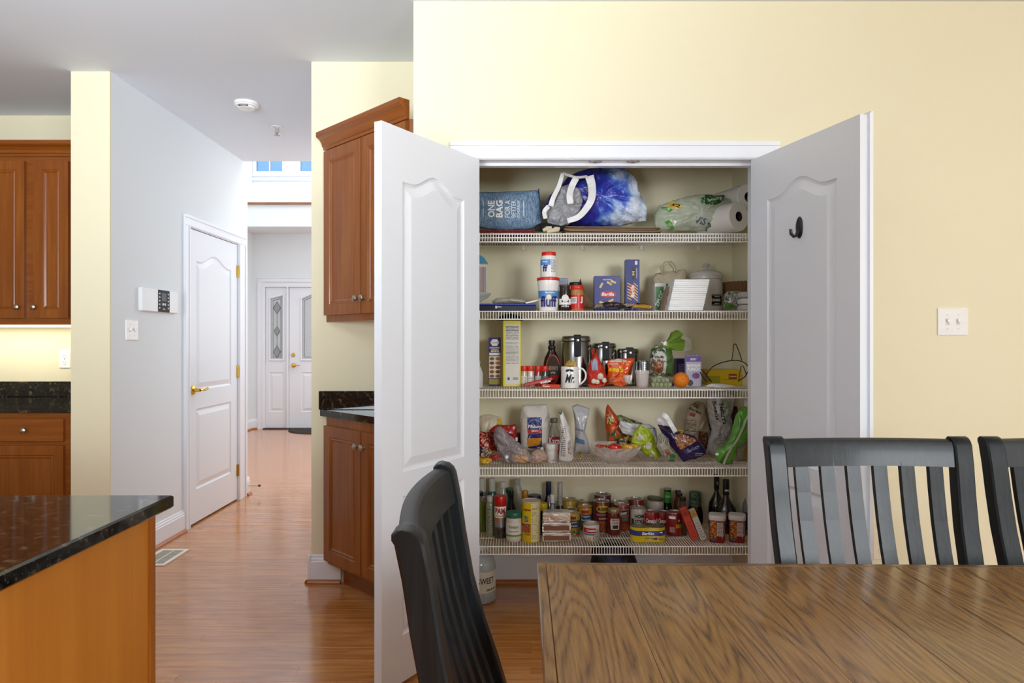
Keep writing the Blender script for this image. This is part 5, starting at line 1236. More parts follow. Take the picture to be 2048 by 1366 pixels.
# orange
t = item('orange', 'whole orange at the front edge of the middle shelf', 'fruit', 1362, 3.285, 3)
r = W(31.5, 3.285)/2
MB().lathe([(r*math.sin(a), r-r*math.cos(a)*.98) for a in [PI*i/18 for i in range(19)]], 32).build('peel', mat('e07c14', .42, bump=.35, bscale=180), t, smooth=True); MB().lathe([(.003, 0), (.003, .002), (0, .003)], 8, M=Matrix.Translation((.0, -r*.97, r*1.1)) @ Matrix.Rotation(PI/2, 4, 'X')).build('stem_scar', mat('7d5a1c', .6), t)
t = item('tea_carton', 'dark purple box behind the orange', 'box', 1364, 3.50, 3, rz=.1)
w_, h_ = .058, H(t, 717); carton(t, w_, .04, h_, mat('2c2160', .4)); lines(t, -.02, .024, h_*.35, h_*.8, 7, y=-.001, m=mat('8f8ab8', .5))
t = item('chocolate_stick', 'brown wrapped bar leaning behind the orange', 'snack', 1352, 3.42, 3)
MB().box(-.012, .012, -.008, .008, .0, .085, c=.003, M=Matrix.Rotation(-.75, 4, 'Y') @ Matrix.Translation((-.008, 0, .010))).build('wrapper', mat('5a2a20', .35), t)
t = item('drink_mix_box', 'white and purple drink mix box right of the orange', 'box', 1387, 3.37, 3, rz=-.08)
w_, h_ = W(30, 3.37), H(t, 711)
carton(t, w_, .04, h_, mat('b9b3c8', .4)); fpatch(t, 'purple_print', R4(-w_*.49, w_*.49, h_*.80, h_*.985), -.0007, mat('54308c', .35))
for i in range(4): MB().box(-w_/2+w_*i/4+.001, -w_/2+w_*(i+.7)/4, 0, .004, h_-.001, h_+.005).build('torn_tab', mat('54308c', .35), t)
txt(t, 'PUNCH', 0, h_*.56, w_*.8, h_*.12, WHT, y=-.0014, bold=.06); txt(t, 'HAWAIIAN', 0, h_*.68, w_*.85, h_*.1, WHT, y=-.0014, bold=.05); txt(t, 'BERRY', 0, h_*.88, w_*.4, h_*.07, WHT, y=-.0014)
fpatch(t, 'picture_print', ell(w_*.15, h_*.35, w_*.25, h_*.10), -.001, mat('6b4a9c', .4)); fpatch(t, 'picture_print', ell(-w_*.22, h_*.12, w_*.2, h_*.10), -.001, mat('3c3a44', .4)); fpatch(t, 'picture_print', ell(w_*.2, h_*.33, w_*.12, h_*.04), -.0016, mat('a82838', .4))
# tea box and wire
t = item('tea_box', 'wide yellow tea box at the right end of the middle shelf', 'box', 1466, 3.44, 3, rz=-.04)
w_, h_ = W(102, 3.44), H(t, 739)
carton(t, w_, .1, h_, mat('cfae14', .4)); fpatch(t, 'brand_oval', R4(-.022, .018, h_*.42, h_*.72), -.0007, mat('8c1c1c', .4)); txt(t, 'Lipton', -.002, h_*.57, .034, h_*.16, mat('e8d8a0', .4), y=-.0014, bold=.03); fpatch(t, 'green_print', R4(-w_*.49, -w_*.25, h_*.05, h_*.6), -.0007, mat('9c9418', .4)); fpatch(t, 'rule', R4(-w_*.2, w_*.49, h_*.36, h_*.39), -.001, mat('9a7a10', .4))
txt(t, 'BLACK TEA', .065, h_*.62, .05, h_*.1, mat('8c6a10', .4), y=-.001)
t = item('wire_holder', 'black bent wire holder leaning against the yellow tea box', 'wire stand', 1455, 3.31, 3)
L = lambda p, y=0: (X(p[0], 3.31)-t.location.x, y, max(.0025, Z(p[1], 3.31)-t.location.z))
BK = mat('0e0e10', .35)
MB().tube(smooth_pts([Vector(L(p, .01*math.sin(i))) for i, p in enumerate(((1424, 764), (1416, 758), (1415, 748), (1424, 735), (1440, 726), (1462, 721), (1480, 722), (1493, 728), (1498, 736), (1495, 746), (1488, 754), (1475, 762)))]), .0024, 8).build('hoop', BK, t, smooth=True)
MB().tube(smooth_pts([Vector(L(p, -.004)) for p in ((1463, 721), (1466, 700), (1467, 690), (1469, 688), (1472, 690), (1478, 705), (1483, 721))]), .0022, 8).build('hook', BK, t, smooth=True)
MB().tube([L(p, -.008) for p in ((1476, 764), (1478, 748), (1481, 733), (1484, 731), (1487, 736), (1492, 750))], .0022, 8).build('hook', BK, t, smooth=True)
MB().tube([L(p, .004) for p in ((1402, 738), (1412, 748), (1424, 764))], .0022, 8).tube([L(p, .012) for p in ((1401, 744), (1408, 756), (1417, 765))], .0022, 8).build('leg', BK, t, smooth=True)
t = item('paper_sheets', 'loose white papers sliding off the right end of the middle shelf', 'paper', 1450, 3.27, 3)
for i, (x, y, rz, c_) in enumerate(((0, 0, .3, 'd8d5ce'), (.03, .0, -.25, 'cfccc6'), (.055, .03, .1, 'c2b8a2'))):
    MB().box(-.055, .055, -.05, .05, .0015+i*.002, .003+i*.002, M=Matrix.Translation((x, y, 0)) @ Matrix.Rotation(rz, 4, 'Z')).build('sheet', mat(c_, .6), t)
bag(t, 'crumpled_sheet', [(1410, 772), (1424, 767), (1446, 768), (1466, 771), (1480, 776), (1462, 779), (1448, 780), (1430, 777)], .05, mat('dedbd6', .6), .004, n=30, seed=91)
t.children[-1].location.y = -.03
t = item('white_bottle', 'edge of a white bottle beside the left door on the middle shelf', 'bottle', 956, 3.30, 3)
vessel(t, 'bottle_body', .024, .115, [(.9, 0), (1, .03), (1, .6), (.6, .85), (.4, .9), (.4, 1)], mat('cfcdca', .3)); cap(t, 'cap', .011, .113, .13, mat('b8b6b2', .4))
# ================================================================ SHELF 4
def film_bag(name, label, cat, px, Y, k, pts, T, m, seed, wr=.006, **kw):
    t = item(name, label, cat, px, Y, k); bag(t, kw.get('part', 'bag_body'), pts, T, m, wr, seed=seed, n=kw.get('n', 56)); return t
t = film_bag('plastic_bag', 'pale plastic bag with a yellow corner on top of the red bags', 'bag', 982, 3.45, 4, [(955, 905), (955, 838), (965, 830), (978, 828), (1000, 834), (1004, 842), (1001, 856), (975, 860), (965, 905)], .10, mat('cfc4ac', .25, coat=.4, bump=.5), 31)
dpatch(t, 'yellow_print', [(994, 835), (1003, 838), (1001, 848), (996, 848)], mat('d8b01c', .3))
t = film_bag('candy_bag', 'large red candy bag with black letters behind the zip bag', 'bag', 1008, 3.42, 4, [(970, 902), (972, 852), (1000, 849), (1033, 849), (1034, 880), (1036, 902)], .08, mat('a3161a', .22, coat=.5, bump=.3), 32)
dpatch(t, 'dark_print', [(978, 862), (1000, 862), (1004, 885), (990, 898), (978, 890)], print_mat(('3c0d10', '7d1416', 'b0482c', '2a0a0c'), 50, .3)); tp(t, 's', 1033, 878, 5, 8, WHT, bold=.05)
t = item('black_box', 'black box edge with white letter beside the flour bag', 'box', 1036, 3.46, 4); carton(t, .03, .04, H(t, 866), mat('19191c', .4)); txt(t, 'S', -.004, H(t, 879), .008, .016, WHT, y=-.001)
t = film_bag('candy_bag', 'dark red printed candy bag at the far left of its shelf', 'bag', 967, 3.33, 4, [(950, 915), (950, 868), (962, 862), (975, 866), (982, 885), (986, 905), (975, 916)], .08, print_mat(('7d1217', '4a0f12', '9c2a22', 'c87a5a', '2a0c10'), 45, .25, coat=.5), 33)
WRAP = print_mat(('8c1a1c', 'c89a1c', '3a2350', '2a1a1a', 'd8c29a'), 60, .25, coat=.6)
for i, (pts, lb) in enumerate((([(953, 912), (960, 896), (972, 892), (984, 903), (980, 916), (960, 920)], 'multicoloured candy wrapper piled under the red bags'),
        ([(953, 928), (958, 918), (975, 915), (985, 920), (976, 930)], 'yellow candy wrapper at the front left edge of the fourth shelf'),
        ([(978, 920), (984, 910), (1000, 908), (1004, 914), (990, 921)], 'small red candy wrapper pointing at the zip bag'))):
    Yy = (3.28, 3.235, 3.26)[i]; xc = sum(p[0] for p in pts)/len(pts)
    film_bag('candy_wrapper', lb, 'candy', xc, Yy, 4, pts, .035, (WRAP, mat('c9a018', .25, coat=.5), mat('a31c1c', .25, coat=.5))[i], 34+i, part='wrapper', n=30)
t = film_bag('zip_bag', 'grey clear zip bag with bread crusts, leaning on the red bags', 'bag', 1025, 3.29, 4, [(987, 870), (990, 856), (998, 852), (1010, 860), (1030, 880), (1052, 897), (1065, 915), (1066, 925), (1045, 928), (1010, 926), (1000, 915), (990, 890)], .07, mat('9b9294', .15, alpha=.72, coat=.8, bump=.8, bscale=25), 37, wr=.010)
bag(t, 'bread_pieces', [(1022, 902), (1035, 893), (1050, 898), (1063, 914), (1062, 924), (1040, 926), (1022, 922)], .066, mat('c09a72', .6, bump=.5), .008, seed=38); dpatch(t, 'printed_mark', ell(X(1014, 3.29)-t.location.x, Z(913, 3.29)-t.location.z, .007, .009), WHT, px=False, n=16)
# flour
t = item('flour_bag', 'tall white paper flour bag with blue emblem label', 'flour', 1070, 3.43, 4)
bag(t, 'paper_sack', [(1042, 900), (1040, 860), (1040, 830), (1044, 812), (1052, 809), (1075, 810), (1093, 808), (1099, 825), (1101, 850), (1098, 900)], .11, mat('d3cdc6', .65, bump=.3, bscale=30), .004, seed=39, rings=(1, .98, .94, .88, .78, .65, .5, .35, .2, .1, 0))
FB = mat('28306e', .4)
dpatch(t, 'label_print', [(1054, 833), (1083, 832), (1083, 896), (1056, 896)], FB); dpatch(t, 'orange_print', [(1053, 874), (1083, 873), (1078, 888), (1056, 892)], mat('cf8a2a', .4), off=.0022)
dpatch(t, 'emblem', ell(X(1068.5, 3.43)-t.location.x, Z(851, 3.43)-t.location.z, W(14.5, 3.43), W(14.5, 3.43), 30), mat('8f9ac8', .4), px=False, off=.002); dpatch(t, 'emblem', ell(X(1068.5, 3.43)-t.location.x, Z(851, 3.43)-t.location.z, W(13.5, 3.43), W(13.5, 3.43), 30), FB, px=False, off=.0028)
dpatch(t, 'ribbon_print', [(1054, 857), (1068, 855), (1084, 857), (1081, 864), (1068, 862), (1056, 865)], mat('b8382a', .4), off=.0034)
Yf = 3.43; lx = lambda p: X(p, Yf)-t.location.x
txt(t, 'Pillsbury', lx(1068.5), Z(851, Yf)-t.location.z, W(25, Yf), W(9, Yf), WHT, y=drape(t, lx(1068), Z(851, Yf)-t.location.z, .0075), bold=.02); txt(t, 'BEST', lx(1068.5), Z(859, Yf)-t.location.z, W(12, Yf), W(3.6, Yf), WHT, y=drape(t, lx(1068), Z(859, Yf)-t.location.z, .0075), bold=.02)
t = item('salt_shaker', 'tiny black and white figurine shaker in front of the flour bag', 'shaker', 1084, 3.32, 4, dz=.03)
MB().lathe([(.011, 0), (.012, .006), (.009, .010)], 14).build('base', mat('141414', .3), t); MB().lathe([(.010, .010), (.008, .02), (.006, .028), (.009, .034), (.007, .043), (0, .046)], 14).build('figure', mat('cfcabf', .4), t, smooth=True)
for z in (.030, .038): MB().lathe([(.0022, 0), (0, .001)], 6, M=Matrix.Translation((.003, -.0088, z)) @ Matrix.Rotation(PI/2, 4, 'X')).build('spot', INK, t)
t = film_bag('food_bag', 'small clear bag with pinkish food before the flour bag', 'bag', 1078, 3.30, 4, [(1058, 926), (1062, 905), (1075, 899), (1088, 902), (1097, 912), (1092, 922), (1078, 928)], .06, mat('b59684', .2, coat=.7, bump=.8, bscale=30), 40, wr=.006)
t.location.z += 0
# corn syrup
t = item('corn_syrup_bottle', 'clear syrup bottle with a red label behind the white tub', 'bottle', 1108, 3.43, 4)
r = W(28, 3.43)/2; h = H(t, 836)
vessel(t, 'bottle_body', r, h, [(.93, 0), (1, .03), (1, .55), (.95, .62), (.8, .70), (.6, .78), (.42, .84), (.40, .88)], mat('97917a', .08, alpha=.8, coat=.8)); vessel(t, 'cap', r, h, [(.52, .88), (.54, .89), (.54, .99), (.5, 1), (0, 1)], mat('5f5a50', .35))
cpatch(t, 'label_print', r+.0006, -1.4, 1.4, h*.12, h*.56, mat('9c1a1a', .4)); txt(t, 'Karo', 0, h*.46, r*1.6, h*.18, WHT, R=r+.0012, bold=.02)
t = item('white_tub', 'small plain white tub with screw lid on the fourth shelf', 'tub', 1104, 3.34, 4)
r = W(26, 3.34)/2; h = H(t, 887)
vessel(t, 'tub_body', r*.93, h*.66, [(.95, 0), (1, .05), (1, .95), (.95, 1)], mat('d2ccc4', .4)); cap(t, 'lid', r, h*.64, h, mat('dcd7d0', .4)); lines(t, -.01, .012, h*.1, h*.2, 2, R=r*.935); txt(t, 'nn', .004, h*.12, .010, .006, INK, R=r*.935)
t = film_bag('snack_pouch', 'upright white snack pouch seen from its narrow side', 'bag', 1131, 3.27, 4, [(1117, 920), (1120, 880), (1119, 850), (1121, 832), (1117, 824), (1125, 821), (1131, 836), (1139, 855), (1145, 885), (1147, 918), (1140, 924), (1131, 925), (1119, 922)], .07, mat('d5d0cb', .3, coat=.3, bump=.4), 41, wr=.004)
dpatch(t, 'green_print', [(1117, 824), (1124, 821), (1124, 827), (1120, 829)], mat('3d6a3a', .4)); dpatch(t, 'picture_print', [(1134, 880), (1140, 878), (1143, 900), (1142, 908), (1135, 905)], print_mat(('9c5a34', 'd5d0cb', '7a3f24', 'd5d0cb'), 130, .4))
lo = MB(); lines(t, X(1121, 3.27)-t.location.x, X(1130, 3.27)-t.location.x, Z(912, 3.27)-t.location.z, Z(850, 3.27)-t.location.z, 16, dr=True, seed=8)
t = film_bag('snack_pouch', 'grey-white pouch with a blue band behind the white pouch', 'bag', 1163, 3.40, 4, [(1148, 908), (1150, 870), (1149, 840), (1144, 812), (1155, 808), (1166, 812), (1180, 818), (1174, 840), (1170, 865), (1178, 885), (1181, 908)], .07, mat('b5b5b8', .25, coat=.4, bump=.3), 42, wr=.004)
dpatch(t, 'blue_band', [(1150, 873), (1168, 879), (1168, 888), (1150, 883)], mat('54789c', .4)); dpatch(t, 'yellow_mark', [(1156, 901), (1162, 901), (1162, 910), (1156, 910)], mat('a8921c', .4)); tp(t, 'SUGAR', 1158, 858, 14, 5, mat('6a7894', .4), rot=-.2)
# bowl with snacks
t = item('glass_bowl', 'cut glass bowl holding a tomato and yellow wrappers', 'bowl', 1229.5, 3.31, 4)
R = W(104, 3.31)/2; hb = H(t, 891)
n = 48; prof = [(.30, 0), (.34, .02), (.36, .06), (.55, .22), (.78, .50), (.93, .85), (1.0, 1.0)]
vs = []
for q, (a, b) in enumerate(prof+[(p[0]*.96, p[1]+.04) for p in prof[::-1][:-2]]+[(0, .12)]):
    for j in range(n):
        rr = a*R*(1+(.05 if (j//2+q) % 2 == 0 else -.02)*(1 if b > .04 else 0)); vs.append((rr*math.cos(2*PI*j/n), rr*math.sin(2*PI*j/n), b*hb*(1+(.05 if (j % 8 == 0 and a > .9) else 0))))
rows = len(vs)//n; MB().add(vs, [(i*n+j, i*n+(j+1) % n, (i+1)*n+(j+1) % n, (i+1)*n+j) for i in range(rows-1) for j in range(n)]+[tuple(range(n))]).build('glass', mat('e6e0da', .05, alpha=.34, coat=1, bump=.5, bscale=60), t, smooth=False)
bx_, bz_ = t.location.x, t.location.z
tt = thing('tomato', 'red tomato lying in the cut glass bowl', 'tomato', (X(1229, 3.29), 3.285, Z(886, 3.29)-.046))
MB().lathe([(0, 0), (.018, .001), (.030, .010), (.034, .024), (.029, .037), (.014, .044), (0, .042)], 24).build('flesh', mat('c41d12', .2, coat=.5), tt, smooth=True)
for i, (px, Yy, c_) in enumerate(((1200, 3.32, 'a82a1c'), (1255, 3.31, 'd8a21c'), (1215, 3.35, 'c8a83c'), (1243, 3.34, 'c8921c'), (1268, 3.34, 'd4a830'))):
    film_b = item('candy_wrapper', ('red wrapper at the left in the glass bowl', 'yellow wrapper right of the tomato in the glass bowl', 'yellow wrapper behind the left of the tomato', 'gold wrapper behind the tomato', 'yellow wrapper pointing out of the bowl on the right')[i], 'candy', px, Yy, 4, dz=.04)
    a = 12; bag(film_b, 'wrapper', [(px-a, 898), (px-a*.5, 888), (px+a*.6, 887 if i == 4 else 890), (px+a*1.2, 882 if i == 4 else 891), (px+a, 899), (px, 903)], .03, mat(c_, .25, coat=.6, bump=.6), .004, n=28, seed=50+i)
# chip bags
t = film_bag('chip_bag', 'orange and green snack bag with black swirls standing behind the bowl', 'bag', 1229, 3.47, 4, [(1214, 884), (1212, 862), (1209, 840), (1212, 815), (1216, 808), (1228, 824), (1240, 840), (1250, 862), (1255, 884)], .07, mat('b8471c', .25, coat=.5, bump=.3), 44, wr=.005)
dpatch(t, 'green_print', [(1215, 862), (1230, 856), (1248, 866), (1250, 882), (1215, 882)], print_mat(('1f5a3c', '2c6a4a', 'c05a24', '1a4a30'), 40, .3)); dpatch(t, 'letter_print', [(1213, 828), (1222, 828), (1226, 840), (1220, 850), (1213, 846)], print_mat(('17130f', 'e0c8a0', 'c8a01c', '17130f'), 90, .3)); dpatch(t, 'orange_print', [(1216, 848), (1228, 845), (1232, 856), (1218, 860)], mat('d65a20', .3))
t = film_bag('chip_bag', 'dark yellow swirled snack bag behind the white and lime bags', 'bag', 1262, 3.51, 4, [(1232, 884), (1230, 832), (1242, 830), (1262, 838), (1285, 846), (1296, 860), (1290, 884)], .05, print_mat(('b08a1c', '8c8468', '4a4234', '6f8a3c', 'a8a494'), 22, .3, coat=.4), 45, wr=.005)
t = film_bag('chip_bag', 'white snack bag folded over behind the lime green bag', 'bag', 1272, 3.41, 4, [(1238, 852), (1239, 840), (1252, 844), (1275, 848), (1296, 848), (1312, 856), (1314, 880), (1300, 904), (1270, 900), (1256, 872), (1244, 866)], .05, mat('c9c9c9', .25, coat=.4, bump=.5), 46, wr=.007)
lines(t, X(1290, 3.41)-t.location.x, X(1310, 3.41)-t.location.x, Z(872, 3.41)-t.location.z, Z(854, 3.41)-t.location.z, 5, dr=True)
t = film_bag('chip_bag', 'black and yellow snack bag lying behind the glass bowl', 'bag', 1250, 3.41, 4, [(1230, 890), (1236, 878), (1252, 872), (1262, 862), (1270, 870), (1266, 888), (1258, 900), (1238, 900)], .04, print_mat(('26221a', 'a88a1c', '4a4428', '17140f'), 38, .3, coat=.4), 47, wr=.005)
t = film_bag('chip_bag', 'lime green snack bag with pale pictures leaning right of the bowl', 'bag', 1292, 3.34, 4, [(1262, 884), (1266, 868), (1280, 849), (1298, 858), (1308, 872), (1314, 890), (1323, 912), (1312, 918), (1290, 910), (1278, 896)], .05, mat('9fb01c', .25, coat=.4, bump=.4), 48, wr=.007)
for (a, b, c_, d) in ((1279, 874, 7, 5), (1296, 890, 7, 7), (1304, 908, 6, 4)): dpatch(t, 'picture_print', ell(X(a, 3.34)-t.location.x, Z(b, 3.34)-t.location.z, W(c_, 3.34), W(d, 3.34), 16, rot=.6), mat('c9c4b8', .4), px=False, n=20)
t = film_bag('snack_pouch', 'clear striped pouch with a green corner beside the lime bag', 'bag', 1331, 3.28, 4, [(1312, 893), (1318, 868), (1325, 865), (1337, 878), (1340, 895), (1352, 912), (1349, 925), (1338, 924), (1325, 910)], .05, mat('a9a294', .15, alpha=.9, coat=.7, bump=.6), 49, wr=.006)
for i in range(5): ribbon(t, 'printed_stripe', [(1319+i*4, 868+i*1.6), (1316+i*4, 884+i*1.6)], 1.1, mat('4a4542', .4), y=-.026, th=.0004)
dpatch(t, 'green_print', [(1337, 908), (1345, 905), (1352, 912), (1349, 923), (1338, 921)], mat('35602c', .3)); dpatch(t, 'picture_print', [(1326, 898), (1334, 896), (1340, 905), (1333, 912)], mat('8a5a34', .4))
t = film_bag('chip_bag', 'tan pretzel bag with dark lettering leaning behind the purple bag', 'bag', 1395, 3.47, 4, [(1362, 905), (1368, 860), (1370, 830), (1378, 810), (1392, 803), (1408, 806), (1418, 830), (1424, 852), (1420, 880), (1414, 905)], .08, mat('93836a', .35, coat=.2, bump=.4), 52, wr=.006)
tp(t, 'GG', 1390, 811, 10, 8, INK, rot=-.5, bold=.04); tp(t, 'Snyders', 1388, 821, 24, 7, INK, rot=-.45, bold=.02); dpatch(t, 'red_badge', [(1377, 824), (1388, 826), (1386, 833), (1377, 830)], mat('9c1f1c', .4)); tp(t, 'S', 1418, 853, 6, 12, INK, bold=.05)
lines(t, X(1369, 3.47)-t.location.x, X(1388, 3.47)-t.location.x, Z(862, 3.47)-t.location.z, Z(838, 3.47)-t.location.z, 7, dr=True); dpatch(t, 'picture_print', [(1392, 860), (1410, 862), (1416, 880), (1410, 898), (1394, 888)], print_mat(('4a1c14', '7d4a2c', '2c1a12', '6a2a1c'), 60, .3))
t = film_bag('chip_bag', 'purple cheese snack bag with clear window on the front of the shelf', 'bag', 1370, 3.33, 4, [(1315, 848), (1322, 850), (1335, 852), (1352, 860), (1372, 866), (1390, 872), (1400, 886), (1412, 900), (1413, 908), (1392, 918), (1366, 924), (1355, 910), (1340, 890), (1326, 870)], .06, mat('271646', .25, coat=.5, bump=.3), 53, wr=.006, n=64)
dpatch(t, 'window_print', [(1346, 872), (1358, 865), (1385, 875), (1392, 880), (1360, 898), (1352, 892)], print_mat(('b5682c', 'c8843c', '7a4426', '8a6a5a', 'd09a4c'), 55, .25, coat=.6)); tp(t, 'Cheese Curls', 1380, 898, 22, 6, mat('9c96c0', .4), rot=.45); lines(t, X(1388, 3.33)-t.location.x, X(1404, 3.33)-t.location.x, Z(912, 3.33)-t.location.z, Z(904, 3.33)-t.location.z, 2, dr=True, m=mat('8f8ab0', .5)); tp(t, 'yG', 1358, 862, 14, 8, mat('b8a022', .4), rot=-.4, bold=.03)
t = item('bag_clip', 'white plastic bag clip pinching the purple snack bag', 'clip', 1338, 3.27, 4, dz=.10)
ribbon(t, 'clip_arm', [(1324, 829), (1333, 834), (1341, 848), (1351, 864)], 9, mat('d4d0d4', .3), th=.004); ribbon(t, 'clip_arm', [(1313, 838), (1322, 842), (1330, 850)], 7, mat('c0b8c4', .3), th=.003, y=.008); MB().lathe([(.006, -.006), (.006, .006)], 12, c=(X(1333, 3.27)-t.location.x, .0, Z(842, 3.27)-t.location.z)).build('hinge_pin', mat('c9c5c8', .3), t)
t = film_bag('chip_bag', 'tall white snack bag with black script lettering and green leaves', 'bag', 1440, 3.44, 4, [(1412, 908), (1416, 880), (1422, 862), (1416, 830), (1412, 800), (1420, 785), (1450, 782), (1472, 790), (1466, 815), (1462, 835), (1464, 860), (1458, 890), (1450, 910), (1428, 912)], .09, mat('b0aeaa', .25, coat=.5, bump=.5, bscale=20), 54, wr=.009, n=64)
dpatch(t, 'leaf_print', [(1440, 790), (1458, 788), (1460, 820), (1448, 834), (1440, 820)], print_mat(('8fa080', 'a9ab9f', '6d8460', 'b0aeaa'), 60, .3)); tp(t, 'Nature\'s', 1441, 826, 40, 9, INK, rot=-1.42, bold=.02); tp(t, 'Promise', 1428, 820, 36, 8, INK, rot=-1.42, bold=.01); lines(t, X(1428, 3.44)-t.location.x, X(1444, 3.44)-t.location.x, Z(890, 3.44)-t.location.z, Z(864, 3.44)-t.location.z, 8, dr=True)
t = film_bag('snack_bag', 'dark red bag corner between the white script bag and the green bag', 'bag', 1473, 3.52, 4, [(1458, 905), (1462, 830), (1466, 812), (1480, 814), (1484, 840), (1484, 905)], .05, mat('52121c', .35), 55)
t = film_bag('snack_bag', 'pale bag with yellow snacks standing behind the green bag by the door', 'bag', 1490, 3.36, 4, [(1470, 926), (1474, 890), (1482, 850), (1495, 820), (1512, 815), (1512, 926)], .07, mat('a8a090', .25, coat=.5, alpha=.9, bump=.5), 56, wr=.006); dpatch(t, 'picture_print', [(1484, 895), (1492, 882), (1498, 885), (1496, 918), (1484, 922)], mat('9a7a1e', .4))
t = film_bag('frozen_bag', 'bright green bag with a white stripe and knotted top against the right door', 'bag', 1466, 3.26, 4, [(1429, 912), (1432, 902), (1450, 890), (1462, 872), (1466, 850), (1472, 828), (1482, 816), (1500, 812), (1508, 830), (1503, 860), (1490, 885), (1470, 900), (1465, 928), (1450, 929), (1435, 925)], .07, mat('5b9a34', .25, coat=.5, bump=.3, bscale=25), 57, wr=.007, n=64)
o = ribbon(t, 'white_stripe', [(1500, 818), (1488, 836), (1479, 856), (1467, 880), (1452, 905), (1442, 925)], 4.5, mat('d8dcd8', .35), y=-.040, th=.0006); dpatch(t, 'printed_mark', ell(X(1433, 3.26)-t.location.x, Z(908, 3.26)-t.location.z, .0075, .0065), WHT, px=False, n=16)
bag(t, 'knotted_top', [(1488, 812), (1487, 800), (1495, 795), (1508, 796), (1508, 818), (1496, 818)], .04, mat('b9b7b4', .3, coat=.4), .004, n=24, seed=58)

# ================================================================ SHELF 5
def cyl(name, label, cat, px, wpx, yt, yb, k=5, **kw):
    """a round thing standing on shelf k: its front foot is seen at yb"""
    Yf = Yb(yb, k); Yc = Yf; r = 0
    for _ in range(6): r = W(wpx, Yc)/2; Yc = min(Yf+r, 3.583-r)
    t = item(name, label, cat, px, Yc, k, **kw); return t, r, Z(yt, Yc-r*.7)-t.location.z
CL2 = mat('c4c6bb', .06, alpha=.5, coat=.9)
BOT = [(.92, 0), (1, .03), (1, .55), (.92, .66), (.6, .80), (.40, .88), (.38, .9)]
def bottle(t, r, h, m, capm, prof=None, capz=.9, capr=.42, cn='cap', lab=None):
    vessel(t, 'bottle_body', r, h, prof or BOT, m); cap(t, cn, r*capr, h*capz, h, capm)
    if lab: cpatch(t, 'label_print', r+.0006, -1.5, 1.5, h*lab[0], h*lab[1], lab[2])
t, r, h = cyl('spray_bottle', 'pale bottle top at the far left back behind the green bottle', 'bottle', 963, 22, 958, 1052); bottle(t, r, h, mat('6d7a70', .2), mat('c2bfb6', .35), capz=.72, capr=.6, prof=[(.95, 0), (1, .05), (1, .5), (.7, .65), (.6, .72)])
t, r, h = cyl('spray_bottle', 'dark teal bottle with tall white spray cap at the back left', 'bottle', 984, 20, 958, 1050); bottle(t, r, h, mat('3d4f4c', .2, coat=.5), mat('c9c6bd', .35), capz=.73, capr=.66, prof=[(.95, 0), (1, .05), (1, .62), (.85, .70), (.7, .73)])
t, r, h = cyl('vinegar_bottle', 'clear bottle with white cap behind the red-capped spray can', 'bottle', 1006, 22, 965, 1057); bottle(t, r, h, CL2, mat('cfcbc3', .35), capz=.88, capr=.52, prof=[(.92, 0), (1, .03), (1, .55), (.9, .7), (.5, .82), (.46, .88)])
t, r, h = cyl('water_bottle', 'large ribbed clear bottle with pale cap at the back', 'bottle', 1034.5, 28, 960, 1056)
vessel(t, 'bottle_body', r, h, [(.9, 0), (1, .03)]+[(1-.035*(i % 2), .06+.03*i) for i in range(18)]+[(.9, .66), (.6, .82), (.42, .88)], mat('b5b3a4', .06, alpha=.6, coat=.9)); cap(t, 'cap', r*.45, h*.88, h, mat('a9aaa8', .35))
t, r, h = cyl('teal_can', 'teal container top between the clear bottles', 'container', 1019.5, 15, 977, 1046); bottle(t, r, h, mat('2b5f4c', .4), mat('2f6b55', .4), capz=.94, capr=.98, prof=[(.95, 0), (1, .03), (1, .94)])
t, r, h = cyl('oil_bottle', 'olive green bottle with pale neck beside the left door', 'bottle', 967.5, 18, 995, 1063); bottle(t, r, h, mat('6c7a24', .15, coat=.6), mat('a8a396', .35), capz=.86, capr=.55, prof=[(.92, 0), (1, .03), (1, .75), (.8, .84), (.5, .87)])
t, r, h = cyl('dressing_bottle', 'small dark capped bottle with a red mark behind the green oil bottle', 'bottle', 959, 16, 984, 1056); bottle(t, r, h, mat('2a2c2c', .2), mat('151515', .3), capz=.9, capr=.9, prof=[(.95, 0), (1, .03), (1, .88), (.9, .9)], lab=(.6, .85, mat('c8c0b8', .4)))
t, r, h = cyl('spray_oil_bottle', 'slim grey-green bottle with white cap beside the spray can', 'bottle', 980.5, 17, 993, 1072); bottle(t, r, h, mat('8b8d74', .2, coat=.5), mat('c2bdb2', .35), capz=.86, capr=.82, prof=[(.92, 0), (1, .03), (1, .78), (.8, .84), (.7, .86)])
lines(t, -r*.7, r*.7, h*.15, h*.7, 12, R=r+.0008)
# spray can
t, r, h = cyl('spray_can', 'cooking spray can with a tall red cap', 'can', 1000.5, 24, 993, 1077)
vessel(t, 'can_body', r*.97, h*.77, [(.98, 0), (1, .02), (1, .98), (.95, 1)], mat('9c9da0', .25, .6)); cap(t, 'cap', r, h*.765, h, mat('b8180f', .3), ridged=False)
cpatch(t, 'label_print', r*.97+.0006, -1.5, 1.5, h*.50, h*.76, WHT); txt(t, 'PAM', -.001, h*.66, r*1.75, h*.14, mat('a8201c', .4), R=r*.97+.0012, bold=.04); cpatch(t, 'orange_print', r*.97+.0009, -1.0, 1.0, h*.53, h*.555, mat('d06a22', .4)); cpatch(t, 'orange_print', r*.97+.0009, -1.4, -.4, h*.38, h*.48, mat('c8641e', .4)); cpatch(t, 'grill_print', r*.97+.0007, -1.4, 1.4, h*.02, h*.27, print_mat(('2a2622', '4a3a30', '1a1816', '5a4438'), 80, .35))
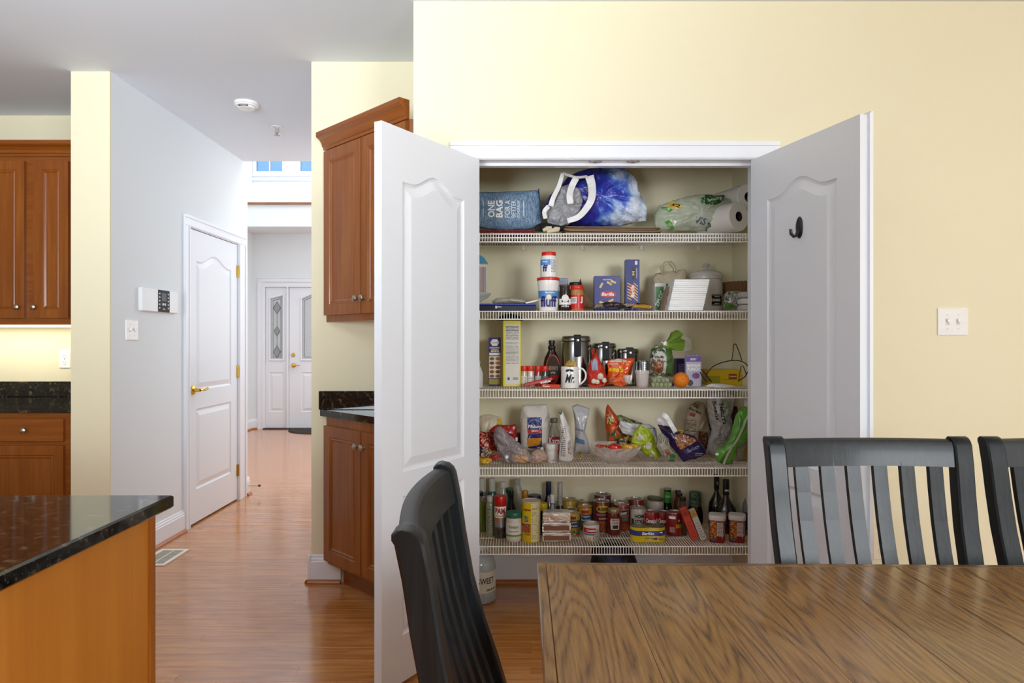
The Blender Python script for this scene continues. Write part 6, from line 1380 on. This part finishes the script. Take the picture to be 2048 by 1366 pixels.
t, r, h = cyl('sauce_bottle', 'thin black sauce bottle behind the green-lidded jar', 'bottle', 1022.5, 24, 982, 1062); bottle(t, r, h, mat('0f0d0e', .15, coat=.6), mat('161214', .3), capz=.80, capr=.42, prof=[(.92, 0), (1, .03), (1, .35), (.75, .5), (.42, .68), (.36, .8)])
t, r, h = cyl('gold_cap_bottle', 'clear bottle with a gold cap behind the tall yellow can', 'bottle', 1050, 20, 983, 1070); bottle(t, r, h, CL2, mat('a8742a', .3, .4), capz=.78, capr=.64, prof=[(.92, 0), (1, .03), (1, .5), (.9, .65), (.55, .75), (.5, .78)])
t, r, h = cyl('navy_lid_jar', 'wide jar with navy lid behind the yellow can', 'jar', 1069, 26, 992, 1050); bottle(t, r, h, mat('6f6a58', .3), mat('1d1a4c', .35), capz=.86, capr=1.0, prof=[(.95, 0), (1, .03), (1, .86)])
t, r, h = cyl('coconut_oil_jar', 'clear jar of white fat with green lid and white label', 'jar', 1027.5, 33, 1026, 1084.5)
vessel(t, 'jar_body', r*.95, h*.86, [(.85, 0), (.97, .06), (1, .15), (1, .85), (.94, .95), (.9, 1)], mat('cfc3b8', .15, coat=.7)); cap(t, 'lid', r*.97, h*.82, h, mat('1c6048', .35)); cpatch(t, 'label_print', r*.95+.0006, -1.5, 1.5, h*.24, h*.66, mat('d6d1c6', .45)); cpatch(t, 'green_print', r*.95+.0008, -1.5, 1.5, h*.20, h*.26, mat('5c8a34', .4)); txt(t, 'Kelapo', 0, h*.52, r*1.2, h*.14, mat('55803c', .4), R=r*.95+.0012); txt(t, 'coconut', 0, h*.38, r*1.1, h*.05, mat('8c2a2a', .4), R=r*.95+.0012)
# yellow can
t, r, h = cyl('breadcrumb_can', 'tall yellow cardboard can with white nutrition panel', 'can', 1062, 37.5, 1003, 1084.5)
vessel(t, 'can_body', r, h, [(.99, 0), (1, .01), (1, .97)], mat('d3b40e', .4), n=36); vessel(t, 'lid', r, h, [(1.0, .965), (1.02, .97), (1.02, 1), (.96, 1.0), (.94, .985), (0, .985)], mat('b8ac98', .4), n=36)
cpatch(t, 'nutrition_panel', r+.0006, .0, 1.35, h*.02, h*.96, mat('d2c690', .5)); lines(t, .004, r*1.2, h*.06, h*.93, 26, R=r+.001, seed=9); txt(t, 'Progresso', -.022, h*.80, .040, h*.07, mat('8c2418', .4), R=r+.0014, bold=.05); cpatch(t, 'picture_print', r+.0009, -1.35, -.08, h*.24, h*.46, print_mat(('8c3a24', 'c07a4a', '5a2a1c', 'b05030'), 55, .4)); cpatch(t, 'picture_print', r+.001, -.75, -.3, h*.5, h*.65, print_mat(('5c6a4a', '8a8a70', '3c4a34'), 60, .4)); txt(t, 'CRUMBS', -.020, h*.20, .032, h*.045, mat('8c2418', .4), R=r+.0014)
t, r, h = cyl('mustard_bottle', 'dark bottle with yellow flip cap right of the yellow can', 'bottle', 1085, 22, 1008, 1070); bottle(t, r, h, mat('231c12', .3), mat('cfb010', .3), capz=.78, capr=.95, prof=[(.95, 0), (1, .03), (1, .70), (.8, .78)])
WINE = mat('120c14', .12, coat=.6)
t, r, h = cyl('wine_bottle', 'dark wine bottle with a navy foil neck, left of the pair at the back', 'bottle', 1097, 26, 965, 1048); bottle(t, r, h, WINE, mat('1f2140', .3), capz=.70, capr=.42, prof=[(.92, 0), (1, .03), (1, .36), (.9, .45), (.5, .62), (.40, .7)], lab=(.1, .3, mat('2c2430', .4)))
t, r, h = cyl('wine_bottle', 'dark bottle with patterned silver neck foil, right of the pair at the back', 'bottle', 1120, 26, 967, 1062); bottle(t, r, h, WINE, print_mat(('b8b2a8', '8f8a82', 'd0cbc0', '4a453f'), 150, .3), capz=.52, capr=.42, prof=[(.92, 0), (1, .03), (1, .25), (.85, .38), (.5, .48), (.41, .52)], lab=(.09, .13, mat('b08a3c', .3, .5)))
t, r, h = cyl('white_cap_bottle', 'squat clear bottle with white cap before the two wine bottles', 'bottle', 1105, 22, 991, 1073); bottle(t, r, h, mat('5e5a5c', .08, alpha=.75, coat=.9), mat('cfcbc4', .35), capz=.80, capr=.44, prof=[(.92, 0), (1, .03), (1, .35), (.95, .5), (.6, .7), (.42, .78), (.4, .8)])
# foil bricks
FOIL = mat('e2dedb', .26, .85, bump=.7, bscale=35)
for i in range(3):
    t = item('foil_brick', ('bottom', 'middle', 'top')[i]+' silver foil-wrapped brick in the stack on the lowest shelf', 'package', 1113.5, 3.25, 5, dz=.0005+i*.0475, group='silver foil bricks on the lowest shelf')
    w2 = W((57, 57, 55)[i], 3.25)/2; o = MB(); o.box(-w2, w2, 0, .075, 0, .0455, c=.005)
    me = o.build('foil', FOIL, t)
    bm = bmesh.new(); bm.from_mesh(me.data); bmesh.ops.subdivide_edges(bm, edges=bm.edges, cuts=5, use_grid_fill=True)
    for v in bm.verts:
        q = noise.noise_vector(v.co*55+Vector((i*7, 0, 0)))*.0022; v.co += Vector((q.x, q.y, q.z*.5)); v.co.z = max(.0, min(.047, v.co.z))
    bm.to_mesh(me.data); bm.free()
    if i < 2: fpatch(t, 'paper_strip', R4(-w2+.006, w2-.008, .010, .030), -.003, mat('7b5242', .3, coat=.4))
# cans
def food_can(label, px, wpx, yt, yb, col, extra=None, group=None, dz=0.0, name='food_can', lid=None):
    t, r, h = cyl(name, label, 'can', px, wpx, yt, yb, dz=dz); can(t, r, h, mat(col, .35, coat=.2) if isinstance(col, str) else col, lid)
    if extra: extra(t, r+.0007, h)
    return t, r, h
def veg(t, R, h):
    cpatch(t, 'label_print', R, -1.2, 1.2, h*.38, h*.70, mat('2c4c6c', .4)); cpatch(t, 'brand_badge', R+.0004, -.55, .4, h*.76, h*.88, mat('9c2a1c', .4)); txt(t, 'Super', 0, h*.62, R*1.3, h*.10, mat('c8d0d8', .4), R=R+.0006, bold=.03); txt(t, 'Sweet', 0, h*.48, R*1.3, h*.10, mat('c8d0d8', .4), R=R+.0006, bold=.03); cpatch(t, 'picture_print', R+.0003, -1.1, 1.2, h*.08, h*.30, print_mat(('8a8a5a', 'b89a2c', '3c4a2c', 'c8b890'), 70, .4))
food_can('yellow can at the back behind the foil bricks', 1137, 32, 1000, 1046, 'b8921c')
food_can('second can at the back left, half hidden behind the foil bricks', 1141, 30, 1019, 1063.5, '6f5a24')
food_can('yellow and blue vegetable can just right of the foil bricks', 1144.5, 31, 1027, 1072, 'c0931c', veg)
food_can('silver-topped can behind the yellow vegetable can', 1171.5, 27, 1003, 1044, 'b08420')
food_can('orange-yellow vegetable can with a blue label left of the bean can', 1170, 30, 1014, 1062, 'c4861a', veg)
def bush(t, R, h):
    for a, b in ((.86, 1),): pass
    txtm = mat('1b1512', .4)
    epatch(t, 'brand_badge', R+.0006, .004, h*.77, R*.88, h*.115, mat('c09a1c', .4))
    txt(t, "BUSH'S", .004, h*.77, R*1.35, h*.11, txtm, R=R+.0018, bold=.04); cpatch(t, 'purple_band', R+.0004, -1.0, 1.2, h*.555, h*.62, mat('54205c', .4)); txt(t, 'Maple & Cured', .002, h*.588, R*1.5, h*.045, mat('c0a8c0', .4), R=R+.001); txt(t, 'BAKED', .004, h*.47, R*1.0, h*.05, mat('cfc0a8', .4), R=R+.001, bold=.02); cpatch(t, 'picture_print', R+.0003, -1.3, 1.3, h*.06, h*.38, print_mat(('7a2f14', 'a04a22', '5c1f10', 'b86a3a'), 70, .4))
food_can('tall can at the back peeking over the bean can', 1205, 34, 990, 1040, '4a1c1c')
food_can('tall brown-red bean can with yellow badge', 1202.5, 32, 1003, 1066, '5c1a14', bush)
food_can('yellow-rimmed can at the back between the bean can and the soup can', 1233, 30, 1005, 1046, '8c7a20')
def chunky(t, R, h):
    cpatch(t, 'badge_edge', R+.0002, -.25, .95, h*.60, h*.84, mat('b8b0a8', .4)); cpatch(t, 'badge_print', R+.0004, -.2, .9, h*.62, h*.82, mat('1c1614', .4)); txt(t, 'CHUNKY', .001, h*.70, R*1.3, h*.10, WHT, R=R+.001, bold=.03, rot=.1); cpatch(t, 'green_band', R+.0004, -.1, .75, h*.42, h*.56, mat('3f6a54', .4)); cpatch(t, 'picture_print', R+.0003, -.6, 1.1, h*.05, h*.32, print_mat(('8c3a1c', '6a1f14', 'b0703a', '9c1a18'), 70, .4))
food_can('large red soup can behind the sauce jar', 1243, 30, 1010, 1064, '8f1512', chunky)
food_can('dark red can at the back left of the home-style can', 1271.5, 31, 999, 1044, '6f1216')
def home(t, R, h):
    txt(t, 'HOME', .006, h*.66, R*1.35, h*.17, INK, R=R+.0006, bold=.04); txt(t, 'STYLE', .006, h*.44, R*1.35, h*.17, INK, R=R+.0006, bold=.04); cpatch(t, 'green_band', R+.0003, -.6, 1.3, h*.14, h*.26, mat('5f6e2c', .4)); cpatch(t, 'figure_print', R+.0003, -1.0, -.65, h*.2, h*.55, mat('3a3428', .4))
food_can('white can with bold black lettering', 1275, 31, 1016, 1063, 'b8aea0', home)
def camp(t, R, h):
    txt(t, 'Campbells', 0, h*.55, R*1.9, h*.28, WHT, R=R+.0008, bold=.02, shear=.2)
food_can('red can with white script lettering above the yellow tuna cans', 1301.5, 28, 1024, 1064, '9c1413', camp)
food_can('second red script can, half hidden behind the right red can', 1326, 27, 1025, 1063, '8f1412', camp)
t, r, h = cyl('spread_tub', 'white plastic jar with a tilted olive lid at the back', 'jar', 1311, 33, 998, 1052); vessel(t, 'jar_body', r, h*.92, [(.9, 0), (1, .05), (1, .5), (.92, .58), (1, .62), (1, .9), (.9, 1)], mat('b3aca0', .35)); MB().lathe([(r*.93, 0), (r*.95, .002), (r*.95, .012), (r*.9, .014), (0, .014)], 28, M=Matrix.Translation((-.002, 0, h*.925)) @ Matrix.Rotation(.12, 4, 'Y')).build('lid', mat('57503a', .4), t, smooth=True)
def carn(t, R, h):
    cpatch(t, 'brand_badge', R+.0003, -1.2, .45, h*.50, h*.78, mat('a81f20', .4)); txt(t, 'Carnation', -.0055, h*.65, R*1.2, h*.14, WHT, R=R+.0009, bold=.03); cpatch(t, 'blue_band', R+.0003, -1.1, .2, h*.36, h*.46, mat('4f7c9c', .4)); cpatch(t, 'picture_print', R+.0003, -1.1, -.2, h*.08, h*.28, print_mat(('b88a3c', 'cfc4b4', 'c8a04a', 'cfc4b4'), 90, .4)); lines(t, .004, R*.9, h*.1, h*.7, 8, R=R+.0006)
food_can('small white and red milk can at the front edge', 1182.5, 32, 1048, 1082.5, 'cfc4b6', carn)
t, r, h = cyl('sauce_jar', 'red sauce jar with gold lid and white keystone label', 'jar', 1227.5, 27, 1020, 1071)
vessel(t, 'jar_body', r, h*.90, [(.8, 0), (.95, .03), (1, .1), (1, .8), (.93, .9), (.86, 1)], mat('5c130c', .15, coat=.6)); cap(t, 'lid', r*.9, h*.86, h, mat('9a8a62', .3, .6)); fp = [(-r*.75, h*.58), (-r*.62, h*.68), (r*.62, h*.68), (r*.75, h*.58), (r*.62, h*.24), (-r*.62, h*.24)]
Rj = r+.0010; kv = []
for q in range(11):
    u = -1+q*.2; zb3 = h*.24+0*u; kv += [(u*r*.62*1.0, zb3), (u*r*.75, h*.56), (u*r*.66, h*.67)]
MB().add([(Rj*math.sin((a+.002)/Rj), -Rj*math.cos((a+.002)/Rj), b) for a, b in kv], [(q*3+s, q*3+3+s, q*3+4+s, q*3+1+s) for q in range(10) for s in range(2)]).build('label_print', mat('c4bcb0', .4), t, smooth=True, fix=False); txt(t, 'HEINZ', .002, h*.62, r*1.0, h*.06, INK, R=Rj+.0006, bold=.03); cpatch(t, 'dark_label', Rj+.0005, -.30, .50, h*.28, h*.42, INK); txt(t, 'Chili', .002, h*.51, r*.9, h*.1, mat('7a1410', .4), R=Rj+.0006)
# twin tuna
t = item('tuna_multipack', 'yellow and blue shrink-wrapped twin tuna cans at the shelf front', 'can', 1295, 3.285, 5)
r = W(36, 3.285)/2; h = H(t, 1051)
for s in (-1, 1):
    c = MB().lathe([(r*.96, 0), (r, .004), (r, h-.004), (r*.97, h), (r*.93, h), (r*.91, h-.003), (0, h-.003)], 32, c=(s*r*.93, 0, 0)).build('tuna_can', mat('c9ae10', .3, coat=.3), t, smooth=True)
    MB().lathe([(r*.98, h-.0005), (r*.99, h+.001), (r*.92, h+.001), (r*.90, h-.002), (r*.5, h-.0018), (0, h-.0018)], 32, c=(s*r*.93, 0, 0)).build('can_lid', mat('6f6544', .25, .8), t, smooth=True)
hull = [(x, -r-.0012+.004*(1-(x/(r*1.93))**2)*0, 0) for x in (0,)]
def band(z0, z1, m, off, nm='wrap_print'):
    pts = []
    for i in range(9): a = PI*.5*i/8; pts.append((-r*.93-(r+off)*math.cos(a), -(r+off)*math.sin(a)))
    pts += [(-x, y) for x, y in reversed(pts)]
    n_ = len(pts); MB().add([(x, y, z) for z in (z0, z1) for x, y in pts], [(i, i+1, n_+i+1, n_+i) for i in range(n_-1)]).build(nm, m, t, smooth=True, fix=False)
band(h*.05, h*.98, mat('cdb20f', .25, coat=.4), .0006, 'shrink_wrap'); band(h*.46, h*.80, mat('23307c', .3, coat=.3), .0012)
txt(t, 'StarKist', -.006, h*.63, .058, h*.2, WHT, y=-r-.0019, bold=.04, shear=.2); txt(t, 'Chunk Light', .0, h*.30, .045, h*.13, mat('4a4a22', .4), y=-r-.0014); fpatch(t, 'blue_print', ell(.030, h*.28, .010, h*.08, 12), -r-.0014, mat('4a3c78', .4)); lines(t, .045, .075, h*.18, h*.32, 3, y=-r-.0014); fpatch(t, 'white_mark', R4(.050, .062, h*.66, h*.74), -r-.0019, WHT)
# bottles and sauces to the right
t, r, h = cyl('sparkling_bottle', 'dark bottle with a green foil neck behind the red can', 'bottle', 1335, 22, 978, 1050); bottle(t, r, h, mat('10140f', .12, coat=.6), mat('8f8c78', .35), capz=.97, capr=.72, prof=[(.92, 0), (1, .03), (1, .36), (.8, .5), (.68, .58), (.66, .97)]); cpatch(t, 'foil_label', r*.69, -2.5, 2.5, h*.62, h*.92, mat('3c8a34', .3)); txt(t, 'fresh', 0, h*.80, r*1.0, h*.07, mat('b8d0a8', .4), R=r*.69+.001, bold=.02)
for i, (px, yt, yb_) in enumerate(((1356, 982, 1049), (1359, 987, 1060), (1366, 995, 1071))):
    t, r, h = cyl('sauce_bottle', ('rear', 'middle', 'front')[i]+' one of three black-capped amber sauce bottles', 'bottle', px, 16 if i < 2 else 17, yt, yb_, group='black-capped amber sauce bottles'); bottle(t, r, h, mat(('6a3014', '5a3418', '4f3d2a')[i], .1, alpha=.92, coat=.7), mat('151413', .35), capz=.90, capr=.70, prof=[(.92, 0), (1, .03), (1, .55), (.9, .7), (.62, .82), (.6, .9)])
def rcan(t, R, h):
    cpatch(t, 'text_panel', R+.0003, -.9, -.05, h*.75, h*.86, WHT); cpatch(t, 'text_panel', R+.0003, -.8, -.1, h*.2, h*.42, mat('b07a74', .4)); cpatch(t, 'yellow_band', R+.0003, .0, 1.1, h*.38, h*.53, mat('b8801c', .4)); txt(t, 'H', .017, h*.68, .008, h*.10, WHT, R=R+.001, bold=.05); cpatch(t, 'picture_print', R+.0003, .5, 1.1, h*.08, h*.36, mat('a83c1c', .4)); lines(t, -.018, -.002, h*.22, h*.40, 4, R=R+.0006)
food_can('large red can with yellow band standing right of the tuna cans', 1348, 31, 1025, 1074, '7d1414', rcan)
t, r, h = cyl('syrup_bottle', 'dark bottle with green netted top left of the barbecue bottles', 'bottle', 1390, 31, 986, 1050)
bottle(t, r, h, mat('26090c', .15, coat=.6), print_mat(('33503a', '1d3325', '6f8a74', '26402e'), 130, .5), capz=.78, capr=.74, cn='netted_cap', prof=[(.85, 0), (.98, .1), (1, .3), (.95, .45), (.75, .65), (.62, .78)]); MB().lathe([(r*.64, h*.62), (r*.80, h*.60), (r*.78, h*.72), (r*.66, h*.80)], 24).build('net', print_mat(('33503a', '1d3325', '6f8a74', '26402e'), 130, .5), t)
BB = mat('1d0d08', .12, coat=.6)
for i, (px, wpx, yt, yb_) in enumerate(((1433, 32, 951, 1044), (1452, 42, 962, 1068))):
    t, r, h = cyl('barbecue_bottle', ('rear dark barbecue sauce bottle with a long black cap', 'front dark barbecue sauce bottle with gold label line')[i], 'bottle', px, wpx, yt, yb_)
    bottle(t, r, h, BB, mat('14111c', .35), capz=.72, capr=.31, prof=[(.95, 0), (1, .02), (1, .36), (.9, .46), (.45, .60), (.28, .66), (.27, .72)])
    R = r*.315
    if i: txt(t, 'BBQ', 0, h*.80, r*.42, h*.04, WHT, R=R+.001, bold=.04); cpatch(t, 'gold_band', r+.0006, -.6, .6, h*.36, h*.395, mat('7a5a1c', .3, .3)); txt(t, 'Rays', 0, h*.22, r*1.0, h*.08, mat('5a4a8c', .4), R=r+.001)
    else: txt(t, 'K', .002, h*.84, r*.2, h*.05, WHT, R=R+.001, bold=.04)
# leaning boxes
for i, (b, tp_, wpx, c_, lb) in enumerate((((1391, 1080), (1367, 1018), 14, 'c2402c', 'red candy box leaning between the red can and the tubs'), ((1408, 1080), (1384, 1020), 12, 'b9b0a4', 'pale candy box with gold top leaning right of the red one'))):
    Yy = 3.27-i*.0; t = item('candy_box', lb, 'box', b[0], Yy, 5)
    L_ = math.hypot(W(b[0]-tp_[0], Yy), W(b[1]-tp_[1], Yy)); a = math.atan2(tp_[0]-b[0], b[1]-tp_[1]); w2 = W(wpx, Yy)/2
    M = Matrix.Translation((0, 0, w2*abs(math.sin(a))+.001)) @ Matrix.Rotation(a, 4, 'Y')
    MB().box(-w2, w2, 0, .028, 0, L_, c=.001, M=M).build('box_body', mat(c_, .4), t)
    MB().box(-w2+.0006, w2-.0006, -.0007, -.0002, L_*.76, L_*.99, M=M).build('end_print', mat(('9c2c14', 'a8862c')[i], .4), t)
    for k in range(6): MB().box(-w2*.6, w2*.6*(1-.2*(k % 2)), -.0008, -.0002, L_*(.10+.09*k), L_*(.10+.09*k)+.002, M=M).build('fine_print', mat(('7a1a10', '6a655c')[i], .5), t)
    MB().lathe([(.005, 0), (0, .0008)], 12, M=M @ Matrix.Translation((0, -.0008, L_*.86)) @ Matrix.Rotation(PI/2, 4, 'X')).build('printed_seal', mat(('3a3430', '8a5a78')[i], .4), t)
# pretzel tubs: rounded-square tubs with white lids
def rsq(a, n=32, p=4.5):
    return [(a*abs(math.cos(q))**(2/p)*(1 if math.cos(q) >= 0 else -1), a*abs(math.sin(q))**(2/p)*(1 if math.sin(q) >= 0 else -1)) for q in [2*PI*i/n for i in range(n)]]
def tube_sq(t, name, prof, m):
    n = 32; vs = []; fs = []
    for a, z in prof: vs += [(x, y, z) for x, y in rsq(a, n)]
    k = len(prof); fs = [(i*n+j, i*n+(j+1) % n, (i+1)*n+(j+1) % n, (i+1)*n+j) for i in range(k-1) for j in range(n)]+[tuple(range(n)), tuple(range((k-1)*n, k*n))]
    return MB().add(vs, fs).build(name, m, t, smooth=True)
for i, (px, yb_) in enumerate(((1434.5, 1086), (1474, 1084))):
    t = item('snack_tub', ('left one of two snack tubs with white lids and orange prints', 'right one of two snack tubs with white lids, beside the door')[i], 'tub', px, 3.275, 5, rz=-.32)
    w2 = W(36, 3.275)/2*.88; h = H(t, 1036)+.002
    tube_sq(t, 'tub_body', [(w2*.93, 0), (w2*.97, .006), (w2, h*.9), (w2, h)], mat('7d1712', .3, coat=.4))
    tube_sq(t, 'lid', [(w2*1.04, h-.006), (w2*1.06, h-.004), (w2*1.06, h+.010), (w2*1.0, h+.017), (w2*.85, h+.018)], mat('cbc4ba', .35))
    fpatch(t, 'picture_print', R4(-w2*.85, -w2*.05, h*.18, h*.92), -w2*1.0-.0008, print_mat(('b5541c', 'd08a2c', '8c2c14', '3a3a34', 'c06a24'), 75, .4)); fpatch(t, 'nutrition_panel', R4(w2*.0, w2*.72, h*.30, h*.86), -w2*1.0-.0010, mat('c4b4ac', .5)); lines(t, w2*.05, w2*.68, h*.32, h*.84, 9, y=-w2-.0016, seed=i); fpatch(t, 'grey_print', ell(-w2*.4, h*.15, w2*.35, h*.07), -w2*1.0-.0013, mat('4a5250', .4))
    MB().tube([(-w2*.9, -w2-.001, h*.75), (-w2*.3, -w2-.001, h*.9), (w2*.8, -w2-.001, h*.9), (w2*.85, -w2-.001, h*.45), (w2*.6, -w2-.001, h*.2)], .0012, 5).build('printed_outline', mat('b8aaa0', .4), t)
t, r, h = cyl('ranch_bottle', 'white capped clear bottle beside the right door, at the back', 'bottle', 1492, 26, 981, 1050); bottle(t, r, h, mat('8c7a1c', .15, alpha=.85, coat=.5), mat('bdbab6', .35), capz=.84, capr=.5)
t, r, h = cyl('dressing_bottle', 'green-capped bottle with dark blue label against the right door', 'bottle', 1502, 34, 978, 1072); bottle(t, r, h, mat('7d7c74', .1, alpha=.85, coat=.7), mat('123a2a', .35), capz=.86, capr=.42, lab=(.12, .5, mat('201e4c', .4)))

# ================================================================ pantry floor
t = thing('water_jug', 'tall plastic jug with cream label on the pantry floor by the left door', 'jug', (X(957, 3.36), 3.36, .0))
r = .085; h = Z(1092, 3.36)
vessel(t, 'jug_body', r, h, [(.88, 0), (1, .03), (1, .35), (.96, .37), (1, .4), (1, .7), (.85, .82), (.4, .94), (.35, .95)], mat('c5cac8', .08, alpha=.6, coat=.9)); cap(t, 'cap', r*.38, h*.94, h, mat('d8d8d6', .3)); cpatch(t, 'label_print', r+.0008, -1.4, 1.4, h*.22, h*.60, mat('d6d2c0', .5)); txt(t, 'SWEET', .045, h*.44, .09, .03, mat('3c3a2c', .5), R=r+.0014, bold=.02); cpatch(t, 'green_print', r+.001, .5, 1.3, h*.25, h*.29, mat('7d7a24', .5))
t = thing('black_tote', 'black and blue bag standing on the pantry floor under the lowest shelf', 'bag', (X(1229, 3.38), 3.38, .001))
t['k'] = 0
P_ = [(-.12, 0), (-.12, .16), (-.11, .255), (-.04, .275), (.04, .27), (.085, .25), (.13, .12), (.145, 0)]
bag(t, 'bag_body', P_, .20, mat('14131a', .5, bump=.4), .008, seed=77, px=False); dpatch(t, 'blue_panel', [(-.05, .10), (.03, .10), (.03, .24), (-.05, .24)], mat('1c1f4c', .5), px=False); MB().lathe([(.006, 0), (.005, .003), (0, .004)], 12, M=Matrix.Translation((.065, drape(t, .065, .19, 0), .19)) @ Matrix.Rotation(PI/2, 4, 'X')).build('snap', CHROME, t)
for o in list(bpy.data.objects):
    if 'k' in o: del o['k']
